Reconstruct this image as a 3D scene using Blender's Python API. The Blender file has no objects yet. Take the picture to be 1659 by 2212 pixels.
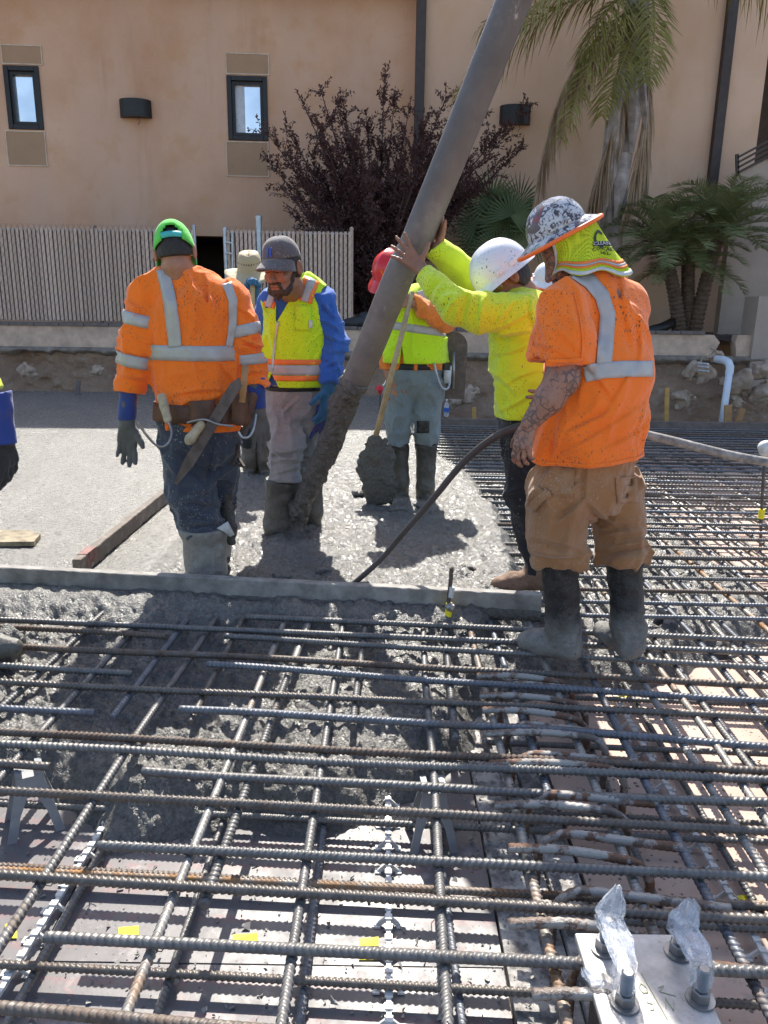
import bpy, math, random, time
import numpy as np
from mathutils import Vector, Matrix
from mathutils.bvhtree import BVHTree
T0 = time.time()
random.seed(7)
RNG = np.random.default_rng(11)
SC = bpy.context.scene
COL = SC.collection
R = math.radians

# ------------------------------------------------------------------ camera
PITCH, ROLL, HC, F = R(15.0), R(0.8), 1.42, 1662.0
cp, sp, cr, sr = math.cos(PITCH), math.sin(PITCH), math.cos(ROLL), math.sin(ROLL)
FWD = np.array([0, cp, -sp]); _u0 = np.array([0, sp, cp]); _r0 = np.array([1.0, 0, 0])
RGT = _r0 * cr + _u0 * sr
UPV = -_r0 * sr + _u0 * cr
CAM = np.array([0, 0, HC])
cd = bpy.data.cameras.new('camera')
cam = bpy.data.objects.new('camera', cd); COL.objects.link(cam)
cam.matrix_world = Matrix(((RGT[0], UPV[0], -FWD[0], 0), (RGT[1], UPV[1], -FWD[1], 0), (RGT[2], UPV[2], -FWD[2], HC), (0, 0, 0, 1)))
cd.sensor_fit = 'VERTICAL'; cd.sensor_height = 24.0; cd.sensor_width = 18.0
cd.lens = 24.0 * F / 2212.0
cd.clip_start = 0.02; cd.clip_end = 2000
SC.camera = cam

# ------------------------------------------------------------------ sky, sun, exposure
SUN_EL, SUN_AZ = R(50), R(-1.5)          # azimuth measured from +Y towards +X; the sun stands behind the building
wd = bpy.data.worlds.new('World'); SC.world = wd; wd.use_nodes = True
nt = wd.node_tree; bg = nt.nodes['Background']
sky = nt.nodes.new('ShaderNodeTexSky'); sky.sky_type = 'NISHITA'; sky.sun_disc = False
sky.sun_elevation = SUN_EL; sky.sun_rotation = SUN_AZ
sky.air_density = 1.0; sky.dust_density = 1.6; sky.ozone_density = 1.0
nt.links.new(sky.outputs[0], bg.inputs[0]); bg.inputs[1].default_value = 0.15
sl = bpy.data.lights.new('sun', 'SUN'); sl.energy = 5.0; sl.angle = R(0.53); sl.color = (1.0, 0.95, 0.86)
sun = bpy.data.objects.new('sun', sl); COL.objects.link(sun)
sdir = Vector((math.sin(SUN_AZ) * math.cos(SUN_EL), math.cos(SUN_AZ) * math.cos(SUN_EL), math.sin(SUN_EL)))
sun.rotation_euler = sdir.to_track_quat('Z', 'Y').to_euler(); sun.location = (0, 10, 30)
vs = SC.view_settings
vs.view_transform = 'Standard'; vs.look = 'None'; vs.exposure = 0.93; vs.gamma = 1.0; vs.use_curve_mapping = False

# ------------------------------------------------------------------ photo pixel (1659 x 2212 preview) -> world
def ray(px, py):
    return FWD + RGT * ((px - 829.5) / F) + UPV * ((1106.0 - py) / F)
def W(px, py, D):                       # point at forward distance D (world y)
    d = ray(px, py); return CAM + d * (D / d[1])
def G(px, py, z):                       # point on the level z
    d = ray(px, py); return CAM + d * ((z - HC) / d[2])
def S(D, z=1.0):                        # metres per preview pixel for something at distance D, height z
    return (D * cp + (HC - z) * sp) / F

# ------------------------------------------------------------------ object helpers
WL = {}                                  # world location of every parent
def _wl(o): return WL.get(o.name, np.zeros(3)) if o else np.zeros(3)
def tag(o, label=None, cat=None, group=None, kind=None):
    if label: o['label'] = label
    if cat: o['category'] = cat
    if group: o['group'] = group
    if kind: o['kind'] = kind
    return o
def thing(name, label, cat, loc=(0, 0, 0), group=None):
    o = bpy.data.objects.new(name, None); COL.objects.link(o)
    o.empty_display_size = 0.1
    o.location = tuple(loc); WL[o.name] = np.array(loc, float)
    return tag(o, label, cat, group)
def newmesh(name, verts, faces, mat=None, smooth=False):
    me = bpy.data.meshes.new(name)
    verts = np.asarray(verts, np.float32)
    if isinstance(faces, np.ndarray):
        n, k = faces.shape
        me.vertices.add(len(verts)); me.vertices.foreach_set('co', verts.ravel())
        me.loops.add(n * k); me.loops.foreach_set('vertex_index', faces.astype(np.int32).ravel())
        me.polygons.add(n); me.polygons.foreach_set('loop_start', np.arange(0, n * k, k, dtype=np.int32))
        me.update(calc_edges=True)
    else:
        me.from_pydata([tuple(v) for v in verts], [], [tuple(f) for f in faces])
    if mat: me.materials.append(mat)
    if smooth: me.polygons.foreach_set('use_smooth', np.ones(len(me.polygons), bool)); 
    me.update()
    return me
def mk(name, verts, faces, mat=None, parent=None, smooth=False, origin=None, **kw):
    """one mesh object; verts are in world space"""
    verts = np.asarray(verts, float)
    if origin is None: origin = _wl(parent) if parent else verts.mean(0) * 0
    origin = np.asarray(origin, float)
    me = newmesh(name, verts - origin, faces, mat, smooth)
    o = bpy.data.objects.new(name, me); COL.objects.link(o)
    if parent:
        o.parent = parent; o.location = tuple(origin - _wl(parent))
    else:
        o.location = tuple(origin)
    WL[o.name] = origin
    return tag(o, **kw)
def inst(name, mesh, parent=None, loc=(0, 0, 0), rot=None, scale=None, mat=None, **kw):
    """an object that shares a mesh; loc is in world space"""
    o = bpy.data.objects.new(name, mesh); COL.objects.link(o)
    loc = np.asarray(loc, float)
    if parent: o.parent = parent
    o.location = tuple(loc - _wl(parent)); WL[o.name] = loc
    if rot is not None: o.rotation_euler = rot
    if scale is not None: o.scale = scale
    if mat:
        o.material_slots[0].link = 'OBJECT'; o.material_slots[0].material = mat
    return tag(o, **kw)

class MB:
    """collects shapes for ONE mesh"""
    def __init__(s): s.v = []; s.f = []
    def add(s, verts, faces):
        n = len(s.v); s.v += [tuple(map(float, p)) for p in verts]; s.f += [tuple(i + n for i in f) for f in faces]; return s
    def box(s, lo, hi, M=None):
        x0, y0, z0 = lo; x1, y1, z1 = hi
        v = [(x0, y0, z0), (x1, y0, z0), (x1, y1, z0), (x0, y1, z0), (x0, y0, z1), (x1, y0, z1), (x1, y1, z1), (x0, y1, z1)]
        if M is not None: v = [tuple(M @ Vector(p)) for p in v]
        return s.add(v, [(0, 3, 2, 1), (4, 5, 6, 7), (0, 1, 5, 4), (1, 2, 6, 5), (2, 3, 7, 6), (3, 0, 4, 7)])
    def bar(s, a, b, w, h, up=(0, 0, 1)):          # box from a to b, w sideways, h along up
        a = np.array(a, float); b = np.array(b, float); d = b - a; d /= np.linalg.norm(d)
        u = np.array(up, float); sd = np.cross(d, u); sd /= np.linalg.norm(sd); u = np.cross(sd, d)
        sd = sd * w / 2; u = u * h / 2
        v = [a - sd - u, a + sd - u, a + sd + u, a - sd + u, b - sd - u, b + sd - u, b + sd + u, b - sd + u]
        return s.add(v, [(0, 1, 2, 3), (7, 6, 5, 4), (0, 4, 5, 1), (1, 5, 6, 2), (2, 6, 7, 3), (3, 7, 4, 0)])
    def tube(s, pts, r, n=8, cap=True):
        pts = [np.array(p, float) for p in pts]; m = len(pts)
        rr = r if hasattr(r, '__len__') else [r] * m
        vs_, fs = [], []; ref = None
        for i in range(m):
            d = pts[min(i + 1, m - 1)] - pts[max(i - 1, 0)]; d = d / (np.linalg.norm(d) + 1e-9)
            if ref is None:
                ref = np.array([0, 0, 1.0]) if abs(d[2]) < .9 else np.array([1.0, 0, 0])
            a = ref - d * ref.dot(d); a /= np.linalg.norm(a) + 1e-9; ref = a; b = np.cross(d, a)
            for k in range(n):
                t = 2 * math.pi * k / n; vs_.append(pts[i] + rr[i] * (a * math.cos(t) + b * math.sin(t)))
        for i in range(m - 1):
            for k in range(n):
                k2 = (k + 1) % n; fs.append((i * n + k, i * n + k2, (i + 1) * n + k2, (i + 1) * n + k))
        if cap: fs += [tuple(range(n - 1, -1, -1)), tuple(range((m - 1) * n, m * n))]
        return s.add(vs_, fs)
    def lathe(s, prof, n=24, M=None, sy=1.0):       # profile (r, z) about local z
        vs_, fs = [], []
        for (r, z) in prof:
            for k in range(n):
                t = 2 * math.pi * k / n; vs_.append((r * math.cos(t), sy * r * math.sin(t), z))
        for i in range(len(prof) - 1):
            for k in range(n):
                k2 = (k + 1) % n; fs.append((i * n + k, i * n + k2, (i + 1) * n + k2, (i + 1) * n + k))
        fs += [tuple(range(n - 1, -1, -1)), tuple(range((len(prof) - 1) * n, len(prof) * n))]
        if M is not None: vs_ = [tuple(M @ Vector(p)) for p in vs_]
        return s.add(vs_, fs)
    def plate(s, poly, th, M=None):                 # polygon (x, z) extruded th along local y
        n = len(poly); v = [(x, -th / 2, z) for x, z in poly] + [(x, th / 2, z) for x, z in poly]
        f = [tuple(range(n)), tuple(range(2 * n - 1, n - 1, -1))] + [(i, n + i, n + (i + 1) % n, (i + 1) % n) for i in range(n)]
        if M is not None: v = [tuple(M @ Vector(p)) for p in v]
        return s.add(v, f)
    def build(s, name, mat, parent=None, smooth=False, **kw):
        return mk(name, s.v, s.f, mat, parent, smooth, **kw)

def frame(o, x, y, z):                   # 4x4 from axes
    M = Matrix.Identity(4)
    for i in range(3):
        M[i][0], M[i][1], M[i][2], M[i][3] = x[i], y[i], z[i], o[i]
    return M
def nrm(v): v = np.asarray(v, float); return v / (np.linalg.norm(v) + 1e-12)
def autosmooth(o, ang=40):
    me = o.data; me.polygons.foreach_set('use_smooth', np.ones(len(me.polygons), bool))
    try: me.set_sharp_from_angle(angle=R(ang))
    except Exception: pass
    return o
def bevel(o, w=0.004, seg=2):
    m = o.modifiers.new('bevel', 'BEVEL'); m.width = w; m.segments = seg; m.limit_method = 'ANGLE'; m.angle_limit = R(35); return o

# ------------------------------------------------------------------ lattice noise in numpy
_TAB = RNG.random((32, 32, 32)).astype(np.float32)
def vnoise3(p):
    p = np.asarray(p, np.float32); i = np.floor(p).astype(np.int32); f = p - i; f = f * f * (3 - 2 * f)
    i &= 31; j = (i + 1) & 31
    x0, y0, z0 = i[..., 0], i[..., 1], i[..., 2]; x1, y1, z1 = j[..., 0], j[..., 1], j[..., 2]
    fx, fy, fz = f[..., 0], f[..., 1], f[..., 2]; t = _TAB
    a = t[x0, y0, z0] * (1 - fx) + t[x1, y0, z0] * fx; b = t[x0, y1, z0] * (1 - fx) + t[x1, y1, z0] * fx
    c = t[x0, y0, z1] * (1 - fx) + t[x1, y0, z1] * fx; d = t[x0, y1, z1] * (1 - fx) + t[x1, y1, z1] * fx
    return (a * (1 - fy) + b * fy) * (1 - fz) + (c * (1 - fy) + d * fy) * fz
_TB2 = RNG.random((256, 256)).astype(np.float32)
def vnoise2(x, y):
    i = np.floor(x).astype(np.int64); j = np.floor(y).astype(np.int64); fx = x - i; fy = y - j
    fx = fx * fx * (3 - 2 * fx); fy = fy * fy * (3 - 2 * fy)
    i0 = i & 255; i1 = (i + 1) & 255; j0 = j & 255; j1 = (j + 1) & 255
    return (_TB2[i0, j0] * (1 - fx) + _TB2[i1, j0] * fx) * (1 - fy) + (_TB2[i0, j1] * (1 - fx) + _TB2[i1, j1] * fx) * fy
def fbm2(x, y, s, o=4, g=.5):
    a, t, n = 1.0, 0.0, 0.0
    for k in range(o):
        t = t + a * (vnoise2(x * s + 17.3 * k, y * s + 5.1 * k) - .5); n += a; a *= g; s *= 2.03
    return t / n * 2

# ------------------------------------------------------------------ implicit surfaces -> one continuous mesh
def cap(a, b, ra, rb=None, k=.02, sq=None, d=None):       # tapered limb; sq squashes along direction d
    return ('c', np.array(a, np.float32), np.array(b, np.float32), ra, ra if rb is None else rb, k, sq, None if d is None else np.array(nrm(d), np.float32))
def ell(c, r, ax=None, k=.02, sub=False):                  # ellipsoid, ax = 3x3 rows of axes
    return ('s' if sub else 'e', np.array(c, np.float32), np.array(r, np.float32), np.eye(3, dtype=np.float32) if ax is None else np.array(ax, np.float32), k)
def _prim(q, P):
    if q[0] == 'c':
        _, a, b, ra, rb, k, sq, d = q
        p = P - a; ba = b - a
        if sq:
            p = p + ((p @ d)[..., None] * (sq - 1)) * d; ba = ba + (ba @ d) * (sq - 1) * d
        t = np.clip((p @ ba) / max(float(ba @ ba), 1e-9), 0, 1)
        D = np.sqrt(((p - t[..., None] * ba) ** 2).sum(-1)) - (ra + (rb - ra) * t)
        return D / (1 + .5 * ((sq or 1) - 1))
    _, c, r, ax, k = q[:5]
    p = (P - c) @ ax.T
    k0 = np.sqrt(((p / r) ** 2).sum(-1)); k1 = np.sqrt(((p / (r * r)) ** 2).sum(-1)) + 1e-9
    return k0 * (k0 - 1) / k1
def _bb(q):
    if q[0] == 'c':
        r = max(q[3], q[4]); return np.minimum(q[1], q[2]) - r, np.maximum(q[1], q[2]) + r
    r = float(q[2].max()); return q[1] - r, q[1] + r
def sdf_mesh(prims, res, cuts=(), disp=None):
    """smooth union of prims; cuts: functions(P)->distance, kept where <0; disp: function(P)->offset near the surface"""
    groups = [q for q in prims if isinstance(q, dict)]; flat = [q for q in prims if not isinstance(q, dict)]
    prims = flat + [p for g in groups for p in g['p']]
    los = np.array([_bb(q)[0] for q in prims if q[0] != 's']); his = np.array([_bb(q)[1] for q in prims if q[0] != 's'])
    lo = los.min(0) - 4 * res; hi = his.max(0) + 4 * res
    n = np.ceil((hi - lo) / res).astype(int) + 1
    ax = [(lo[i] + res * np.arange(n[i])).astype(np.float32) for i in range(3)]
    def cutf(Fd, cs):
        ix = np.argwhere(Fd < 4 * res); P = (lo + ix * res).astype(np.float32); v = Fd[tuple(ix.T)]
        for c in cs: v = np.maximum(v, c(P))
        Fd[tuple(ix.T)] = v
    def field(ps):
        Fd = np.full(tuple(n), .25, np.float32)
        for q in ps:
            k = q[5] if q[0] == 'c' else q[4]
            a, b = _bb(q); m = k + 3 * res
            i0 = np.maximum(((a - m - lo) / res).astype(int), 0); i1 = np.minimum(((b + m - lo) / res).astype(int) + 2, n)
            if (i1 <= i0).any(): continue
            sl_ = tuple(slice(i0[i], i1[i]) for i in range(3))
            P = np.stack(np.meshgrid(ax[0][sl_[0]], ax[1][sl_[1]], ax[2][sl_[2]], indexing='ij'), -1)
            D = _prim(q, P); A = Fd[sl_]
            if q[0] == 's':
                D = -D; h = np.clip(.5 - .5 * (A - D) / k, 0, 1); Fd[sl_] = A * (1 - h) + D * h + k * h * (1 - h)
            else:
                h = np.clip(.5 + .5 * (A - D) / k, 0, 1); Fd[sl_] = A * (1 - h) + D * h - k * h * (1 - h)
        return Fd
    Fd = field(flat)
    for g in groups:                       # a sleeve or leg with its own cut, then merged
        D = field(g['p']); cutf(D, g['c']); k = g.get('k', .02); h = np.clip(.5 + .5 * (Fd - D) / k, 0, 1); Fd = Fd * (1 - h) + D * h - k * h * (1 - h)
    if disp is not None:
        ix = np.argwhere(np.abs(Fd) < 5 * res)
        P = (lo + ix * res).astype(np.float32); Fd[tuple(ix.T)] += disp(P).astype(np.float32)
    if cuts: cutf(Fd, cuts)
    return nets(Fd, lo, res)
def nets(Fd, lo, res):
    ins = Fd < 0
    n = Fd.shape
    cnt = np.zeros((n[0] - 1, n[1] - 1, n[2] - 1), np.uint8)
    for dx in (0, 1):
        for dy in (0, 1):
            for dz in (0, 1):
                cnt += ins[dx:n[0] - 1 + dx, dy:n[1] - 1 + dy, dz:n[2] - 1 + dz]
    act = np.argwhere((cnt > 0) & (cnt < 8))
    idx = np.full(cnt.shape, -1, np.int32); idx[tuple(act.T)] = np.arange(len(act))
    acc = np.zeros((len(act), 3), np.float64); num = np.zeros(len(act))
    x, y, z = act.T
    for axis in range(3):
        o = [0, 1, 2]; o.remove(axis)
        for p in (0, 1):
            for q in (0, 1):
                off = np.zeros(3, int); off[o[0]] = p; off[o[1]] = q; off2 = off.copy(); off2[axis] = 1
                a = Fd[x + off[0], y + off[1], z + off[2]]; b = Fd[x + off2[0], y + off2[1], z + off2[2]]
                m = (a < 0) != (b < 0); t = np.where(m, a / np.where(m, a - b, 1), 0)
                pt = np.tile(off.astype(float), (len(act), 1)); pt[:, axis] += t
                acc += pt * m[:, None]; num += m
    V = lo + (act + acc / num[:, None]) * res
    quads = []
    for axis in range(3):
        o = [0, 1, 2]; o.remove(axis)
        sl0 = [slice(1, n[i] - 1) for i in range(3)]; sl1 = list(sl0)
        sl0[axis] = slice(0, n[axis] - 1); sl1[axis] = slice(1, n[axis])
        a = ins[tuple(sl0)]; b = ins[tuple(sl1)]
        e = np.argwhere(a != b)
        if not len(e): continue
        s_ = a[tuple(e.T)]
        base = e + 1; base[:, axis] = e[:, axis]
        u = np.zeros(3, int); u[o[0]] = 1; w = np.zeros(3, int); w[o[1]] = 1
        q = np.stack([idx[tuple((base - u - w).T)], idx[tuple((base - w).T)], idx[tuple(base.T)], idx[tuple((base - u).T)]], 1)
        flip = s_ if axis != 1 else ~s_
        q[~flip] = q[~flip][:, ::-1]
        quads.append(q)
    return V, np.concatenate(quads)
def folds(freq, amp, seed=0.0):          # ridged cloth folds; freq per axis
    fr = np.array(freq, np.float32) * 1.7
    def f(P):
        w = vnoise3(P * 4.1 + seed + 9) * 1.5 + vnoise3(P * 9 + seed) * .4
        q = P * fr + seed + w[..., None]
        a = 1 - np.abs(2 * vnoise3(q) - 1); b = 1 - np.abs(2 * vnoise3(q * 2.3 + 4.4) - 1)
        return -1.25 * amp * (a * a * a * 1.5 + .5 * b * b - .75)
    return f
def plus(*fs): return lambda P: sum(f(P) for f in fs)
def near_pt(c, rad, f):                   # a displacement only near a point
    c = np.array(c, np.float32)
    return lambda P: f(P) * np.exp(-((P - c) ** 2).sum(-1) / (rad * rad))
def bvh_of(V, Q): return BVHTree.FromPolygons([tuple(v) for v in V], [tuple(q) for q in Q])
# ------------------------------------------------------------------ materials
class Mt:
    def __init__(s, name, rough=.6, metal=0.0, spec=.5):
        s.m = bpy.data.materials.new(name); s.m.use_nodes = True; s.t = s.m.node_tree
        s.b = s.t.nodes['Principled BSDF']; s.i('Roughness', rough); s.i('Metallic', metal); s.i('Specular IOR Level', spec)
        s.co = None; s.hgt = None
    def i(s, k, v):
        if isinstance(v, bpy.types.NodeSocket): s.t.links.new(v, s.b.inputs[k])
        else: s.b.inputs[k].default_value = (*v, 1) if isinstance(v, tuple) and len(v) == 3 and s.b.inputs[k].type == 'RGBA' else v
    def n(s, ty, **kw):
        nd = s.t.nodes.new(ty)
        for k, v in kw.items():
            if hasattr(nd, k) and not k.startswith('in_'): setattr(nd, k, v)
        return nd
    def coord(s, kind='Object', scale=None):
        if s.co is None: s.co = s.n('ShaderNodeTexCoord')
        o = s.co.outputs[kind]
        if scale is not None:
            mp = s.n('ShaderNodeMapping'); s.t.links.new(o, mp.inputs[0]); mp.inputs['Scale'].default_value = scale; o = mp.outputs[0]
        return o
    def put(s, sock, v):
        if isinstance(v, bpy.types.NodeSocket): s.t.links.new(v, sock)
        elif isinstance(v, tuple) and len(v) == 3 and sock.type == 'RGBA': sock.default_value = (*v, 1)
        else: sock.default_value = v
    def noise(s, scale, detail=4, rough=.6, st=None, kind='Object', dist=0.0):
        nd = s.n('ShaderNodeTexNoise'); s.put(nd.inputs['Vector'], s.coord(kind, st)); nd.inputs['Scale'].default_value = scale
        nd.inputs['Detail'].default_value = detail; nd.inputs['Roughness'].default_value = rough; nd.inputs['Distortion'].default_value = dist
        return nd.outputs['Fac']
    def voro(s, scale, feat='F1', st=None, rnd=1.0):
        nd = s.n('ShaderNodeTexVoronoi'); nd.feature = feat; s.put(nd.inputs['Vector'], s.coord('Object', st)); nd.inputs['Scale'].default_value = scale
        nd.inputs['Randomness'].default_value = rnd
        return nd.outputs['Distance'], nd.outputs['Color'] if feat == 'F1' else None
    def wave(s, scale, st=None, dist=0, ds=1, prof='SIN', dirn='X', ty='BANDS'):
        nd = s.n('ShaderNodeTexWave'); nd.wave_type = ty; nd.wave_profile = prof
        if ty == 'BANDS': nd.bands_direction = dirn
        s.put(nd.inputs['Vector'], s.coord('Object', st)); nd.inputs['Scale'].default_value = scale
        nd.inputs['Distortion'].default_value = dist; nd.inputs['Detail Scale'].default_value = ds
        return nd.outputs['Fac']
    def rng(s, v, a, b, c=0.0, d=1.0, smooth=False):
        nd = s.n('ShaderNodeMapRange'); nd.interpolation_type = 'SMOOTHSTEP' if smooth else 'LINEAR'
        s.put(nd.inputs[0], v)
        for k, q in zip((1, 2, 3, 4), (a, b, c, d)): nd.inputs[k].default_value = q
        return nd.outputs[0]
    def math(s, op, a, b=0.0):
        nd = s.n('ShaderNodeMath'); nd.operation = op; s.put(nd.inputs[0], a); s.put(nd.inputs[1], b); return nd.outputs[0]
    def mix(s, fac, a, b):
        nd = s.n('ShaderNodeMix'); nd.data_type = 'RGBA'
        s.put(nd.inputs['Factor'], fac); s.put(nd.inputs[6], a); s.put(nd.inputs[7], b); return nd.outputs[2]
    def rand(s): return s.n('ShaderNodeObjectInfo').outputs['Random']
    def col(s, v): s.i('Base Color', v); return s
    def bump(s, h, strength=.3, dist=.01):
        nd = s.n('ShaderNodeBump'); nd.inputs['Strength'].default_value = strength; nd.inputs['Distance'].default_value = dist
        s.put(nd.inputs['Height'], h)
        if s.hgt is not None: s.t.links.new(s.hgt, nd.inputs['Normal'])
        s.hgt = nd.outputs[0]; s.t.links.new(s.hgt, s.b.inputs['Normal']); return s
    def splat(s, base, dark, scale, thr, st=(1, 1, 1.0), amt=None):
        """small specks of dried concrete"""
        d, c = s.voro(scale, st=st)
        sep = s.n('ShaderNodeSeparateColor'); s.t.links.new(c, sep.inputs[0])
        r_ = s.math('MULTIPLY', sep.outputs[0], thr)
        m = s.math('LESS_THAN', d, r_)
        if amt is not None: m = s.math('MULTIPLY', m, amt)
        return s.mix(m, base, dark)

def plain(name, c, rough=.6, metal=0, var=.25, sc=8, bump=.15, bs=60, spec=.5):
    m = Mt(name, rough, metal, spec)
    d = tuple(x * (1 - var) for x in c); l = tuple(min(1, x * (1 + var * .6)) for x in c)
    m.col(m.mix(m.rng(m.noise(sc, 5), .3, .7), d, l))
    if bump: m.bump(m.noise(bs, 4), bump, .004)
    return m.m

M = {}
def cloth(name, c, specks=None, weave=True, dirt=None, rough=.85):
    m = Mt(name, rough, 0, .2)
    b = m.mix(m.rng(m.noise(5, 4), .3, .75), tuple(x * .88 for x in c), c)
    if dirt:
        b = m.mix(m.math('MULTIPLY', m.rng(m.noise(7, 6, .7), .5, .75), .8), b, dirt)
    if specks:
        patch = m.rng(m.noise(2.4, 3), .44, .62)
        b = m.splat(b, specks, 105, .34, (1, 1, .5), patch)
        b = m.splat(b, specks, 52, .13, (1, 1.2, .45))
        b = m.splat(b, specks, 190, .36, (1, 1, .6), patch)
    m.col(b)
    m.bump(m.noise(14, 3, .5, (1, 1, .6)), .35, .02)
    m.bump(m.noise(45, 3), .18, .006)
    m.i('Sheen Weight', .25)
    return m.m
M['orange'] = cloth('hi_vis_orange', (.98, .20, .02), (.13, .085, .06))
M['yellow'] = cloth('hi_vis_yellow', (.66, .80, .03), (.10, .10, .04))
M['vest'] = cloth('vest_yellow', (.58, .86, .02), (.12, .14, .04))
M['rust_shirt'] = cloth('orange_sleeve', (.80, .22, .035), (.2, .12, .06))
M['blue'] = cloth('blue_cotton', (.035, .125, .46), (.05, .06, .1))
M['jeans'] = cloth('dark_denim', (.048, .060, .088), (.42, .42, .40), dirt=(.10, .11, .12))
M['jeans_grey'] = cloth('grey_denim', (.30, .305, .31), (.13, .12, .105), dirt=(.22, .2, .175))
M['jeans_light'] = cloth('light_denim', (.20, .245, .265), (.10, .1, .09), dirt=(.15, .155, .14))
M['duck'] = cloth('brown_duck', (.33, .165, .072), (.36, .27, .2), dirt=(.37, .235, .14))
M['black_cloth'] = cloth('black_cloth', (.018, .02, .024), (.25, .24, .22))
M['green_cap'] = cloth('lime_mesh', (.10, .62, .07), (.04, .2, .03))
M['teal'] = plain('teal_strap', (.05, .45, .42), .5)
M['grey_cap'] = cloth('grey_wool', (.115, .10, .105), (.35, .33, .32))
M['blue_print'] = plain('blue_print', (.03, .1, .5), .6, bump=0)
M['stripe'] = plain('reflective_tape', (.40, .40, .40), .5, .1, .12, 20, .2, 30)
M['stripe_orange'] = plain('orange_tape', (.92, .22, .04), .6, bump=.1)
def skin(name, c, tat=False):
    m = Mt(name, .5, 0, .45)
    b = m.mix(m.rng(m.noise(20, 4), .35, .7), tuple(x * .8 for x in c), c)
    if tat:
        d, _ = m.voro(26, 'DISTANCE_TO_EDGE'); ink = m.math('MULTIPLY', m.math('LESS_THAN', d, .05), m.rng(m.noise(9, 2), .46, .5))
        d2, _ = m.voro(36, 'DISTANCE_TO_EDGE'); ink2 = m.math('LESS_THAN', d2, .09)
        ink = m.math('MAXIMUM', ink, m.math('MULTIPLY', ink2, m.rng(m.noise(7), .52, .58)))
        ink = m.math('MAXIMUM', ink, m.rng(m.noise(30, 4, .7, dist=1.2), .56, .6))
        b = m.mix(m.math('MULTIPLY', ink, .72), b, (.06, .055, .06))
    m.col(b); m.i('Subsurface Weight', .08); m.i('Subsurface Radius', (.02, .008, .004)); m.bump(m.noise(160, 3), .15, .002)
    return m.m
M['skin'] = skin('skin_tan', (.40, .19, .115)); M['skin2'] = skin('skin_brown', (.30, .14, .085)); M['skin_tat'] = skin('skin_tattooed', (.36, .18, .12), True)
M['hair'] = plain('dark_hair', (.016, .012, .010), .55, 0, .4, 40, .8, 140)
M['beard'] = plain('dark_beard', (.040, .023, .015), .6, 0, .4, 60, .8, 180)
M['glove_blue'] = cloth('glove_blue', (.028, .058, .25), None, dirt=(.12, .10, .13), rough=.6)
M['glove_knit'] = cloth('glove_knit', (.035, .14, .27), None, dirt=(.05, .09, .14))
M['glove_grey'] = cloth('glove_grey', (.125, .125, .125), None, dirt=(.06, .055, .05), rough=.7)
M['glove_dark'] = cloth('glove_dark', (.04, .038, .036), None, dirt=(.09, .085, .08))
def bootm(name, c, mud, lo, hi, rough=.5):
    m = Mt(name, rough)
    geo = m.n('ShaderNodeNewGeometry'); sx = m.n('ShaderNodeSeparateXYZ'); m.t.links.new(geo.outputs['Position'], sx.inputs[0])
    z = m.math('ADD', sx.outputs['Z'], m.math('MULTIPLY', m.math('SUBTRACT', m.noise(9, 6, .7), .5), .35))
    k = m.rng(z, lo, hi, 1, 0)
    b = m.mix(m.rng(m.noise(30, 4), .35, .7), c, tuple(x * 1.7 + .015 for x in c))
    mudc = m.mix(m.rng(m.noise(16, 6, .7), .3, .7), tuple(x * .6 for x in mud), mud)
    b = m.mix(k, b, mudc); b = m.splat(b, tuple(x * .35 for x in mud), 90, .3)
    m.col(b); m.bump(m.noise(35, 6, .7), .6, .012); return m.m
M['boot_black'] = bootm('rubber_boot_black', (.012, .012, .013), (.235, .225, .21), .09, .25)
M['boot_grey'] = bootm('rubber_boot_caked', (.10, .095, .085), (.36, .345, .315), -.05, .75)
M['boot_mud'] = bootm('rubber_boot_muddy', (.02, .02, .02), (.125, .115, .098), .15, .5, .35)
M['boot_brown'] = bootm('leather_boot_muddy', (.10, .055, .032), (.30, .19, .13), .02, .2, .8)
M['leather'] = plain('brown_leather', (.115, .05, .028), .6, 0, .5, 12, .4, 50)
M['steel'] = plain('worn_steel', (.30, .29, .28), .38, .75, .35, 14, .25, 60)
M['rusty_steel'] = plain('dull_brown_steel', (.125, .098, .085), .6, .35, .4, 18, .4, 60)
M['galv'] = plain('galvanised_pipe', (.40, .44, .48), .38, .7, .25, 12, .1, 60)
M['wood'] = plain('shovel_handle_wood', (.46, .34, .19), .6, 0, .35, 9, .25, 50)
M['wood_grip'] = plain('float_grip', (.42, .36, .24), .55, 0, .4, 22, .3, 40)
M['lumber'] = plain('lumber', (.42, .23, .10), .7, 0, .3, 8, .25, 50)
M['lumber_yellow'] = plain('yellow_lumber', (.52, .31, .10), .7, 0, .3, 8, .2, 50)
M['white_plastic'] = plain('white_plastic', (.62, .62, .61), .45, 0, .25, 18, .15, 50)
M['grey_plastic'] = plain('grey_plastic', (.27, .275, .285), .5, 0, .2, 12, .12, 60)
M['pvc'] = plain('pvc_pipe', (.68, .72, .78), .35, 0, .12, 10, .05, 60)
M['yellow_tag'] = plain('yellow_paper', (.85, .72, .02), .6, 0, .15, 20, .1, 50)
M['helmet_red'] = plain('red_plastic', (.58, .018, .026), .22, 0, .12, 10, .03, 60)
m = Mt('white_helmet_plastic', .26); b_ = m.splat((.74, .74, .76), (.22, .21, .2), 55, .2, (1, 1, .6)); m.col(m.splat(b_, (.25, .24, .22), 130, .26)); M['helmet_white'] = m.m
m = Mt('stickered_helmet', .3)
d_, c_ = m.voro(13); hs = m.n('ShaderNodeSeparateColor'); m.t.links.new(c_, hs.inputs[0])
b_ = m.mix(m.rng(m.noise(34, 5, .7, dist=1.5), .44, .5), (.06, .05, .06), (.52, .53, .55))
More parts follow.
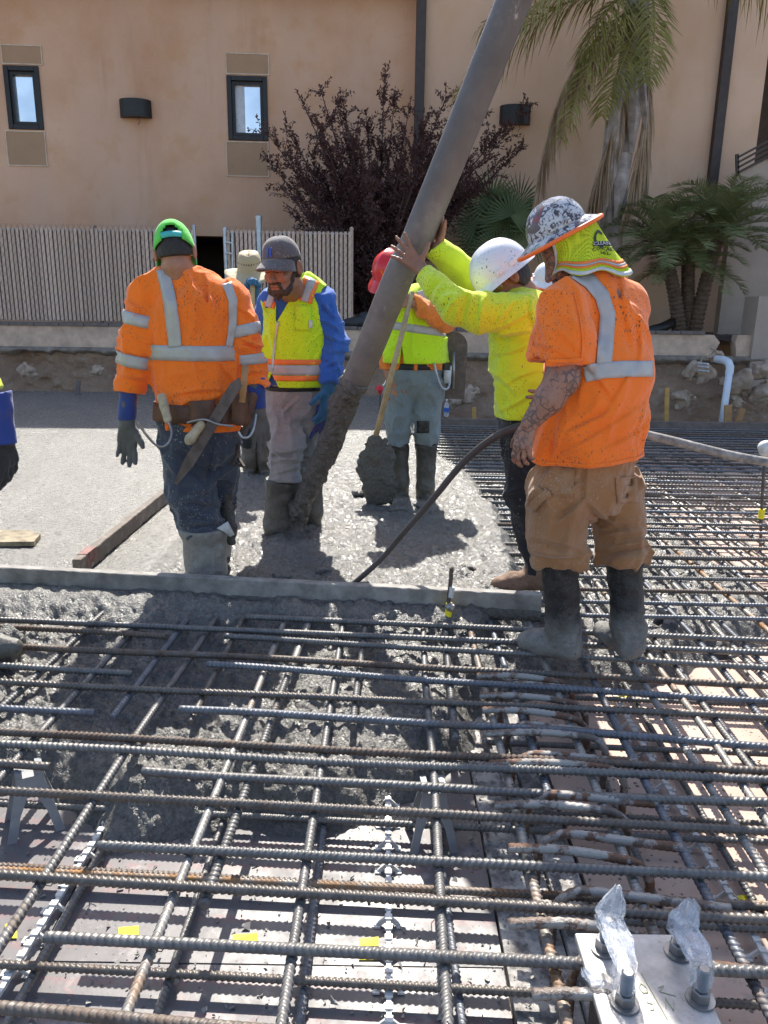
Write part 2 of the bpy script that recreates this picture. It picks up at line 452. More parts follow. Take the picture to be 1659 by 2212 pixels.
b_ = m.mix(m.rng(hs.outputs[1], .7, .72), b_, (.10, .085, .10))
b_ = m.mix(m.math('MULTIPLY', m.rng(hs.outputs[0], .95, .97), m.rng(m.noise(60), .45, .55)), b_, (.28, .06, .05))
b_ = m.mix(m.math('MULTIPLY', m.rng(hs.outputs[2], .9, .92), .6), b_, (.18, .23, .13))
m.col(b_); M['helmet_sticker'] = m.m
M['orange_rim'] = plain('orange_binding', (.92, .17, .025), .5, 0, .1, 12, .05, 60)
m = Mt('yellow_mesh', .8, 0, .2); d_, _ = m.voro(210, rnd=.1); m.col(m.mix(m.rng(d_, .32, .42), (.16, .22, .01), (.55, .66, .03))); m.bump(m.noise(22, 3), .4, .02); M['shade_mesh'] = m.m
M['trim_white'] = plain('white_trim', (.55, .56, .55), .7, 0, .25, 30, .2, 60)
M['ink'] = plain('black_ink', (.012, .012, .014), .6, bump=0)
m = Mt('straw', .7); m.col(m.mix(m.rng(m.wave(60, dirn='Z', dist=2), .2, .8), (.36, .27, .14), (.62, .53, .36))); m.bump(m.wave(70, dirn='Z', dist=1), .5, .006); M['straw'] = m.m
M['gap_shade'] = plain('slat_gap_shade', (.085, .06, .05), .9, bump=0)  # shade between the fence slats, put into a dark brown colour
M['crust'] = plain('footing_crust', (.25, .20, .16), .9, 0, .5, 8, .8, 40)
M['straw_dark'] = plain('straw_band', (.30, .19, .09), .7)
m = Mt('safety_lens', .08); m.col((.75, .62, .18)); m.i('Transmission Weight', .6); m.i('Alpha', .75); M['lens'] = m.m
# concrete, steel, boards
def wetcon(name, base, r0=.14, r1=.42, fine=1.0, spk=1.0):
    m = Mt(name, .3, 0, .7)
    n1 = m.noise(3.2, 6, .65); n2 = m.noise(62, 5, .75)
    b = m.mix(m.rng(n1, .3, .72), tuple(x * .78 for x in base), tuple(x * 1.2 for x in base))
    b = m.mix(m.rng(n2, .42, .62), b, tuple(x * .45 for x in base))
    b = m.mix(m.math('MULTIPLY', m.rng(m.noise(.9, 4, .6), .42, .66), .4), b, tuple(x * .5 for x in base))
    m.col(b); m.i('Roughness', m.rng(m.noise(24, 5, .7), .35, .68, r0, r1))
    m.bump(m.noise(34, 5, .7), .56 * fine, .02)
    m.bump(m.noise(105, 3, .65), .95 * spk, .010)
    return m.m
M['concrete'] = wetcon('wet_concrete', (.165, .157, .144), .22, .5, 1.0, .95)
M['concrete_smooth'] = wetcon('screeded_concrete', (.22, .212, .195), .16, .45, .5, .9)
M['slurry'] = wetcon('concrete_slurry', (.115, .105, .09), .2, .45, .9)
M['concrete_dry'] = plain('concrete_board', (.27, .255, .235), .75, 0, .45, 14, .5, 45)
M['mud_caked'] = plain('dried_grout', (.30, .28, .26), .8, 0, .6, 24, .9, 40)
def steel(name, c, rustc, bias, blue=0):
    m = Mt(name, .5, .3)
    along = m.noise(1.4, 3, .5, (1, .05, .05))
    rnd = m.rand()
    k = m.math('ADD', m.math('MULTIPLY', m.noise(9, 6, .7), .55), m.math('MULTIPLY', along, .45))
    k = m.math('ADD', k, m.math('MULTIPLY', m.math('SUBTRACT', rnd, .5), .22))
    k = m.rng(k, bias, bias + .14)
    b = m.mix(m.rng(m.noise(30, 4), .3, .7), tuple(x * .7 for x in c), tuple(x * 1.25 for x in c))
    b = m.mix(k, b, m.mix(m.rng(m.noise(40, 3), .35, .65), tuple(x * .55 for x in rustc), rustc))
    gro = m.rng(m.noise(7 if blue == 1 else 5, 7, .75), .50 if blue == 1 else .6, .55 if blue == 1 else .7); b = m.mix(m.math('MULTIPLY', gro, .95 if blue == 1 else .7), b, (.33, .31, .285))
    if blue == 1: m.bump(m.noise(7, 7, .75), .8, .02)
    m.col(b); m.i('Metallic', m.rng(k, 0, 1, .32, .03)); m.i('Roughness', m.rng(k, 0, 1, .46, .75))
    m.bump(m.noise(90, 4), .25, .003); return m.m
M['rebar'] = steel('rebar_steel', (.150, .144, .138), (.17, .115, .08), .60)
M['rebar_brown'] = steel('rebar_mill_brown', (.125, .110, .098), (.15, .10, .07), .5)
M['rebar_grout'] = steel('rebar_grouted', (.13, .105, .09), (.17, .085, .05), .42, 1)
M['rebar_rust'] = steel('rebar_rusty', (.27, .255, .235), (.34, .17, .06), .52)
M['rebar_blue'] = steel('rebar_blue', (.135, .142, .160), (.17, .115, .08), .62)
m = Mt('phenolic_plywood', .3, 0, .34)
b_ = m.mix(m.rng(m.noise(2.5, 5), .3, .7), (.115, .107, .110), (.17, .158, .162))
ring = m.wave(3.1, ty='RINGS', prof='SIN', st=(1, 1, 0), dist=.6); lines = m.wave(9, (1, 1, .2), 7, 2.5, dirn='DIAGONAL')
prn = m.math('MULTIPLY', m.math('GREATER_THAN', ring, .86), m.rng(m.noise(30), .42, .55))
prn = m.math('MAXIMUM', prn, m.math('MULTIPLY', m.math('GREATER_THAN', lines, .9), m.rng(m.noise(6), .56, .6)))
b_ = m.mix(m.math('MULTIPLY', prn, .22), b_, (.30, .085, .085))
b_ = m.mix(m.rng(m.noise(7, 7, .75), .55, .7), b_, (.30, .275, .265)); b_ = m.splat(b_, (.07, .065, .06), 40, .2)
m.col(b_); m.i('Roughness', m.rng(m.noise(8, 6, .7), .3, .7, .3, .6)); m.bump(m.noise(50, 5, .7), .12, .004); M['deck'] = m.m
m = Mt('pink_plywood', .55, 0, .4)
b_ = m.mix(m.rng(m.noise(3, 6), .3, .7), (.40, .275, .22), (.56, .43, .36)); b_ = m.mix(m.rng(m.noise(8, 7, .75), .57, .68), b_, (.3, .27, .24)); b_ = m.splat(b_, (.12, .1, .085), 36, .26)
m.col(b_); m.bump(m.noise(40, 5, .7), .2, .006); M['deck_pink'] = m.m
m = Mt('splattered_board', .75); b_ = m.mix(m.rng(m.noise(14, 7, .75), .42, .58), (.13, .12, .115), (.46, .435, .41)); m.col(b_); m.bump(m.noise(30, 7, .75), .7, .012); M['splat_board'] = m.m
m = Mt('muddy_dark_board', .8); b_ = m.mix(m.rng(m.noise(12, 7, .75), .52, .66), (.15, .122, .10), (.30, .28, .255)); m.col(b_); m.bump(m.noise(30, 7, .75), .6, .01); M['dark_board'] = m.m
# building and land
m = Mt('stucco', .9, 0, .15)
b_ = m.mix(m.rng(m.noise(.55, 6, .6), .3, .7), (.52, .283, .165), (.70, .447, .305)); b_ = m.mix(m.rng(m.noise(1.1, 5, .6, (1, 1, .35)), .42, .75), b_, (.62, .405, .29)); b_ = m.mix(m.rng(m.noise(1.7, 4, .6), .55, .8), b_, (.57, .315, .165))
b_ = m.mix(m.math('MULTIPLY', m.rng(m.noise(2.2, 6, .7, (1, 1, .09)), .58, .78), .35), b_, (.36, .21, .13)); m.col(b_); m.bump(m.noise(60, 5, .7), .5, .01); M['stucco'] = m.m
m = Mt('stucco_pale', .9, 0, .15)
b_ = m.mix(m.rng(m.noise(.7, 6, .6), .3, .7), (.65, .41, .27), (.73, .505, .36)); m.col(m.mix(m.rng(m.noise(1.6, 4, .6, (1, 1, .5)), .5, .8), b_, (.62, .39, .235))); m.bump(m.noise(60, 5, .7), .2, .01); M['stucco_pale'] = m.m
M['panel'] = plain('smooth_panel', (.39, .24, .14), .8, 0, .08, 3, .05, 60)
M['bead'] = plain('pale_bead', (.62, .50, .38), .7, bump=0)
M['dark_metal'] = plain('dark_bronze', (.022, .020, .020), .45, .3, .3, 10, .1, 40)
M['pipe_brown'] = plain('brown_downspout', (.052, .033, .026), .5, .1, .3, 8, .08, 40)
m = Mt('window_glass', .03, .75, .9); m.col(m.mix(m.rng(m.noise(1.3, 3), .35, .65), (.55, .58, .63), (.78, .78, .80))); M['glass'] = m.m
M['curtain'] = plain('white_blind', (.6, .62, .64), .8, bump=.05)
m = Mt('fence_slat', .6); rd = m.rand(); b_ = m.mix(rd, (.48, .34, .255), (.62, .455, .355)); m.col(m.mix(m.rng(m.noise(1.2, 4, .6, (1, 1, .3)), .5, .8), b_, (.36, .26, .22))); M['slat'] = m.m
M['wire'] = plain('fence_wire', (.17, .14, .125), .6, .3, bump=0)
M['curb'] = plain('curb_stucco', (.60, .43, .32), .9, 0, .3, 5, .35, 50)
M['cap_block'] = plain('cap_block', (.17, .135, .12), .85, 0, .3, 9, .3, 50)
m = Mt('earth', .95, 0, .1); b_ = m.mix(m.rng(m.noise(1.6, 8, .7), .3, .7), (.30, .18, .115), (.52, .35, .245)); b_ = m.mix(m.rng(m.noise(9, 6, .7), .55, .72), b_, (.52, .42, .33)); m.col(b_); m.bump(m.noise(12, 8, .75), 1.0, .08); M['earth'] = m.m
M['soil'] = plain('planter_soil', (.09, .065, .05), .95, 0, .4, 10, .6, 40)
M['rock'] = plain('bank_rock', (.42, .31, .23), .9, 0, .35, 7, .5, 30)
M['ground'] = plain('site_ground', (.27, .22, .17), .95, 0, .3, 1, .4, 8)

M['bark'] = plain('shrub_bark', (.075, .05, .042), .85, 0, .4, 20, .5, 60)
def leafm(name, c, c2):
    m = Mt(name, .5, 0, .4); m.col(m.mix(m.rng(m.noise(2.2, 4), .35, .65), c, c2)); m.i('Transmission Weight', 0.0)
    tr = m.n('ShaderNodeBsdfTranslucent'); m.put(tr.inputs[0], m.mix(.5, c, c2)); mx = m.n('ShaderNodeMixShader'); mx.inputs[0].default_value = .3
    m.t.links.new(m.b.outputs[0], mx.inputs[1]); m.t.links.new(tr.outputs[0], mx.inputs[2]); m.t.links.new(mx.outputs[0], m.t.nodes['Material Output'].inputs[0]); return m.m
M['palm_green'] = leafm('palm_leaflet', (.17, .16, .03), (.33, .28, .075)); M['fan_green'] = leafm('fan_leaflet', (.065, .11, .035), (.14, .17, .07)); M['date_green'] = leafm('date_leaflet', (.14, .175, .055), (.29, .30, .14)); M['leaf_purple'] = leafm('purple_leaf', (.070, .030, .028), (.13, .06, .055))
M['dead_frond'] = leafm('dead_frond', (.36, .25, .155), (.56, .42, .29))
M['palm_trunk'] = plain('palm_trunk_grey', (.36, .305, .275), .9, 0, .45, 6, .7, 20)
M['date_trunk'] = plain('date_trunk', (.13, .085, .055), .9, 0, .5, 14, .8, 30)
M['rubber'] = plain('hose_rubber', (.055, .047, .046), .5, 0, .4, 6, .3, 40)
m = Mt('pump_hose', .55); b_ = m.mix(m.rng(m.noise(2.2, 6, .65), .3, .7), (.075, .066, .064), (.165, .145, .138)); b_ = m.mix(m.rng(m.noise(5, 7, .8, (1, 1, .35)), .64, .7), b_, (.38, .345, .315)); b_ = m.mix(m.rng(m.noise(3, 5, .7), .55, .8), b_, (.24, .215, .2)); m.col(b_); m.bump(m.noise(26, 5, .7), .3, .008); M['pump'] = m.m
m = Mt('clear_film', .12, 0, .5); m.i('Transmission Weight', .5); m.col((.80, .84, .90)); m.i('Alpha', m.rng(m.noise(30, 4), .35, .65, .25, .75)); m.i('IOR', 1.2); m.bump(m.noise(45, 4, .6), .45, .010); M['film'] = m.m
m = Mt('bearing_plate', .45, .35); b_ = m.mix(m.rng(m.noise(9, 7, .75), .38, .66), (.34, .32, .30), (.54, .51, .49)); b_ = m.mix(m.rng(m.noise(26, 7, .8), .6, .68), b_, (.2, .17, .15)); m.col(b_); m.i('Roughness', m.rng(m.noise(14, 6, .7), .3, .7, .3, .65)); m.bump(m.noise(60, 6, .75), .25, .004); M['plate'] = m.m
M['green_ink'] = plain('green_marker', (.33, .35, .23), .7, bump=0)
M['tarp'] = plain('dark_tarp', (.03, .03, .033), .6)
M['recess_shade'] = plain('painted_recess_shade', (.085, .06, .045), .9, bump=0)  # recess walls coloured dark, so the shade inside is painted in
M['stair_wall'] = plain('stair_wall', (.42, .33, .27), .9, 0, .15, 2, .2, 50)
# ================================================================== THE LARGE STRUCTURE
def grid_sheet(name, xs, ys, zf, mat, **kw):
    X, Y = np.meshgrid(xs, ys, indexing='ij'); Z = zf(X, Y)
    n, m_ = X.shape; V = np.stack([X, Y, Z], -1).reshape(-1, 3)
    i = np.arange(n * m_).reshape(n, m_)
    Q = np.stack([i[:-1, :-1], i[1:, :-1], i[1:, 1:], i[:-1, 1:]], -1).reshape(-1, 4)
    return mk(name, V, Q, mat, smooth=True, **kw)
# ground under and around the pour
GZ = -0.75
mk('ground', [(-400, -400, GZ), (400, -400, GZ), (400, 400, GZ), (-400, 400, GZ)], [(0, 1, 2, 3)], M['ground'], kind='structure')

# ---- building behind ------------------------------------------------
class Wall:
    def __init__(s, D, k): s.o = np.array([0, D, 0.0]); s.e = nrm([1, k, 0]); s.n = np.array([s.e[1], -s.e[0], 0]); s.D = D; s.k = k
    def at(s, px, py):
        d = ray(px, py); t = s.D / (d[1] - s.k * d[0]); p = CAM + d * t; return (p - s.o) @ s.e, p[2]
    def P(s, a, z, out=0.0): return s.o + s.e * a + s.n * out + np.array([0, 0, z])
    def box(s, mb, a0, a1, z0, z1, o0, o1):          # o = metres out from the wall face
        c = [s.P(a0, z0, o0), s.P(a1, z0, o0), s.P(a1, z0, o1), s.P(a0, z0, o1), s.P(a0, z1, o0), s.P(a1, z1, o0), s.P(a1, z1, o1), s.P(a0, z1, o1)]
        mb.add(c, [(0, 1, 2, 3), (7, 6, 5, 4), (4, 5, 1, 0), (5, 6, 2, 1), (6, 7, 3, 2), (7, 4, 0, 3)]); return mb
    def holes(s, a0, a1, z0, z1, hs, th):
        """wall slab with rectangular openings, built as butted pieces"""
        mb = MB(); xs = sorted({a0, a1, *[h[0] for h in hs], *[h[1] for h in hs]}); zs = sorted({z0, z1, *[h[2] for h in hs], *[h[3] for h in hs]})
        for i in range(len(xs) - 1):
            run = None
            for j in range(len(zs) - 1):
                cx, cz = (xs[i] + xs[i + 1]) / 2, (zs[j] + zs[j + 1]) / 2
                if any(h[0] < cx < h[1] and h[2] < cz < h[3] for h in hs):
                    if run is not None: s.box(mb, xs[i], xs[i + 1], run, zs[j], -th, 0); run = None
                elif run is None: run = zs[j]
            if run is not None: s.box(mb, xs[i], xs[i + 1], run, zs[-1], -th, 0)
        return mb
WA = Wall(16.0, .055); WB = Wall(15.75, .02)
bld = thing('building', 'tan stucco building with dark framed windows behind the pour', 'building', WA.P(0, 0))
sp = WA.at(897, 300)[0]                                     # the corner where the downspout runs
def rect(Wl, x0, y0, x1, y1):
    a, z1 = Wl.at(x0, y0); b, z0 = Wl.at(x1, y1); return a, b, z0, z1
wl_ = rect(WA, 6, 141, 96, 281); wr_ = rect(WA, 489, 163, 580, 305)
ps_ = rect(WA, 352, 508, 497, 690)
wallL = WA.holes(-16, sp, .6, 8.6, [wl_, wr_, (ps_[0], ps_[1], .6, ps_[3])], .3).build('wall', M['stucco'], bld)
sB = WB.at(1641, 260)[0]; zrail = WB.at(1641, 375)[1]
WB.holes(sp * 1.0 + .0, sB, .2, 10.2, [], .3).build('wall', M['stucco_pale'], bld)
mb = MB(); WB.box(mb, sB, 18, .2, zrail, -.3, .0); WB.box(mb, sB, 18, 6.9, 10.2, -.3, 0); mb.build('wall', M['stucco_pale'], bld)
mb = MB(); WB.box(mb, sB, 18, zrail - .05, 6.95, -2.6, -2.4); WB.box(mb, sB - .05, sB + .1, zrail, 6.9, -2.4, -.31); mb.build('balcony_back', M['recess_shade'], bld)  # balcony recess, its shade painted as dark walls
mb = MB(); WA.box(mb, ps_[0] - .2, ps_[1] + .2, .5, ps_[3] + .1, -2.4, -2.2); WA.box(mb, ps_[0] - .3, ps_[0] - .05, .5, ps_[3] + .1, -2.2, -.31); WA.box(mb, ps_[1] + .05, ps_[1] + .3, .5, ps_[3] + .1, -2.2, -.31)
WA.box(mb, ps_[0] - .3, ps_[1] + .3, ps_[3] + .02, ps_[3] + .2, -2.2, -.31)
mb.build('passage', M['recess_shade'], bld)  # passage inside, its shade painted as dark walls
ze = W(400, -58, 15.3)[2]
mb = MB(); WA.box(mb, -16, sp - .02, ze, ze + .28, -12, .62); mb.build('eave', M['pipe_brown'], bld)
mb = MB(); WA.box(mb, -16.3, -16.02, .2, 8.6, -12, -.0); WA.box(mb, -16, 18, .2, 8.6, -12.3, -12.02); mb.build('back_wall', M['stucco'], bld)
mb = MB(); WB.box(mb, sp, 18, 10.2, 10.45, -12, .3); WB.box(mb, 18.02, 18.3, .2, 10.2, -12, 0); WB.box(mb, sp, sp + .25, 8.5, 10.2, -12, -.31); mb.build('roof', M['pipe_brown'], bld)
def window(rc_, Wl, blind=False):
    a, b, z0, z1 = rc_; fw = .085
    mb = MB(); Wl.box(mb, a, a + fw, z0, z1, -.2, .03); Wl.box(mb, b - fw, b, z0, z1, -.2, .03); Wl.box(mb, a + fw, b - fw, z0, z0 + fw, -.2, .028); Wl.box(mb, a + fw, b - fw, z1 - fw, z1, -.2, .028)
    w = mb.build('window', M['dark_metal'], bld); bevel(w, .006, 1)
    s2 = .055; a2, b2, y0, y1 = a + fw, b - fw, z0 + fw, z1 - fw
    mb = MB(); Wl.box(mb, a2, a2 + s2, y0, y1, -.15, -.02); Wl.box(mb, b2 - s2, b2, y0, y1, -.15, -.02); Wl.box(mb, a2 + s2, b2 - s2, y0, y0 + s2, -.15, -.021); Wl.box(mb, a2 + s2, b2 - s2, y1 - s2, y1, -.15, -.021)
    mb.build('sash', M['dark_metal'], w)
    mb = MB(); Wl.box(mb, a2 + s2, b2 - s2, y0 + s2, y1 - s2, -.11, -.1); mb.build('pane', M['glass'], w)
    if blind:
        mb = MB(); Wl.box(mb, a2 + s2, a2 + s2 + .17, y0 + s2, y1 - s2, -.097, -.09); mb.build('blind', M['curtain'], w)
    return w
window(wl_, WA); window(wr_, WA, True)
for r_ in (rect(WA, 3, 98, 91, 139), rect(WA, 13, 284, 102, 358), rect(WA, 489, 116, 580, 161), rect(WA, 490, 307, 580, 381)):
    a, b, z0, z1 = r_
    p = WA.box(MB(), a, b, z0, z1, .001, .012).build('panel', M['panel'], bld)
    mb = MB(); e = .016
    for q in ((a - e, a, z0 - e, z1 + e), (b, b + e, z0 - e, z1 + e), (a, b, z0 - e, z0), (a, b, z1, z1 + e)): WA.box(mb, *q, .001, .02)
    mb.build('bead', M['bead'], p)
def wall_light(px, py, Wl, wpx, hpx):
    a, z = Wl.at(px, py); r = wpx / 2 * 16 / F * 1.0; h = hpx * 16 / F
    mb = MB(); n = 14; v = []
    for zz, k in ((z - h / 2, .93), (z - h / 2, 1), (z + h / 2, 1.0), (z + h / 2, .9)):
        for i in range(n + 1):
            t = math.pi * i / n; v.append(Wl.P(a + r * k * math.cos(t), zz, .02 + .75 * r * k * math.sin(t)))
    f = [(j * (n + 1) + i, j * (n + 1) + i + 1, (j + 1) * (n + 1) + i + 1, (j + 1) * (n + 1) + i) for j in range(3) for i in range(n)]
    f += [tuple(range(n + 1)), tuple(range(3 * (n + 1) + n, 3 * (n + 1) - 1, -1)), (n, 2 * n + 1, 3 * n + 2, 4 * n + 3), (0, 3 * (n + 1), 2 * (n + 1), n + 1)]
    mb.add(v, f); o = mb.build('wall_light', M['dark_metal'], bld); autosmooth(o)
    g = MB(); Wl.box(g, a - r * .5, a + r * .5, z - h / 2 + .02, z - h / 2 + .05, .03, .3 * r + .03); g.build('lens', M['grey_plastic'], o)
    g = MB(); g.tube([Wl.P(a + .06, z - h / 2, .12), Wl.P(a + .09, z - h / 2 - .07, .13), Wl.P(a + .05, z - h / 2 - .13, .12)], .006, 5); g.build('loose_wire', M['rubber'], o)
wall_light(294, 237, WA, 60, 31); wall_light(1112, 251, WB, 60, 33)
mb = MB(); a0 = WB.at(903, 300)[0]; WB.box(mb, a0 - .085, a0 + .09, .9, 9.9, .012, .14); o = mb.build('downspout', M['pipe_brown'], bld); bevel(o, .01, 2)
mb = MB(); WB.box(mb, a0 - .10, a0 + .105, 4.9, 4.96, .011, .15); WB.box(mb, a0 - .10, a0 + .105, 2.6, 2.66, .011, .15); mb.build('strap', M['pipe_brown'], o)
mb = MB(); a1, z1 = WB.at(1578, 0); a2, z2 = WB.at(1534, 415); WB.box(mb, (a1 + a2) / 2 - .09, (a1 + a2) / 2 + .09, z2 - .1, 9.9, .012, .15); o = mb.build('downspout', M['pipe_brown'], bld); bevel(o, .01, 2)
# balcony railing at the right edge
DS = 14.7
rail = MB()
for k in range(4):
    rail.bar(W(1592, 341 + 11 * k, DS), W(1700, 283 + 11 * k, DS), .05, .035)
rail.bar(W(1593, 380, DS), W(1592, 333, DS), .05, .05, (0, 1, 0)); rail.bar(W(1664, 345, DS), W(1662, 296, DS), .05, .05, (0, 1, 0))
tag(rail.build('railing', M['pipe_brown']), 'dark brown sloping metal stair railing at the upper right corner', 'railing')
def prism_wall(name, pxs, D, th, z0, mat, lab):
    top = [W(x, y, D) for x, y in pxs]; n = len(top); V_ = []
    for p in top: V_ += [(p[0], D, z0), (p[0], D, p[2]), (p[0], D + th, p[2]), (p[0], D + th, z0)]
    Fc = [(4 * i + j, 4 * i + 4 + j, 4 * i + 4 + (j + 1) % 4, 4 * i + (j + 1) % 4) for i in range(n - 1) for j in range(4)] + [(0, 1, 2, 3), (4 * n - 1, 4 * n - 2, 4 * n - 3, 4 * n - 4)]
    return tag(mk(name, V_, Fc, M[mat], None, origin=V_[0]), lab, 'wall')
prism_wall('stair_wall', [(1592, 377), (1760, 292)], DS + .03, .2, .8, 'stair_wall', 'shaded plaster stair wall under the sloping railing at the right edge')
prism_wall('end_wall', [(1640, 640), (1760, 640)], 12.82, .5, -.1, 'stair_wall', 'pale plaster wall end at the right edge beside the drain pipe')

# ---- planter kerb, soil, excavated bank ------------------------------
DC = 12.9
zc1 = W(300, 699, DC)[2]; zc0 = W(300, 752, DC)[2]
xl, xg0, xg1, xr = -11.0, W(1557, 740, DC)[0], W(1592, 740, DC)[0], W(1634, 740, DC)[0]
grid_sheet('planter_soil', np.linspace(-14, 14, 90), np.linspace(DC + .12, 16.2, 24), lambda X, Y: zc1 - .12 + .1 * fbm2(X, Y, 2.0, 4), M['soil'], kind='structure')
kerb = thing('planter_wall', 'low peach stucco planter wall with dark block capping below the fence', 'wall', ((xl + xg0) / 2, DC, zc0))
def rough_slab(name, x0, x1, z0, z1, y0, y1, mat, parent, jag0=0, jag1=0):
    nx = max(4, int((x1 - x0) / .12)); V, Fc = [], []
    zs = [z0, z0 + (z1 - z0) * .3, z0 + (z1 - z0) * .65, z1]
    for i in range(nx + 1):
        x = x0 + (x1 - x0) * i / nx
        for zz in zs:
            xx = x + (jag0 * random.uniform(-.4, 1) if i == 0 else 0) - (jag1 * random.uniform(-.4, 1) if i == nx else 0)
            V += [(xx, y0 + random.uniform(-.004, .004), zz), (xx, y1, zz)]
    c = len(zs) * 2
    for i in range(nx):
        a, b = i * c, (i + 1) * c
        for j in range(len(zs) - 1):
            Fc += [(a + 2 * j, b + 2 * j, b + 2 * j + 2, a + 2 * j + 2), (a + 2 * j + 3, b + 2 * j + 3, b + 2 * j + 1, a + 2 * j + 1)]
        Fc += [(a + c - 2, b + c - 2, b + c - 1, a + c - 1), (a + 1, b + 1, b, a)]
    for a, fl in ((0, 0), (nx * c, 1)):
        q = [a + 2 * j for j in range(len(zs))] + [a + 2 * j + 1 for j in reversed(range(len(zs)))]
        Fc.append(tuple(q if not fl else q[::-1]))
    return mk(name, V, Fc, mat, parent)
rough_slab('wall', xl, xg0, zc0, zc1 - .055, DC, DC + .2, M['curb'], kerb, 0, .12)
k2 = thing('planter_wall', 'short broken stub of peach planter wall right of the gap, beside the white pipe', 'wall', (xg1, DC, zc0))
rough_slab('wall', xg1, xr, zc0, zc1 - .05, DC, DC + .2, M['curb'], k2, .1, 0)
x = xl; first = None
while x < xg0 - .5:
    w = .405
    if first is None:
        o = mk('cap_block', MB().box((x, DC - .03, zc1 - .052), (x + w - .012, DC + .23, zc1)).v, MB().box((0, 0, 0), (1, 1, 1)).f, M['cap_block'], kerb, origin=(x, DC, zc1)); first = o
    else:
        inst('cap_block', first.data, kerb, (x, DC + random.uniform(-.008, .008), zc1 + random.uniform(-.004, .004)))
    x += w
# footing crust under the kerb
grid_sheet('footing', np.linspace(-11, 9, 260), np.linspace(0, 1, 6), lambda X, U: X * 0, M['crust'], kind='structure')
fo = bpy.data.objects['footing']; nV = len(fo.data.vertices); co = np.zeros(nV * 3, np.float32); fo.data.vertices.foreach_get('co', co); co = co.reshape(-1, 3)
u = co[:, 1].copy(); jag = .05 + .05 * vnoise2(co[:, 0] * 5, co[:, 0] * 0) + .04 * vnoise2(co[:, 0] * 17, u * 0)
co[:, 2] = zc0 + .004 - u * jag * 1.3; co[:, 1] = DC - .02 - .1 * np.sin(np.pi * np.clip(u * 1.1, 0, 1)) * (.5 + vnoise2(co[:, 0] * 9, u * 4)); fo.data.vertices.foreach_set('co', co.ravel()); fo.data.update()
# the bank
nx, nu = 420, 60
xs = np.linspace(-12, 11, nx); us = np.linspace(0, 1, nu)
X, U = np.meshgrid(xs, us, indexing='ij')
zb = -.72
Y = DC + .02 - .75 * U ** 1.3; Z = zc0 - .02 + (zb - zc0) * U
n1 = fbm2(X, Z * 1.3, 1.1, 5, .55); n2 = fbm2(X + 40, Z + 3, 5.5, 4, .6)
Y = Y - np.sin(np.pi * np.clip(U * 1.05, 0, 1)) * .0 - (n1 * .26 + np.abs(n2) * .09 - .1) * np.clip(U * 6, 0, 1)
V = np.stack([X, Y, Z + .05 * n2 * np.clip(U * 6, 0, 1)], -1).reshape(-1, 3); i = np.arange(nx * nu).reshape(nx, nu)
mk('dirt_bank', V, np.stack([i[:-1, :-1], i[:-1, 1:], i[1:, 1:], i[1:, :-1]], -1).reshape(-1, 4), M['earth'], smooth=True, kind='structure')
def rock(px, py, D, r, name, label, group=None, mat='rock', sq=(1, .7, .75)):
    c = W(px, py, D); rn = random.random() * 20
    V, Q = sdf_mesh([ell(c, np.array(sq) * r, k=.01)], r / 9, disp=lambda P: (vnoise3(P / r * 1.4 + rn) - .5) * r * 1.1 + (vnoise3(P / r * 4 + rn) - .5) * r * .4)
    return mk(name, V, Q, M[mat], None, False, origin=c, label=label, cat='rock', group=group)
RK = (((1512, 805, .2), 'left of the drain pipe, near its elbow'), ((1600, 822, .24), 'right of the drain pipe, large'), ((1640, 800, .17), 'at the right edge, high up'), ((1545, 765, .11), 'just under the broken planter wall end'), ((1640, 850, .2), 'at the right edge, low down'), ((1470, 862, .16), 'low behind the yellow stake'),
 ((1010, 850, .16), 'between the steel float and the neon shirt, upper'), ((985, 868, .12), 'between the steel float and the neon shirt, lower'), ((905, 870, .13), 'behind the light jeans'), ((868, 858, .13), 'behind the hanging bare hand'), ((1590, 870, .13), 'behind the leaning wooden stake'), ((700, 836, .1), 'behind the blue glove'), ((60, 800, .13), 'at the far left'), ((210, 800, .1), 'left of the orange shirt'))
for (px, py, r), t_ in RK:
    rock(px, py, 12.3, r, 'rock', 'brown rock in the dirt bank ' + t_, 'rocks in the dirt bank')
# white drain pipe, stakes, form board at the slab edge
mb = MB(); a = W(1560, 912, 11.6); b = W(1576, 800, 11.8)
mb.tube([a, a + (b - a) * .5, b], .052, 14); pv = mb.build('drain_pipe', M['pvc'], smooth=True, label='white plastic drain pipe with an elbow rising along the dirt bank', cat='pipe'); 
mb = MB(); c = [b + np.array([0, 0, -.06]), b + np.array([0, 0, .05]), b + np.array([-.01, .05, .11]), b + np.array([-.03, .16, .14]), b + np.array([-.04, .4, .14])]
mb.tube(c, .060, 14); autosmooth(mb.build('elbow', M['pvc'], pv), 50)
mb = MB()
for k, (px, py) in enumerate(((1530, 786), (1530, 793), (1531, 802))): mb.tube([W(px - 22, py - 2, 12.2), W(px, py, 11.9)], .012, 8)
tag(mb.build('conduit_stub', M['pvc']), 'small cut conduit ends poking from the bank left of the drain pipe', 'conduit')
def stake(px, py0, py1, D, wd_, lab, mat='lumber', lean=0):
    a = W(px, py1, D); b = W(px + lean, py0, D); mb = MB().bar(a, b, wd_, .04, (0, 1, 0)); return tag(mb.build('wooden_stake', M[mat], origin=a), lab, 'stake')
stake(1571, 875, 925, 9.75, .085, 'orange brown wooden stake in front of the white drain pipe', 'lumber', 2)
stake(1590, 882, 925, 9.9, .07, 'leaning wooden stake right of the drain pipe', 'lumber', 14)
stake(1439, 838, 912, 9.75, .05, 'yellowed wooden stake standing behind the form board right of the orange tee shirt', 'lumber_yellow', 2)
stake(1024, 880, 905, 9.7, .05, 'small wooden stake at the far form board beside the neon shirt', 'lumber_yellow', 0)
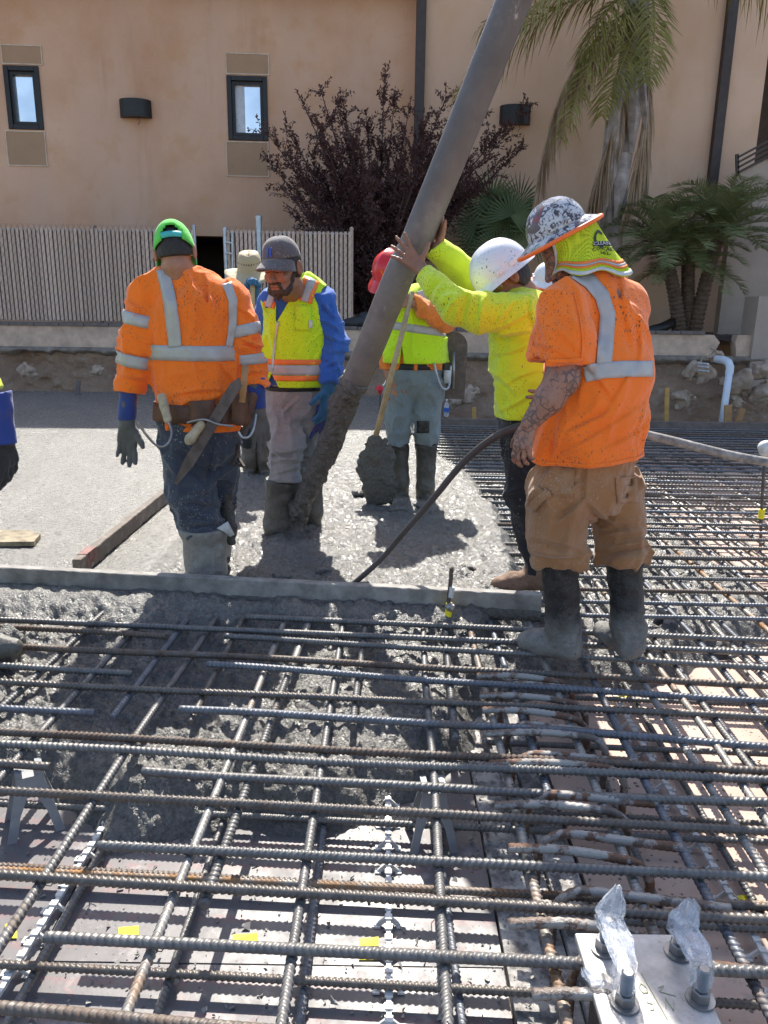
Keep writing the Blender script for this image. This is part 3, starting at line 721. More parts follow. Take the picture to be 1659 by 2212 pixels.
stake(168, 822, 862, 11.85, .06, 'grey weathered stake in the bank at the far left of the slab', 'cap_block', 1)
fb = MB(); a = G(930, 903, .06); b = G(1670, 922, .06); a[1] = b[1] = (a[1] + b[1]) / 2
fb.bar((a[0], a[1], -.04), (9, a[1] - .0, -.04), .045, .24)
tag(fb.build('form_board', M['cap_block']), 'long brown form board along the far edge of the reinforcing mat', 'board')
DFB = a[1]
# barricade rail behind the arms
mb = MB(); z_ = W(1020, 703, 13.05)[2]
mb.bar((W(960, 700, 13.0)[0], 13.02, zc1 + .06), (W(1100, 700, 13.0)[0], 13.02, zc1 + .06), .04, .09); mb.bar((W(1020, 700, 13.0)[0], 13.02, zc1), (W(1020, 700, 13.0)[0], 13.02, zc1 + .3), .06, .05)
mb.bar((W(975, 700, 13.0)[0], 13.07, zc1 + .25), (W(1100, 700, 13.0)[0], 13.07, zc1 + .25), .04, .09)
tag(mb.build('barricade', M['lumber_yellow']), 'orange yellow wooden rail on the planter wall behind the raised arms', 'barricade')
# irrigation pipe and tarp in the planter
mb = MB(); mb.tube([W(1400, 716, 13.2), W(1430, 708, 13.4), W(1462, 692, 13.9)], .085, 12); tag(mb.build('drain_hose', M['dark_metal'], smooth=True), 'thick black corrugated pipe lying in the planter beside the small palms', 'pipe')
V, Q = sdf_mesh([ell(W(770, 697, 13.1), (.26, .15, .11)), ell(W(790, 690, 13.15), (.14, .12, .12))], .02, disp=lambda P: .05 * (vnoise3(P * 9) - .5)); mk('tarp_bundle', V, Q, M['tarp'], None, False, origin=W(770, 697, 13.1), label='dark crumpled tarp on the planter wall right of the fence end', cat='tarp')

# ---- slatted chain link fence -----------------------------------------
DF = 13.05
def fx(px): return W(px, 600, DF)[0]
zf1 = W(200, 489, DF)[2]; zf0 = zc1 + .03
slat_me = None
def fence_panel(px0, px1, label, posts, group=None, step=.0665, gate=False):
    global slat_me
    x0, x1 = fx(px0), fx(px1)
    f = thing('fence' if not gate else 'gate', label, 'fence' if not gate else 'gate', ((x0 + x1) / 2, DF, zf0), group)
    if slat_me is None:
        slat_me = newmesh('slat', np.array(MB().box((-.0232, -.008, 0), (.0232, .008, zf1 - zf0 - .03)).v), MB().box((0, 0, 0), (1, 1, 1)).f, M['slat'])
    n = int((x1 - x0) / step)
    for k in range(n):
        inst('slat', slat_me, f, (x0 + (k + .5) * (x1 - x0) / n, DF + random.uniform(-.004, .004), zf0 + random.uniform(-.003, .003)), (0, random.uniform(-.0022, .0022), 0))
    MB().box((x0, DF + .012, zf0), (x1, DF + .016, zf1 - .07)).build('gap_shade_sheet', M['gap_shade'], f)  # added dark sheet that stands in for the shade in the slat gaps
    mb = MB(); h = zf1 - zf0 + .03; d = .09; 
    for sgn in (1, -1):
        c = x0 - h * .62
        while c < x1 + h * .62:
            p, q = np.array([c, zf0]), np.array([c + sgn * h * .62, zf0 + h])
            # clip to the panel
            t0, t1 = 0, 1
            dx = q[0] - p[0]
            ta, tb = (x0 - p[0]) / dx, (x1 - p[0]) / dx
            t0, t1 = max(0, min(ta, tb)), min(1, max(ta, tb))
            if t1 - t0 > .03:
                a_ = p + (q - p) * t0; b_ = p + (q - p) * t1
                mb.tube([(a_[0], DF - .011 - .004 * sgn, a_[1]), (b_[0], DF - .011 - .004 * sgn, b_[1])], .0021, 3, False)
            c += d
    mb.build('chain_link', M['wire'], f, kind='stuff')
    for (px, r, zt, mt) in posts:
        xx = fx(px); mb = MB().tube([(xx, DF + .03, zc1 - .05), (xx, DF + .03, zt)], r, 12); mb.lathe([(r * 1.12, 0), (r * 1.12, .03), (r * .5, .05)], 12, Matrix.Translation((xx, DF + .03, zt)))
        po = mb.build('post', M[mt], f, smooth=False); autosmooth(po)
    mb = MB(); mb.tube([(x0, DF + .025, zf1 - .06), (x1, DF + .025, zf1 - .06)], .016, 8); mb.tube([(x0, DF + .025, zf0 + .08), (x1, DF + .025, zf0 + .08)], .012, 8); autosmooth(mb.build('rail', M['galv'], f))
    return f
fence_panel(-90, 424, 'long pink slatted chain link fence panel at the left of the dark opening', [(-70, .03, zf1, 'galv'), (212, .025, zf1 - .03, 'wire'), (423, .03, zf1, 'galv')])
g_ = fence_panel(492, 556, 'narrow slatted gate panel between two galvanised posts', [(489, .036, W(489, 497, DF)[2], 'galv'), (561, .05, W(561, 471, DF)[2], 'galv')], gate=True)
mb = MB()
for py in (522, 545, 585, 640): mb.bar(W(486, py, DF - .02), W(502, py + 3, DF - .02), .02, .02)
mb.bar(W(502, 505, DF - .02), W(502, 660, DF - .02), .022, .022); mb.build('hinge_frame', M['galv'], g_)
fence_panel(566, 760, 'pink slatted chain link fence panel right of the tall galvanised post', [(759, .03, zf1, 'slat')])
# ================================================================== DECK, CONCRETE, REINFORCEMENT
ZD = -0.24                                 # top of the formwork deck
deck = mk('deck', *[(lambda b: (b.v, b.f))(MB().box((-9, -3, ZD - .2), (9, 9.3, ZD - .03)))][0], M['slurry'], kind='structure')
pan = None
for i, x0 in enumerate((-4.55, -3.33, -2.11, -.89, .62, 1.84, 3.06, 4.28)):
    for j, y0 in enumerate((-3.6, -1.16, 1.28, 3.72, 6.16)):
        if x0 < .5 and y0 > 2: continue
        mt = M['deck'] if x0 < .5 else M['deck_pink']
        loc = (x0 + .002, y0 + (.9 if x0 > .5 else .35), ZD - .02 + random.uniform(-.0015, .0015))
        if pan is None:
            mb = MB().box((0, 0, 0), (1.216, 2.436, .02)); o = mk('plywood_panel', np.array(mb.v) + np.array(loc), mb.f, mt, deck, origin=loc); pan = o.data
        else: inst('plywood_panel', pan, deck, loc, (0, 0, random.uniform(-.001, .001)), mat=mt)
xb = .335
for w, dz in ((.105, .012), (.07, -.012), (.10, .008)):          # splattered boards beside the beam trench
    mb = MB().box((xb, -2.5, ZD - .028), (xb + w - .006, 3.4, ZD + dz)); o = mb.build('board', M['splat_board'], deck); xb += w
def pin(poly, z): return np.array([G(x, y, z)[:2] for x, y in poly])
def sdist(X, Y, poly):                     # signed distance, inside positive
    d = np.full(X.shape, 1e9); ins = np.zeros(X.shape, bool); n = len(poly)
    for i in range(n):
        ax_, ay = poly[i]; bx, by = poly[(i + 1) % n]
        ex, ey = bx - ax_, by - ay; t = np.clip(((X - ax_) * ex + (Y - ay) * ey) / (ex * ex + ey * ey + 1e-12), 0, 1)
        d = np.minimum(d, (X - ax_ - t * ex) ** 2 + (Y - ay - t * ey) ** 2)
        c = ((ay > Y) != (by > Y)) & (X < (bx - ax_) * (Y - ay) / (by - ay + 1e-12) + ax_); ins ^= c
    return np.where(ins, 1, -1) * np.sqrt(d)
sst = lambda a, b, x: (lambda t: t * t * (3 - 2 * t))(np.clip((x - a) / (b - a), 0, 1))
slabP = np.vstack([pin([(-900, 1262), (0, 1285), (500, 1300), (1000, 1322), (1100, 1300), (1118, 1236), (1092, 1180), (1070, 1110), (1040, 1052), (985, 1000), (930, 962), (905, 925)], .04), [[.75, 9.6], [.75, 12.4], [-12, 12.4]]])
lowP = pin([(-500, 1790), (0, 1660), (105, 1668), (150, 1720), (180, 1785), (330, 1762), (500, 1742), (640, 1748), (760, 1742), (830, 1715), (862, 1690), (955, 1662), (1010, 1618), (1052, 1600), (1062, 1500), (1140, 1462), (1250, 1446), (1350, 1436), (1420, 1440), (1530, 1400), (1700, 1345), (1760, 1300), (1560, 1180), (1480, 1120), (1400, 1068), (1250, 1010), (1120, 985), (1000, 960), (900, 940), (-700, 1100), (-900, 1262)], -.09)
def conc_z(X, Y):
    a = sdist(X, Y, lowP) + .05 * fbm2(X, Y, 4, 3); s_ = sdist(X, Y, slabP) + .05 * fbm2(X + 9, Y, 5, 3)
    lum = fbm2(X, Y, 11, 4, .6); agg = fbm2(X + 3, Y + 8, 38, 2, .6); fin = fbm2(X + 1, Y + 2, 85, 2, .6); big = fbm2(X - 5, Y, 2.6, 3)
    right = sst(.25, .7, X)
    zl = -.082 - .012 * right + .035 * big + .026 * lum + .020 * agg + .010 * fin
    sc = (X + .27 * 0 - 0)  # bank of concrete pushed up against the screed, left
    fy = np.interp(X, [-3, -1.9, .8, 3], [3.85, 3.76, 3.40, 3.2])
    zl = zl + (.035 * np.exp(-((Y - fy + .22) / .2) ** 2) + .02 * np.exp(-((Y - fy + .5) / .2) ** 2)) * sst(-.35, -1.0, X)
    z = ZD - .10 + (zl - ZD + .10) * sst(-.03, .24, a) ** .8
    smooth = sst(-1.05, -1.45, X + .30 * (Y - 3.7) * 0 + np.clip(.0, 0, 1)) * sst(3.2, 3.9, Y)
    smooth = np.maximum(smooth, sst(6.6, 7.6, Y))
    rz = .035 + (.018 * big + .024 * lum + .014 * agg + .007 * fin) * (1 - .85 * smooth) + .003 * agg * smooth
    c = G(650, 1165, .05); rz = rz + .06 * np.exp(-(((X - c[0]) / .22) ** 2 + ((Y - c[1]) / .3) ** 2))
    for (px, py, h, r) in ((620, 1010, .04, .25), (880, 1085, .03, .2), (760, 1130, .025, .3), (560, 1020, .03, .25), (1000, 1210, .03, .25)):
        c = G(px, py, .05); rz = rz + h * np.exp(-((X - c[0]) ** 2 + (Y - c[1]) ** 2) / r ** 2) * (.6 + .8 * lum)
    return z + (rz - z) * sst(-.14, .05, s_), smooth
ud = np.exp(np.linspace(math.log(1.66), math.log(12.3), 620)); uu = np.linspace(-.86, .86, 600)
Yg, Ug = np.meshgrid(ud, uu, indexing='ij'); Xg = Ug * (Yg + .35)
Zg, SM = conc_z(Xg, Yg)
V = np.stack([Xg, Yg, Zg], -1).reshape(-1, 3); i = np.arange(V.shape[0]).reshape(Yg.shape)
Q = np.stack([i[:-1, :-1], i[:-1, 1:], i[1:, 1:], i[1:, :-1]], -1).reshape(-1, 4)
keep = (V[Q, 2].max(1) > ZD - .06); Q = Q[keep]
used = np.unique(Q); rm = np.full(len(V), -1); rm[used] = np.arange(len(used)); smq = SM.ravel()[Q].mean(1)
o = mk('wet_concrete', V[used], rm[Q][:, ::-1], M['concrete'], smooth=True, kind='structure')
o.data.materials.append(M['concrete_smooth']); o.data.polygons.foreach_set('material_index', (smq > .5).astype(np.int32))
def ground_z(x, y): return float(conc_z(np.array([x]), np.array([y]))[0][0])

def ORD(k): return ('first second third fourth fifth sixth seventh eighth ninth tenth eleventh twelfth thirteenth fourteenth fifteenth'.split() + ['%d%s' % (i, {1: 'st', 2: 'nd', 3: 'rd'}.get(i % 10, 'th')) for i in range(16, 70)])[k]
# ---- rebar -------------------------------------------------------------
def rib_mesh(name, L, r, pitch, n=8, skew=.006, bend=0.0):
    prof = ((0, 0.9), (.42, .9), (.56, 1.12), (.84, 1.12))
    m_ = int(L / pitch); ring = []
    for k in range(m_):
        for f_, s_ in prof: ring.append(((k + f_) * pitch, r * s_))
    ring = [(0.0, r * .86)] + ring + [(L, r * .9)]
    xs = np.array([a for a, b in ring]); rs = np.array([b for a, b in ring]); th = np.arange(n) * 2 * math.pi / n
    Xr = xs[:, None] + skew * np.cos(2 * th)[None, :] * ((xs > .01) & (xs < L - .01))[:, None]
    lon = 1 + .10 * (np.arange(n) % (n // 2) == 0)
    Rr = rs[:, None] * np.maximum(lon[None, :] * .93 * 0 + 1, 1) ; Rr = np.maximum(Rr, r * 1.1 * (np.arange(n) % (n // 2) == 0)[None, :])
    bd = bend * (np.sin(xs * 2.1 + bend * 900) + .5 * np.sin(xs * 4.7 + 1))[:, None]; V = np.stack([Xr, Rr * np.cos(th) + bd, Rr * np.sin(th) + .5 * bd], -1).reshape(-1, 3); N = len(xs)
    i = np.arange(N * n).reshape(N, n); j = np.roll(i, -1, 1)
    Q = [tuple(q) for q in np.stack([i[:-1], j[:-1], j[1:], i[1:]], -1).reshape(-1, 4)[:, ::-1]]
    Q += [tuple(range(n)), tuple(range((N - 1) * n, N * n))[::-1]]
    return newmesh(name, V, Q, M['rebar'], True)
RBV = [rib_mesh('rebar', 9.0, .0128, .0175, bend=b_) for b_ in (.0, .004, -.0055, .007)]; RB = RBV[0]; RBS = rib_mesh('rebar_thin', 9.0, .0105, .0155)
RBF = rib_mesh('rebar_far', 9.0, .0105, .03, 6)
def bar_at(a, b, mat, label, group=None, mesh=None, slide=0.0, dz=0.0):
    a = np.array(a, float); b = np.array(b, float); d = nrm(b - a); a = a - d * slide; a[2] += dz
    q = Vector(d).to_track_quat('X', 'Z').to_euler()
    q.rotate_axis('X', random.uniform(0, 6.28))
    o = inst('rebar', mesh or random.choice(RBV), None, a, q, mat=M[mat], label=label, cat='rebar', group=group); return o
MATS = {'g': 'rebar', 'b': 'rebar_brown', 'r': 'rebar_rust', 'u': 'rebar_blue'}
# transverse top bars: (x0, y0, x1, y1, colour, end) end L = left end in view, R = right end in view, F = runs right through
TOP = [
 (530, 1332, 1659, 1384, 'g', 'L', 'starting out of the concrete just in front of the screed board'),
 (0, 1339, 1659, 1411, 'g', 'F', 'just in front of the screed board, half sunk in concrete at left'),
 (0, 1356, 360, 1377, 'b', 'R', 'dipping into the concrete at the left, short of the big shadow'),
 (485, 1374, 1659, 1444, 'g', 'L', 'with its cut left end lying on shadowed concrete, farthest of the cut ends'),
 (55, 1397, 1659, 1480, 'b', 'F', 'first full width brown bar behind the lapped bars'),
 (0, 1437, 285, 1453, 'g', 'R', 'whose right end stops over sunlit concrete at left, farthest of such laps'),
 (447, 1439, 1659, 1512, 'u', 'L', 'bluish, with its left end over the large shadow'),
 (0, 1473, 1659, 1551, 'b', 'F', 'second full width brown bar over the lumpy concrete'),
 (0, 1527, 206, 1538, 'u', 'R', 'short bluish piece ending over the shaded concrete at left'),
 (387, 1534, 1659, 1607, 'u', 'L', 'blue grey, starting in the middle of the large shadow'),
 (0, 1581, 1659, 1667, 'b', 'F', 'third full width brown bar above the concrete edge'),
 (0, 1609, 1659, 1686, 'g', 'F', 'dark bar lying close under the third full width brown bar'),
 (0, 1644, 111, 1652, 'b', 'R', 'short end piece resting over the grey chair at the left edge'),
 (307, 1664, 1659, 1738, 'g', 'L', 'pale grey, with its left end above the concrete edge'),
 (0, 1708, 1659, 1796, 'b', 'F', 'brown full width bar along the edge of the concrete'),
 (212, 1826, 1659, 1895, 'g', 'L', 'grey, with its left end beside the white bolster strip'),
 (0, 1891, 1659, 1986, 'b', 'F', 'thick brown full width bar over the bare plywood'),
 (97, 2024, 1659, 2101, 'g', 'L', 'grey, nearest to the camera with a cut left end'),
 (0, 2190, 1659, 2290, 'b', 'F', 'rusty, nearest of all at the bottom edge'),
]
for x0, y0, x1, y1, c, e, txt in TOP:
    lab = 'ribbed bar ' + txt
    a, b = G(x0, y0, 0), G(x1, y1, 0)
    if e == 'L': bar_at(a, b, MATS[c], lab)
    elif e == 'R': bar_at(b, a, MATS[c], lab)
    else: bar_at(a, b, MATS[c], lab, slide=2.2 + random.random() * .4)
# lower mat, across
for x0, y0, x1, y1, c, txt in ((0, 1736, 1659, 1820, 'g', 'farthest bar of the lower mat crossing under the concrete edge'), (0, 1871, 1659, 1960, 'b', 'bar of the lower mat behind the thick brown bar'),
                          (0, 1879, 1659, 1955, 'r', 'rust streaked lower bar twinned behind the thick brown bar'), (0, 2083, 1659, 2172, 'b', 'rusty bar of the lower mat nearest the bottom edge')):
    bar_at(G(x0, y0, -.19), G(x1, y1, -.19), MATS[c], 'ribbed steel ' + txt, slide=2.4, mesh=RBS)
# bars running away from the camera, top mat
LON = [
 ((0, 2046), (440, 1372), 'g', 'N', 'leftmost pale bar running away from the bottom left corner'),
 ((280, 2176), (605, 1367), 'r', 'N', 'rust orange and white bar running away left of the middle'),
 ((615, 2171), (745, 1322), 'g', 'N', 'grey bar running away near the middle, bent a little at its near end'),
 ((965, 2211), (914, 1324), 'g', 'N', 'grey bar running away over the grey plastic chair'),
 ((580, 1579), (655, 1377), 'r', 'E', 'short bar pointing at the camera with rusty cut end, beside the orange bar'),
 ((242, 1552), (365, 1390), 'u', 'E', 'short blue bar pointing at the camera in the left shadow'),
 ((0, 1682), (270, 1382), 'g', 'N', 'pale bar running away over the left grey chair'),
 ((5, 1522), (170, 1377), 'g', 'N', 'bar running away at the far left over sunlit concrete'),
 ((767, 1574), (790, 1324), 'g', 'E', 'short bar pointing at the camera with cut end right of the middle bar'),
 ((410, 1562), (500, 1382), 'b', 'E', 'short brown bar ending in the deep shadow, plastered with grout'),
 ((984, 1597), (957, 1327), 'g', 'E', 'short bar pointing at the camera beside the taped stake'),
 ((440, 1956), (548, 1660), 'g', 'E', 'short bar whose cut end hangs over bare plywood, twinned with a darker one'),
 ((1210, 2146), (1009, 1327), 'r', 'N', 'rusty pale bar running away along the splattered boards'),
 ((1190, 1731), (1054, 1332), 'u', 'E', 'blue bar running away through the hooked bars'),
 ((1659, 2186), (1234, 1377), 'u', 'N', 'blue bar running away from the bottom right past the hooked bars'),
]
for a, b, c, e, txt in LON:
    A, B = G(*a, -.026), G(*b, -.026)
    bar_at(A, B, MATS[c], 'ribbed steel ' + txt, slide=0 if e == 'E' else 1.2)
for a, b, c, txt in (((650, 2196), (715, 1656), 'u', 'dark bar of the lower mat beside the middle bar'), ((45, 2156), (300, 1691), 'g', 'dark bar of the lower mat along the left white strip'),
                     ((345, 2176), (510, 1690), 'g', 'dark bar of the lower mat right of the rust orange bar'), ((985, 2100), (925, 1640), 'u', 'dark bar of the lower mat under the chair bar')):
    bar_at(G(*a, -.213), G(*b, -.213), MATS[c], 'ribbed steel ' + txt, slide=.8, mesh=RBS)
# right-hand field: bars running away, by their spacing
rr = random.Random(3)
dirx = math.tan(R(1.0))
for k, x in enumerate((.70, 1.07, 1.16, 1.245, 1.405, 1.58, 1.63, 1.80, 2.0, 2.18, 2.24, 2.42, 2.62, 2.85, 3.05, 3.3, 3.5, 3.75, 4.0, 4.25, 4.5, 4.75)):
    a = np.array([x - dirx * 3 + rr.uniform(-.015, .015), .3, -.026])
    far = a + np.array([dirx * 9, 9, 0]); c = rr.choice('grguru')
    bar_at(a, far, MATS[c], 'ribbed bar running away through the right hand mat, %s from the left' % ORD(k), 'bars running away at the right')
for k, x in enumerate((.82, 1.1, 1.4, 1.7, 2.0, 2.3, 2.6, 2.95, 3.3, 3.7)):
    a = np.array([x - dirx * 3, .3, -.213]); bar_at(a, a + np.array([dirx * 9, 9, 0]), MATS[rr.choice('gub')], 'dark lower bar at the right running away, %s from the left' % ORD(k), 'lower bars running away at the right', mesh=RBS)
# far transverse bars
y = 3.42; k = 0
while y < DFB - .06:
    t = (y - 3.4) / 6
    a = np.array([-.6 - rr.random() * .5, y + .02 + .03 * (1 - t), 0.0]); b = np.array([8.4, y - .12 * (1 - t), 0.0])
    c = rr.choice('gggubb')
    bar_at(a, b, MATS[c], 'dark cross bar of the far right mat, %s nearest behind the black boots' % ORD(k), 'cross bars of the far right mat', mesh=RBS if y < 5.2 else RBF)
    if k % 3 == 0: bar_at(a + np.array([0, .07, -.19]), b + np.array([0, .07, -.19]), MATS['g'], 'dark ribbed lower bar running left to right in the far right mat', 'lower cross bars of the far right mat', mesh=RBF)
    y += rr.uniform(.15, .2); k += 1
for (px, py, c, txt) in ((1420, 1036, 'g', 'farthest'), (1435, 1066, 'g', 'second farthest'), (1463, 1093, 'g', 'middle'), (1508, 1142, 'b', 'second nearest'), (1600, 1208, 'b', 'nearest')):
    e = G(px, py, .012); bar_at(e, e + np.array([-9, .2, 0]), MATS[c], 'lapped cross bar whose cut right end lies behind the brown trousers, %s of five' % txt)
# near right lower cross bars
for k, y in enumerate((1.75, 2.2, 2.62, 3.0)):
    bar_at((.4, y, -.19), (9.4, y - .45, -.19), MATS['gbg'[k % 3]], 'dark lower cross bar over the pink plywood, %s nearest' % ORD(k), 'lower cross bars over the pink plywood', mesh=RBS)
# hooked stirrup bars, grout covered
def hook(px, py, kind, ln, txt):
    c = G(px, py, .0); mb = MB(); rr_ = .0125; th = random.uniform(-.06, .06); dx = np.array([math.cos(th), math.sin(th) - .09, 0])
    if kind == 'A':
        pts = [c + dx * ln * t + np.array([0, 0, .012 * math.sin(3 * t)]) for t in np.linspace(0, 1, 9)]
        e = pts[-1]; pts += [e + dx * .075 * math.sin(a) + np.array([0, 0, -.075 * (1 - math.cos(a))]) for a in np.linspace(.25, math.pi / 2, 6)]; pts.append(pts[-1] + np.array([0, 0, -.12]))
    else:
        b0 = c + dx * .0
        pts = [b0 + np.array([-.0, 0, -.20]), b0 + np.array([0, 0, -.09])] + [b0 + dx * .085 * (1 - math.cos(a)) + np.array([0, 0, -.085 + .085 * math.sin(a)]) for a in np.linspace(.2, math.pi / 2, 7)]
        e = pts[-1]; pts += [e + dx * ln * t + np.array([0, 0, -.015 * t]) for t in np.linspace(.1, 1, 8)]
    P = [pts[0]]                                    # resample so that the ribs read
    for a, b in zip(pts, pts[1:]):
        n_ = max(1, int(np.linalg.norm(b - a) / .009)); P += [a + (b - a) * (i + 1) / n_ for i in range(n_)]
    mb.tube(P, [rr_ * (1.1 if (i % 2) else .95) for i in range(len(P))], 8)
    o = tag(mb.build('hooked_rebar', M['rebar_grout'], smooth=True, origin=c), 'bent grouted bar, ' + txt, 'rebar')
OR = ('farthest', 'second farthest', 'third farthest', 'fourth farthest', 'fifth farthest', 'sixth farthest', 'seventh farthest', 'nearest')
for k, (px, py, ln) in enumerate(((1030, 1460, .3), (1036, 1503, .32), (1042, 1534, .3), (1050, 1585, .34), (1058, 1650, .36), (1068, 1740, .32), (1099, 1832, .3), (1098, 1996, .26))):
    hook(px, py, 'A', ln, '%s of the eight with a straight left end' % OR[k])
hook(1148, 2148, 'A', .25, 'at the bottom edge left of the bearing plate')
for k, (px, py, ln) in enumerate(((1083, 1474, .32), (1095, 1560, .3), (1108, 1626, .32), (1140, 1712, .3), (1166, 1795, .3), (1200, 1918, .34), (1240, 2050, .5))):
    hook(px, py, 'B', ln, '%s of the seven rising arched at the left' % OR[k if k < 6 else 7])
# ties, crumbs
mb = MB()
xs_l = [(a, b) for a, b, c, e, t in LON if e == 'N']
for a, b in xs_l:
    A, B = G(*a, -.013), G(*b, -.013)
    for x0, y0, x1, y1, c, e, t_ in TOP[4:]:
        if random.random() < .2: continue
        P_, Q_ = G(x0, y0, -.013), G(x1, y1, -.013); d1, d2 = (B - A)[:2], (Q_ - P_)[:2]
        den = d1[0] * d2[1] - d1[1] * d2[0]; w_ = (P_ - A)[:2]; t = (w_[0] * d2[1] - w_[1] * d2[0]) / den; u = (w_[0] * d1[1] - w_[1] * d1[0]) / den
        if -.1 < t < 1.1 and 0 < u < 1:
            c_ = A + (B - A) * t; pts = []
            for s_ in np.linspace(0, 5.2, 14): pts.append(c_ + np.array([.019 * math.cos(s_ * 1.3) + random.uniform(-.002, .002), .019 * math.sin(s_ * 1.3), .016 * math.cos(s_ * 2.1)]))
            for s_ in (.012, .03): pts.append(pts[-1] + np.array([random.uniform(-.015, .015), random.uniform(-.02, .01), random.uniform(-.004, .016)]))
            mb.tube(pts, .0015, 4)
tag(mb.build('tie_wire', M['rubber']), 'thin black tie wires twisted round the bar crossings', 'tie wire', None, 'stuff')
mb = MB()
for _ in range(2200):
    x, y = (random.uniform(-1.1, .35), random.uniform(1.25, 2.4)) if random.random() < .5 else (random.uniform(.0, 1.6) if random.random() < .7 else random.uniform(.34, .6), random.uniform(1.2, 3.0))
    r = abs(random.gauss(0, .0042)) + .0012; c = np.array([x, y, ZD + r * .6 + (.012 if .33 < x < .62 else 0)])
    v = [c + r * np.array([random.uniform(-1, 1), random.uniform(-1, 1), random.uniform(-.6, .9)]) for _ in range(5)]
    mb.add(v, [(0, 1, 2), (0, 2, 3), (0, 3, 1), (1, 2, 4), (2, 3, 4), (3, 1, 4)])
tag(mb.build('concrete_crumb', M['concrete_dry']), 'loose concrete crumbs scattered on the plywood', 'debris', None, 'stuff')

# ---- bar chairs, bolster strips, tags -----------------------------------
def chair_meshes():
    legs = MB()
    poly = [(-.075, -.2), (-.034, 0), (.034, 0), (.075, -.2), (.05, -.2), (.034, -.12), (.012, -.065), (-.012, -.065), (-.034, -.12), (-.05, -.2)]
    for sgn in (-1, 1):
        Mx = Matrix.Translation((0, sgn * .026, 0)) @ Matrix.Rotation(sgn * .16, 4, 'X')
        legs.plate(poly, .007, Mx)
    pl = newmesh('leg_frame', legs.v, legs.f, M['grey_plastic'])
    t = MB(); t.box((-.036, -.032, -.012), (.036, .032, .004)); t.box((-.036, -.03, .0), (-.018, .03, .024)); t.box((.018, -.03, .0), (.036, .03, .024))
    return pl, newmesh('saddle', t.v, t.f, M['grey_plastic'])
CL, CS = chair_meshes()
def bar_chair(px, py, lab, rz=0, s=1.0, z=-.045):
    c = G(px, py, z); e = thing('bar_chair', lab, 'rebar chair', c, 'grey plastic bar chairs'); e.rotation_euler = (0, 0, rz); e.scale = (s, s, 1)
    for nm, me in (('leg_frame', CL), ('saddle', CS)):
        o = bpy.data.objects.new(nm, me); COL.objects.link(o); o.parent = e
bar_chair(935, 1702, 'grey plastic bar chair under the bar right of the middle', .1, 1.05)
bar_chair(62, 1668, 'grey plastic bar chair at the left edge beside the concrete', .5, 1.15)
bar_chair(1440, 1322, 'grey plastic bar chair behind the right rubber boot', .4)
bar_chair(1562, 1078, 'grey plastic bar chair on pale plywood at the far right', .2, .95)
bar_chair(1452, 1020, 'dark bar chair farthest away, beside the brown trousers', .2, .9)
bar_chair(1548, 985, 'blue grey bar chair far off under the pale hose', .3, .9)
def bolster(p, q, lab):
    a, b = G(*p, ZD + .028), G(*q, ZD + .028); L = np.linalg.norm(b - a); d = nrm(b - a); sd = np.array([-d[1], d[0], 0])
    mb = MB(); mb.bar(a, b, .012, .012)
    n_ = int(L / .035)
    for k in range(n_): c = a + d * (k + .5) * .035; mb.bar(c + [0, 0, .008], c + d * .018 + [0, 0, .008], .02, .006)
    o = tag(mb.build('bolster_strip', M['white_plastic'], origin=(a + b) / 2), lab, 'bar support')
    f = MB()
    for k in range(int(L / .105)):
        c = a + d * (k + .3) * .105
        for s_ in (-1, 1): f.bar(c + sd * s_ * .004, c + sd * s_ * .03 - [0, 0, .024], .013, .006, d); f.bar(c + sd * s_ * .022 - [0, 0, .024], c + sd * s_ * .04 - [0, 0, .024], .022, .005)
    f.build('foot', M['white_plastic'], o, kind='stuff')
bolster((840, 2230), (838, 1650), 'white plastic bolster strip running up the middle of the plywood')
bolster((-30, 2190), (236, 1768), 'white plastic bolster strip at the bottom left')
bolster((1700, 2150), (1325, 1500), 'white plastic bolster strip on the pink plywood at the right')
YT = [(24, 2012, 26, 30, .5), (278, 2012, 44, 16, .05), (530, 2026, 54, 13, .04), (797, 2036, 42, 16, .0), (800, 2070, 50, 8, .1), (1340, 1502, 28, 8, 0), (1495, 1512, 40, 8, 0), (1652, 1521, 20, 8, 0), (1437, 1671, 30, 7, 0), (1626, 1683, 36, 7, 0), (1604, 1948, 40, 24, .2)]
pos = ('cut off by the left edge', 'left of the rust orange bar', 'right of the rust orange bar', 'beside the middle white strip', 'faded, in front of another beside the middle white strip', 'behind the hooked bars', 'at the right, far', 'at the right edge, far', 'small, right of the hooked bars', 'at the right edge, mid distance', 'large and bright, near the bottom right')
for (px, py, w, h, a), t_ in zip(YT, pos):
    zt = ZD + .004; c = G(px, py, zt); q = [G(px + sx * w / 2, py + sy * h / 2, zt) for sx, sy in ((-1, 1), (1, 1), (1, -1), (-1, -1))]
    v = [];
    for P_ in (q, [p + np.array([0, 0, .0012]) for p in q]): v += [p + np.array([0, 0, .006 if i == 2 else 0]) for i, p in enumerate(P_)]
    tag(mk('paper_tag', v, [(0, 3, 2, 1), (4, 5, 6, 7), (0, 1, 5, 4), (1, 2, 6, 5), (2, 3, 7, 6), (3, 0, 4, 7)], M['yellow_tag'], None, origin=c), 'yellow paper strip on the plywood ' + t_, 'paper tag')

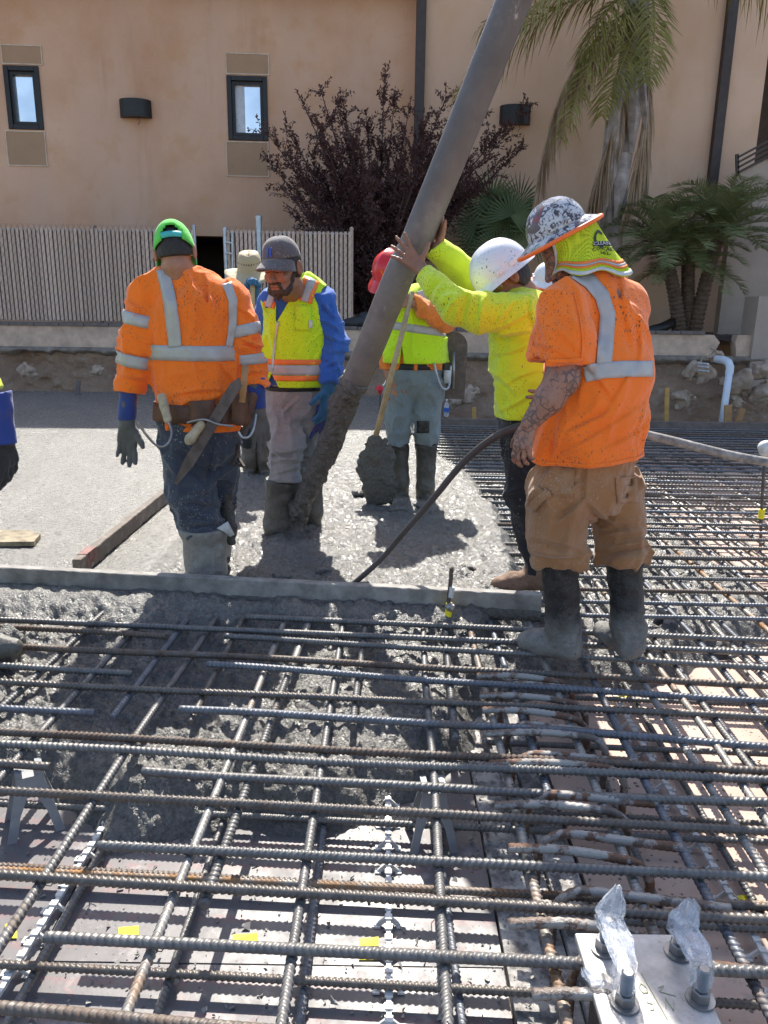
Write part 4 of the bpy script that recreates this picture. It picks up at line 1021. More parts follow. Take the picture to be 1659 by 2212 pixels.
# ---- bearing plate with bolts ------------------------------------------
bp = thing('bearing_plate', 'pale steel bearing plate with bolts and scrawled green marker at the bottom right', 'steel plate', (.575, 1.33, -.05))
mb = MB().box((.456, 1.195, .006), (.70, 1.472, .022)); o = mb.build('plate', M['plate'], bp); bevel(o, .002, 1)
mb = MB().box((.50, 1.22, -.235), (.66, 1.45, .004)); mb.build('pedestal', M['rusty_steel'], bp)
mb = MB(); hp = np.array([.545, 1.455, .0225]); mb.lathe([(.006, 0), (.006, .001)], 12, Matrix.Translation(hp)); mb.build('hole', M['ink'], bp)
for (px, py) in ((1349, 2168), (1512, 2160), (1304, 2050), (1464, 2058)):
    c = G(px, py, .022)
    mb = MB().lathe([(.012, .001), (.030, .001), (.030, .006), (.016, .006)], 24, Matrix.Translation(c)); w_ = mb.build('washer', M['steel'], bp)
    mb = MB().lathe([(.021, .0065), (.021, .026), (.018, .029)], 6, Matrix.Translation(c)); mb.build('nut', M['steel'], bp)
    mb = MB(); pr = []
    for k in range(26): pr += [(.0115, .025 + k * .0021), (.0128, .0261 + k * .0021)]
    pr += [(.010, .082)]; mb.lathe(pr, 14, Matrix.Translation(c)); mb.build('bolt', M['steel'], bp)
mk_ = MB()
def stroke(pts, w=.0022):
    P_ = [np.array([x, y, .0232]) for x, y in pts]
    for a, b in zip(P_, P_[1:]): mk_.bar(a, b, w, .0006)
stroke([(.575, 1.36), (.592, 1.25)]); stroke([(.565, 1.335), (.558, 1.325), (.562, 1.312), (.572, 1.312), (.574, 1.325), (.566, 1.335)]); stroke([(.566, 1.30), (.564, 1.288), (.574, 1.285), (.572, 1.272), (.564, 1.27)])
stroke([(.60, 1.325), (.612, 1.33), (.598, 1.315)]); stroke([(.598, 1.275), (.606, 1.30), (.612, 1.27), (.620, 1.29)]); stroke([(.60, 1.315), (.63, 1.305)])
mk_.build('marker_scrawl', M['green_ink'], bp)
def film(cs, rs, lab, seed):
    rn = random.Random(seed); V_, Fc = [], []; n = 36; m_ = len(cs); ph_ = [rn.uniform(0, 6.28) for _ in range(6)]
    P_ = []
    for i in range(m_ - 1):
        for t in (0, .2, .4, .6, .8): P_.append((np.array(cs[i]) * (1 - t) + np.array(cs[i + 1]) * t, rs[i] * (1 - t) + rs[i + 1] * t))
    P_.append((np.array(cs[-1]), rs[-1]))
    for c, r in P_:
        for k in range(n):
            a = 2 * math.pi * k / n; q = r * (1 + .20 * math.sin(3 * a + ph_[0] + 60 * c[2]) + .14 * math.sin(7 * a + ph_[1] - 90 * c[2]) + .10 * math.sin(11 * a + ph_[2] + 40 * c[1]) + rn.uniform(-.05, .05)); V_.append(c + np.array([q * math.cos(a), .6 * q * math.sin(a), .004 * math.sin(5 * a + ph_[3])]))
    for i in range(len(P_) - 1):
        for k in range(n): Fc.append((i * n + k, i * n + (k + 1) % n, (i + 1) * n + (k + 1) % n, (i + 1) * n + k))
    Fc.append(tuple(range((len(P_) - 1) * n, len(P_) * n)))
    return tag(mk('plastic_wrap', V_, Fc, M['film'], None, True, origin=V_[0]), lab, 'plastic wrap')
b0, b1 = G(1349, 2168, .022), G(1304, 2050, .022); c0, c1 = G(1512, 2160, .022), G(1464, 2058, .022)
film([b0 + [0, .006, .03], b0 + [-.002, .02, .085], (b0 + b1) / 2 + [-.004, 0, .10], b1 + [0, 0, .09], b1 + [.012, .0, .13], b1 + [.02, .01, .16]], [.021, .022, .028, .030, .024, .007], 'clear crumpled plastic wrap over the left hand bolts', 3)
film([c0 + [0, .006, .03], c0 + [0, .02, .085], (c0 + c1) / 2 + [0, 0, .09], c1 + [0, 0, .08], c1 + [.012, 0, .11], c1 + [.016, .01, .135]], [.021, .022, .030, .032, .026, .008], 'clear crumpled plastic wrap over the right hand bolts', 5)
film([G(1262, 2092, .05), G(1272, 2110, .04), G(1290, 2125, .03), G(1300, 2120, .03)], [.006, .012, .014, .004], 'torn scrap of clear plastic hanging off the plate corner', 9)

# ---- screed boards --------------------------------------------------------
def beam_sdf(name, a, b, w, h, mat, lab, cat, crust=True):
    """2x4-like board a->b (centre of bottom), knocked and caked"""
    a = np.array(a, float); b = np.array(b, float); d = nrm(b - a); sd = np.array([d[1], -d[0], 0]); L = np.linalg.norm(b - a); n = int(L / .03) + 1
    V_, Fc = [], []; prof = [(-w / 2, 0), (-w / 2, h * .5), (-w / 2, h - .004), (-w / 2 + .004, h), (0, h), (w / 2 - .004, h), (w / 2, h - .004), (w / 2, h * .5), (w / 2, 0)]
    m_ = len(prof)
    for i in range(n + 1):
        c = a + (b - a) * i / n
        for (s_, z) in prof:
            j = random.uniform(-.0011, .0011); V_.append(c + sd * (s_ + j) + np.array([0, 0, z + random.uniform(-.0008, .0008) + (random.uniform(-.008, .012) if z == 0 and crust else 0)]))
    for i in range(n):
        for k in range(m_): Fc.append((i * m_ + k, i * m_ + (k + 1) % m_, (i + 1) * m_ + (k + 1) % m_, (i + 1) * m_ + k))
    Fc += [tuple(range(m_ - 1, -1, -1)), tuple(range(n * m_, (n + 1) * m_))]
    return tag(mk(name, V_, Fc, M[mat], None, False, origin=(a + b) / 2), lab, cat)
a, b = G(0, 1274, .0), G(1169, 1337, .0); d = nrm(b - a)
sb = beam_sdf('screed_board', a - d * 1.6 + [0, .03, .0], b + [0, .03, .0], .05, .118, 'concrete_dry', 'long grout caked screed board lying across the front of the pour', 'board')
n_ = 150; V_, Fc = [], []                         # wet slurry clinging along its lower front edge
for i in range(n_ + 1):
    c = a - d * 1.5 + (b - a + d * 1.5) * i / n_; hh = .02 + .035 * vnoise2(np.array([i * .13]), np.array([.5]))[0] * (1 if i % 3 else .8)
    for (o_, z) in ((.004, -.02), (-.012 - random.random() * .006, .0), (-.006, hh * .6), (.0035, hh)): V_.append(c + np.array([d[1] * o_ * -1, o_ + .004, z]))
for i in range(n_):
    for k in range(3): Fc.append((i * 4 + k, (i + 1) * 4 + k, (i + 1) * 4 + k + 1, i * 4 + k + 1))
mk('slurry_edge', V_, Fc, M['slurry'], sb, True)
a, b = G(168, 1245, .045), G(430, 1022, .045)
s2_ = beam_sdf('straightedge', a, b, .045, .092, 'dark_board', 'long wooden straightedge lying on the concrete left of the jeans, red tipped', 'board')
d = nrm(b - a); mb = MB().bar(a + [0, 0, .062] + d * .08, a + [0, 0, .062] + d * .21, .0475, .066); mb.build('red_end', plain('red_paint', (.22, .10, .085), .7, 0, .7, 30, .3), s2_)
c = [G(-60, 1150, .05), G(62, 1151, .05), G(88, 1159, .05), G(74, 1176, .05), G(-60, 1178, .05)]
v = [p + np.array([0, 0, -.01]) for p in c] + [p + np.array([0, 0, .018]) for p in c]
mk('knee_board', v, [(4, 3, 2, 1, 0), (5, 6, 7, 8, 9)] + [(i, (i + 1) % 5, 5 + (i + 1) % 5, 5 + i) for i in range(5)], plain('muddy_plywood', (.27, .22, .145), .8, 0, .7, 18, .4), None, origin=c[0], label='muddy plywood knee board on the smooth concrete at the left edge', cat='board')
# taped stake clamped by the screed
st = thing('grade_stake', 'upright steel grade stake with yellow tape in front of the screed board', 'stake', G(966, 1336, -.03))
D_ = G(966, 1336, -.03)[1] - .085
mb = MB(); mb.tube([W(965, 1345, D_), W(970, 1290, D_), W(976, 1226, D_)], .010, 10); mb.build('rod', M['rusty_steel'], st)
mb = MB(); mb.tube([W(968, 1331, D_), W(971, 1303, D_)], .0165, 10); mb.build('tape', M['yellow_tag'], st)
V, Q = sdf_mesh([ell(W(973, 1312, D_ - .012), (.022, .02, .022))], .004, disp=lambda P: .012 * (vnoise3(P * 90) - .5)); mk('clamp', V, Q, M['steel'], st)
mb = MB(); mb.tube([W(974, 1290, D_ - .008), W(977, 1268, D_ - .01)], .0125, 8); mb.build('tape', M['white_plastic'], st)
# ================================================================== PEOPLE
def pxof(P):
    q = P - CAM.astype(np.float32); w = q @ FWD.astype(np.float32)
    return 829.5 + F * (q @ RGT.astype(np.float32)) / w, 1106 - F * (q @ UPV.astype(np.float32)) / w
def plane(c, n):                          # keep the side where (P-c).n < 0
    c = np.array(c, np.float32); n = np.array(nrm(n), np.float32); return lambda P: (P - c) @ n
def local(c, n, rad):
    c = np.array(c, np.float32); n = np.array(nrm(n), np.float32)
    return lambda P: np.where(((P - c) ** 2).sum(-1) < rad * rad, (P - c) @ n, -1.0)
def grp(prims, *cuts, k=.02): return dict(p=prims, c=cuts, k=k)
def crease(segs, D, w=5.0, dep=.011, front=True):
    """crisp cloth folds along lines on the side facing the street of people"""
    segs = [np.array(q, np.float32) for q in segs]
    def f(P):
        x, y = pxof(P); o = np.zeros(P.shape[:-1], np.float32)
        for q in segs:
            ex, ey = q[2] - q[0], q[3] - q[1]; L2 = ex * ex + ey * ey; t = np.clip(((x - q[0]) * ex + (y - q[1]) * ey) / L2, 0, 1)
            bow = 4.0 * np.sin(t * 3.1 + q[0]); nx_, ny_ = -ey / np.sqrt(L2), ex / np.sqrt(L2)
            sd = (x - q[0] - t * ex) * nx_ + (y - q[1] - t * ey) * ny_ - bow; e2 = ((x - q[0]) * ex + (y - q[1]) * ey) / np.sqrt(L2); e3 = e2 - np.clip(e2, 0, np.sqrt(L2))
            am = np.exp(-(e3 / 6) ** 2) * (.35 + .65 * np.sin(np.pi * np.clip(t, .05, .95)))
            o += dep * am * (np.exp(-(sd / w) ** 2) - 1.0 * np.exp(-((sd - 1.7 * w) / (1.1 * w)) ** 2))
        return np.where(P[..., 1] < D, o, 0)
    return f
class Per:
    def __init__(s, label, D, foot, group=None):
        s.D = D; s.root = thing('person', label, 'person', foot, group); s.bv = {}
    def p(s, x, y, dd=0.0): return W(x, y, s.D + dd)
    def m(s, px): return px * S(s.D)
    def c(s, a, b, ra, rb=None, k=.02, sq=None, d=None):
        return cap(s.p(*a), s.p(*b), s.m(ra), s.m(ra if rb is None else rb), k, sq, d)
    def chain(s, pts, k=.02, sq=None, d=None):       # pts: (x, y, dd, r)
        return [s.c(a[:3], b[:3], a[3], b[3], k, sq, d) for a, b in zip(pts, pts[1:])]
    def mesh(s, name, prims, res, mat, cuts=(), disp=None, parent=None, **kw):
        V, Q = sdf_mesh(prims, res, cuts, disp)
        o = mk(name, V, Q, M[mat] if isinstance(mat, str) else mat, parent or s.root, True, **kw); s.bv[name] = (V, Q); return o
    def bvh(s, name): return bvh_of(*s.bv[name])
    def ring(s, name, bv, a, b, mat, parent=None, off=.004, n=56, R0=.0, arc=(0, 360), rows=4, axis=None):
        a = np.array(a, float); b = np.array(b, float); ax_ = nrm(b - a) if axis is None else nrm(axis)
        u = nrm(np.cross(ax_, [0.3, 1, 0.2])); v = np.cross(ax_, u); V_ = []; ok = []
        full = arc == (0, 360)
        for i in range(rows):
            c = a + (b - a) * i / (rows - 1)
            for k in range(n + (0 if full else 1)):
                t = R(arc[0] + (arc[1] - arc[0]) * k / n); dr = u * math.cos(t) + v * math.sin(t)
                h = bv.ray_cast(Vector(c + dr * R0), Vector(dr), .6)
                if h[0] is None: V_.append(c); ok.append(False)
                else:
                    V_.append(np.array(h[0]) + dr * off); ok.append(np.linalg.norm(np.array(h[0]) - c) < .45)
        N = n if full else n + 1; fs = []
        for i in range(rows - 1):
            for k in range(n):
                q = (i * N + k, i * N + (k + 1) % N, (i + 1) * N + (k + 1) % N, (i + 1) * N + k)
                if all(ok[j] for j in q) and max(np.linalg.norm(np.array(V_[q[0]]) - np.array(V_[j])) for j in q) < .12: fs.append(q)
        return sheet(name, V_, fs, mat, parent or s.root)
    def strip(s, name, bv, path, wpx, mat, parent=None, off=.004, step=5, nx=5, ends=None):
        """a tape laid on the surface along a line seen from the front"""
        P_ = []
        for (x0, y0), (x1, y1) in zip(path, path[1:]):
            n = max(1, int(math.hypot(x1 - x0, y1 - y0) / step)); P_ += [(x0 + (x1 - x0) * i / n, y0 + (y1 - y0) * i / n) for i in range(n)]
        P_.append(path[-1]); P_ = np.array(P_, float)
        T_ = np.gradient(P_, axis=0); T_ /= np.linalg.norm(T_, axis=1)[:, None]; Nn = np.stack([-T_[:, 1], T_[:, 0]], 1)
        V_, ok = [], []
        for i in range(len(P_)):
            w = wpx if not hasattr(wpx, '__len__') else wpx[0] + (wpx[1] - wpx[0]) * i / (len(P_) - 1)
            for j in range(nx):
                x, y = P_[i] + Nn[i] * w * (j / (nx - 1) - .5); d = nrm(ray(x, y)); h = bv.ray_cast(Vector(CAM), Vector(d), 20)
                if h[0] is None: V_.append(CAM); ok.append(False)
                else: V_.append(np.array(h[0]) - d * off * .4 + np.array(h[1]) * (off if Vector(h[1]).dot(Vector(d)) < 0 else -off)); ok.append(True)
        fs = []
        for i in range(len(P_) - 1):
            for j in range(nx - 1):
                q = (i * nx + j, i * nx + j + 1, (i + 1) * nx + j + 1, (i + 1) * nx + j)
                if all(ok[k] for k in q) and max(np.linalg.norm(V_[q[0]] - V_[k]) for k in q) < .12: fs.append(q)
        return sheet(name, V_, fs, mat, parent or s.root)
def sheet(name, V_, fs, mat, parent, th=.002):
    if not fs: return None
    o = mk(name, V_, fs, M[mat] if isinstance(mat, str) else mat, parent, True)
    md = o.modifiers.new('thick', 'SOLIDIFY'); md.thickness = th; md.offset = 0; return o

def axes(fwd, up):
    f = nrm(fwd); u = np.array(up, float); u = nrm(u - f * (u @ f)); return f, u, np.cross(f, u)     # fwd, up, right
def hand(w, d, n, m_, s=1.0, curl=(.3, .32, .36, .42), spread=.10, thumb=(.55, .8, .25), tb=.25, k=.006, fat=1.0):
    d = nrm(d); n = np.array(n, float); n = nrm(n - d * (n @ d)); q = np.cross(d, n); m_ = q if q @ np.array(m_, float) > 0 else -q
    w = np.array(w, float); pr = []; off = (.030, .010, -.012, -.032); kl = (.092, .096, .09, .08)
    ln = ((.043, .026, .021), (.047, .03, .022), (.043, .028, .021), (.034, .021, .018))
    for i in range(4):
        K = w + s * (d * kl[i] + n * off[i])
        pr.append(cap(w + s * (d * .012 + n * off[i] * .55), K, .0165 * s * fat, .0128 * s * fat, k * 1.6))
        a = 0.0; p = K; dd_ = nrm(d + n * spread * (1.4 - i) ); r = .0098 * s * fat
        for j in range(3):
            a += curl[i] * (.7 if j == 0 else 1.1); v = dd_ * math.cos(a) + m_ * math.sin(a); e = p + v * ln[i][j] * s
            pr.append(cap(p, e, r, r * .92, k)); p = e; r *= .92
    p = w + s * (d * .026 + n * .026); v = nrm(d * thumb[0] + n * thumb[1] + m_ * thumb[2]); r = .0145 * s * fat
    pr.append(cap(w + s * d * .012, p + v * .012 * s, .017 * s * fat, r, k * 1.6))
    for L_ in (.036, .031, .025):
        e = p + v * L_ * s; pr.append(cap(p, e, r, r * .85, k)); p = e; r *= .85; v = nrm(v + d * tb + m_ * tb * .6)
    return pr
def head(c, fwd, up, s=1.0, neck=None, nr=.058, ears=True):
    f, u, l = axes(fwd, up); c = np.array(c, float); A = np.stack([l, f, u]); P = lambda x, y, z: c + s * (l * x + f * y + u * z)
    pr = [ell(P(0, -.012, .028), np.array((.076, .095, .092)) * s, A, .03), ell(P(0, .022, -.045), np.array((.060, .068, .082)) * s, A, .03),
          cap(P(-.025, .055, -.098), P(.025, .055, -.098), .026 * s, None, .03), cap(P(-.05, .0, -.075), P(-.02, .05, -.1), .022 * s, .02 * s, .025), cap(P(.05, .0, -.075), P(.02, .05, -.1), .022 * s, .02 * s, .025),
          cap(P(0, .088, .0), P(0, .108, -.038), .009 * s, .0135 * s, .012), cap(P(-.013, .094, -.042), P(.013, .094, -.042), .0085 * s, None, .008),
          cap(P(-.036, .074, .017), P(.036, .074, .017), .012 * s, None, .014), ell(P(-.033, .088, -.003), np.array((.018, .012, .012)) * s, A, .012, True), ell(P(.033, .088, -.003), np.array((.018, .012, .012)) * s, A, .012, True),
          ell(P(-.032, .074, -.004), np.array((.0145, .013, .0125)) * s, A, .003), ell(P(.032, .074, -.004), np.array((.0145, .013, .0125)) * s, A, .003),
          ell(P(-.04, .062, -.035), np.array((.022, .02, .02)) * s, A, .02), ell(P(.04, .062, -.035), np.array((.022, .02, .02)) * s, A, .02),
          cap(P(-.02, .083, -.068), P(.02, .083, -.068), .0085 * s, None, .006), cap(P(-.016, .082, -.081), P(.016, .082, -.081), .009 * s, None, .006)]
    if ears:
        for sg in (-1, 1):
            pr += [ell(P(sg * .085, -.016, -.006), np.array((.013, .021, .035)) * s, A, .008), ell(P(sg * .097, -.006, -.004), np.array((.008, .013, .022)) * s, A, .005, True)]
    if neck is not None: pr.append(cap(P(0, -.025, -.07), neck, nr * s, nr * 1.12 * s, .03))
    return pr
def hair_shell(c, fwd, up, s=1.0, front=.02, low=-.07, th=.006, side=.0):
    """short hair: skull shell, cut away at the face and the nape"""
    f, u, l = axes(fwd, up); c = np.array(c, float); A = np.stack([l, f, u]); P = lambda x, y, z: c + s * (l * x + f * y + u * z)
    pr = [ell(P(0, -.012, .028), (np.array((.076, .095, .092)) + th) * s, A, .03), ell(P(0, -.02, -.03), np.array((.072 + th, .078, .07)) * s, A, .03)]
    cf = plane(P(0, front, .0), f * .8 - u * .5); cl = plane(P(0, -.02, low), -u + f * .25)
    return pr, (cf, cl), (lambda p: (vnoise3(p * 120) - .5) * .006)
def beard_shell(c, fwd, up, s=1.0, long=0.012):
    f, u, l = axes(fwd, up); c = np.array(c, float); A = np.stack([l, f, u]); P = lambda x, y, z: c + s * (l * x + f * y + u * z)
    pr = [cap(P(-.062, .012, -.03), P(-.045, .035, -.085), .014 * s, .02 * s, .02), cap(P(.062, .012, -.03), P(.045, .035, -.085), .014 * s, .02 * s, .02),
          cap(P(-.035, .06, -.1), P(.035, .06, -.1), (.024 + long) * s, None, .03), cap(P(0, .07, -.11), P(0, .075, -.128 - long), .026 * s, .014 * s, .03),
          cap(P(-.024, .089, -.06), P(.024, .089, -.06), .007 * s, None, .008), cap(P(-.026, .088, -.062), P(-.03, .078, -.1), .009 * s, None, .01), cap(P(.026, .088, -.062), P(.03, .078, -.1), .009 * s, None, .01)]
    return pr, (lambda p: (vnoise3(p * 110) - .5) * .010)
def boot(Pn, top, ank, toe, rt, ra, sole, mat, label=None, res=.008, rim=True, up=None, foot=True):
    top, ank, toe = (np.array(v, float) for v in (top, ank, toe)); ax_ = nrm(top - ank)
    hd = toe - ank; hd[2] = 0; hd = nrm(hd); fl = np.linalg.norm((toe - ank)[:2])
    pr = [cap(top + ax_ * .05, ank, rt, ra, .02), cap(ank, np.array([ank[0], ank[1], sole + .05]) - hd * .02, ra, ra * .92, .03)]
    if foot: pr += [cap(np.array([ank[0], ank[1], sole + .045]) - hd * .02, np.array([*(ank + hd * fl * .6)[:2], sole + .042]), .047, .05, .03), cap(np.array([*(ank + hd * fl * .6)[:2], sole + .042]), np.array([*(ank + hd * fl)[:2], sole + .034]), .05, .042, .03)]
    if rim: pr.append(cap(top - ax_ * .012, top - ax_ * .012 - ax_ * .001, rt + .005, None, .008))
    sd = random.random() * 9
    o = Pn.mesh('boot', pr, res, mat, [plane(top, ax_), plane([0, 0, sole], (0, 0, -1))], plus(lambda P: (vnoise3(P * 22 + sd) - .5) * .012, lambda P: (vnoise3(P * 60 + sd) - .5) * .004), label=label)
    return o
def shell_cap(c, fwd, up, s, mat, Pn, name='cap', r=(.086, .106, .112), zb=.028, opening=False, visor=True, vis_len=.075, vmat=None, back_low=.02):
    """baseball cap: crown, optional rear opening with strap, visor, button"""
    f, u, l = axes(fwd, up); c = np.array(c, float); L = lambda x, y, z: c + s * (l * x + f * y + u * z)
    nt_, nphi = 48, 14; V_, fs = [], []
    for j in range(nphi + 1):
        ph = (math.pi / 2) * j / nphi
        for i in range(nt_):
            t = 2 * math.pi * i / nt_; k = math.cos(ph) ** .72 if j < nphi else 0
            y = r[1] * math.sin(t) * k - .01; z = zb + r[2] * math.sin(ph) ** 1.0 - (back_low * max(0, -math.sin(t)) * (1 - j / nphi)) + .004 * math.sin(t * 3) * (1 - j / nphi)
            sm = 1 + .006 * abs(math.cos(3 * t)) ** 8
            V_.append(L(r[0] * math.cos(t) * k * sm, y * sm, z))
    for j in range(nphi):
        for i in range(nt_):
            t = 2 * math.pi * (i + .5) / nt_; back = abs(((t - 1.5 * math.pi + math.pi) % (2 * math.pi)) - math.pi)
            if opening and back < .5 and j < 5 and (back / .5) ** 2 + (j / 5.0) ** 2 < 1.02: continue
            fs.append((j * nt_ + i, j * nt_ + (i + 1) % nt_, (j + 1) * nt_ + (i + 1) % nt_, (j + 1) * nt_ + i))
    o = mk(name, V_, fs, M[mat], Pn.root, True); md = o.modifiers.new('thick', 'SOLIDIFY'); md.thickness = .004 * s; md.offset = 1
    if opening:
        V2, f2 = [], []
        for k in range(13):
            t = 1.5 * math.pi + (k - 6) / 6 * .54
            for z in (.004, .030): V2.append(L(r[0] * 1.03 * math.cos(t), r[1] * 1.03 * math.sin(t) - .01, zb + z - back_low * 1.0))
        f2 = [(2 * k, 2 * k + 2, 2 * k + 3, 2 * k + 1) for k in range(12)]; q = mk('strap', V2, f2, M['teal'], o, True); q.modifiers.new('t', 'SOLIDIFY').thickness = .004
    if visor:
        V2, f2 = [], []; nn, mm = 18, 6
        for a in range(nn + 1):
            t = math.pi * (.5 + (a / nn - .5) * .86)
            for b in range(mm + 1):
                q = b / mm; x = r[0] * .99 * math.cos(t) * (1 + .04 * q); y = r[1] * .98 * math.sin(t) - .01 + vis_len * q * math.sin(math.pi * a / nn) ** .55
                V2.append(L(x, y, zb + .006 - .022 * (2 * a / nn - 1) ** 2 * (1 + q) * .9 - .030 * q))
        f2 = [(a * (mm + 1) + b, (a + 1) * (mm + 1) + b, (a + 1) * (mm + 1) + b + 1, a * (mm + 1) + b + 1) for a in range(nn) for b in range(mm)]
        q = mk('visor', V2, f2, M[vmat or mat], o, True); q.modifiers.new('t', 'SOLIDIFY').thickness = .004
    V3, Q3 = sdf_mesh([ell(L(0, -.01, zb + r[2] + .002), np.array((.008, .008, .005)) * s)], .002); mk('button', V3, Q3, M[mat], o, True)
    return o, L
def hard_hat(c, fwd, up, s, mat, Pn, full=False, rim=None, r=(.105, .128, .125), zb=.02, brim=.018, vis=.05):
    f, u, l = axes(fwd, up); c = np.array(c, float); L = lambda x, y, z: c + s * (l * x + f * y + u * z)
    nt_, nphi = 56, 16; V_, fs = [], []
    rows = []
    for j in range(nphi + 1):
        ph = (math.pi / 2) * j / nphi
        rows.append([(r[0] * math.cos(2 * math.pi * i / nt_) * math.cos(ph) ** .85 * (1 if j < nphi else 0), r[1] * math.sin(2 * math.pi * i / nt_) * math.cos(ph) ** .85 * (1 if j < nphi else 0), zb + r[2] * math.sin(ph) * (1 + .0 * i) + .007 * math.exp(-((math.cos(2 * math.pi * i / nt_) * math.cos(ph)) / .16) ** 2) * math.sin(ph) ** .5) for i in range(nt_)])
    br = []
    for i in range(nt_):
        t = 2 * math.pi * i / nt_; w = brim + (vis * max(0, math.sin(t)) ** 2.2 if not full else .026 + .016 * max(0, math.sin(t)) ** 2 + .010 * max(0, -math.sin(t)) ** 2)
        br.append([((r[0] + w) * math.cos(t), (r[1] + w) * math.sin(t), zb - .012 - .35 * w + .0 * t), ((r[0] + w + .002) * math.cos(t), (r[1] + w + .002) * math.sin(t), zb - .018 - .35 * w), ((r[0] - .004) * math.cos(t), (r[1] - .004) * math.sin(t), zb - .012)])
    allr = [[b[2] for b in br], [b[1] for b in br], [b[0] for b in br]] + rows
    for row in allr: V_ += [L(*p) for p in row]
    for j in range(len(allr) - 1):
        for i in range(nt_): fs.append((j * nt_ + i, j * nt_ + (i + 1) % nt_, (j + 1) * nt_ + (i + 1) % nt_, (j + 1) * nt_ + i))
    o = mk('hard_hat', V_, fs, M[mat], Pn.root, True); autosmooth(o, 50)
    if rim:
        P_ = [L(*b[1]) for b in br] + [L(*br[0][1])]; mb = MB(); mb.tube(P_, .009 * s, 8, False); mb.build('rim', M[rim], o, True)
    for sg in (-1, 1):            # slots at the sides
        mb = MB()
        for dy in (-.035, .03): mb.bar(L(sg * (r[0] + .001), dy - .016, zb + .014), L(sg * (r[0] + .001), dy + .016, zb + .014), .012 * s, .018 * s, u)
        mb.build('slot', M[mat], o)
    return o, L
SH = folds((5, 5, 2.2), .011); SL = folds((7, 7, 13), .010, 3.0)

# ---- A: man with the lime cap, seen from behind ---------------------------------
A = Per('person seen from behind in lime cap, orange long sleeves and leather tool belt', 3.9, G(445, 1262, 0))
c_, m_ = A.c, A.m
hc = A.p(378, 545, -.0); hf, hu = (-.16, .95, -.28), (-.15, .26, .96)
body = head(hc, hf, hu, 1.07, A.p(390, 610, .0), .056) + A.chain([(410, 690, 0, 56), (428, 860, 0, 60)], .03, 1.5, (0, 1, 0)) + A.chain([(326, 650, 0, 18), (298, 750, -.02, 18), (281, 880, -.02, 14)]) + A.chain([(488, 658, 0, 18), (538, 745, .02, 17), (553, 870, 0, 14)]) + [c_((326, 655), (488, 660), 18)]
A.mesh('body', body, .006, 'skin')
V, cu, dp = hair_shell(hc, hf, hu, 1.07, -.02, -.03, .003); A.mesh('hair', V, .006, 'hair', cu, dp)
tor = A.chain([(414, 690, 0, 86), (425, 795, 0, 87), (431, 880, 0, 84), (431, 960, 0, 84)], .03, 1.55, (0, 1, 0))
shirt = tor + [c_((322, 630), (494, 643), 29, 30, .04), c_((386, 592), (325, 620), 23, 23, .04), c_((396, 592), (478, 632), 23, 23, .04), c_((388, 582), (394, 605), 27, 34, .03)]
shirt += [grp(A.chain([(316, 642, 0, 31), (298, 742, -.02, 32), (283, 836, -.02, 24), (279, 868, -.02, 23.5)], .025), plane(A.p(281, 842, -.02), A.p(279, 870, -.02) - A.p(283, 836, -.02)), k=.03),
          grp(A.chain([(505, 652, 0, 32), (536, 742, .02, 27), (551, 824, 0, 23), (554, 860, 0, 23)], .025), plane(A.p(552, 830), A.p(554, 860) - A.p(551, 824)), k=.03)]
hem = A.p(420, 925)
fo_ = plus(crease([(409, 615, 455, 700), (394, 580, 428, 640), (446, 600, 470, 690), (360, 640, 385, 720), (380, 850, 480, 842), (372, 880, 420, 862), (435, 870, 515, 835), (470, 780, 520, 830), (272, 650, 330, 690), (262, 722, 326, 738), (264, 752, 322, 768), (264, 805, 318, 815), (512, 660, 556, 700), (520, 735, 572, 745), (530, 800, 575, 808)], 3.95, 4.5, -.011), folds((4.6, 4.6, 1.6), .014, 1.0), near_pt(A.p(293, 760), .15, folds((5, 5, 11), .010, 2.0)), near_pt(A.p(540, 750), .15, folds((5, 5, 11), .010, 5.0)), near_pt(A.p(430, 850), .18, folds((3, 3, 9), .012, 7.0)))
A.mesh('shirt', shirt, .007, 'orange', [local(hem, (-.02, 0, -1), .42), plane(A.p(390, 574), (0, -.3, 1))], fo_)
bv = A.bvh('shirt')
A.ring('reflective_stripe', bvh_of(*sdf_mesh(tor, .009, (), fo_)), A.p(424, 776), A.p(422, 744), 'stripe', axis=(0, 0, 1), off=.005)
A.strip('reflective_stripe', bv, [(352, 582), (366, 640), (374, 700), (379, 750)], (27, 29), 'stripe')
A.strip('reflective_stripe', bv, [(490, 612), (503, 650), (503, 700), (495, 750)], (20, 16), 'stripe')
armL = bvh_of(*sdf_mesh(A.chain([(316, 642, 0, 31), (298, 742, -.02, 32), (283, 836, -.02, 24)], .025), .01, (), fo_)); armR = bvh_of(*sdf_mesh(A.chain([(505, 652, 0, 32), (536, 742, .02, 27), (551, 824, 0, 23)], .025), .01, (), fo_))
for (x0, y0, x1, y1, d_) in ((302, 676, 298, 702, -.01), (291, 764, 287, 790, -.02)): A.ring('reflective_stripe', armL, A.p(x0, y0, d_), A.p(x1, y1, d_), 'stripe', n=32, off=.006)
for (x0, y0, x1, y1, d_) in ((531, 700, 537, 724, .015), (543, 764, 546, 786, .015)): A.ring('reflective_stripe', armR, A.p(x0, y0, d_), A.p(x1, y1, d_), 'stripe', n=32, off=.006)
leg1 = grp(A.chain([(394, 965, 0, 50), (413, 1060, -.02, 50), (438, 1165, -.02, 45)], .03), plane(A.p(438, 1148, -.02), (0, 0, -1)), k=.012); leg2 = grp(A.chain([(474, 960, .02, 43), (478, 1050, .16, 37), (470, 1150, .24, 33)], .03), plane(A.p(470, 1126, .24), (0, 0, -1)), k=.012)
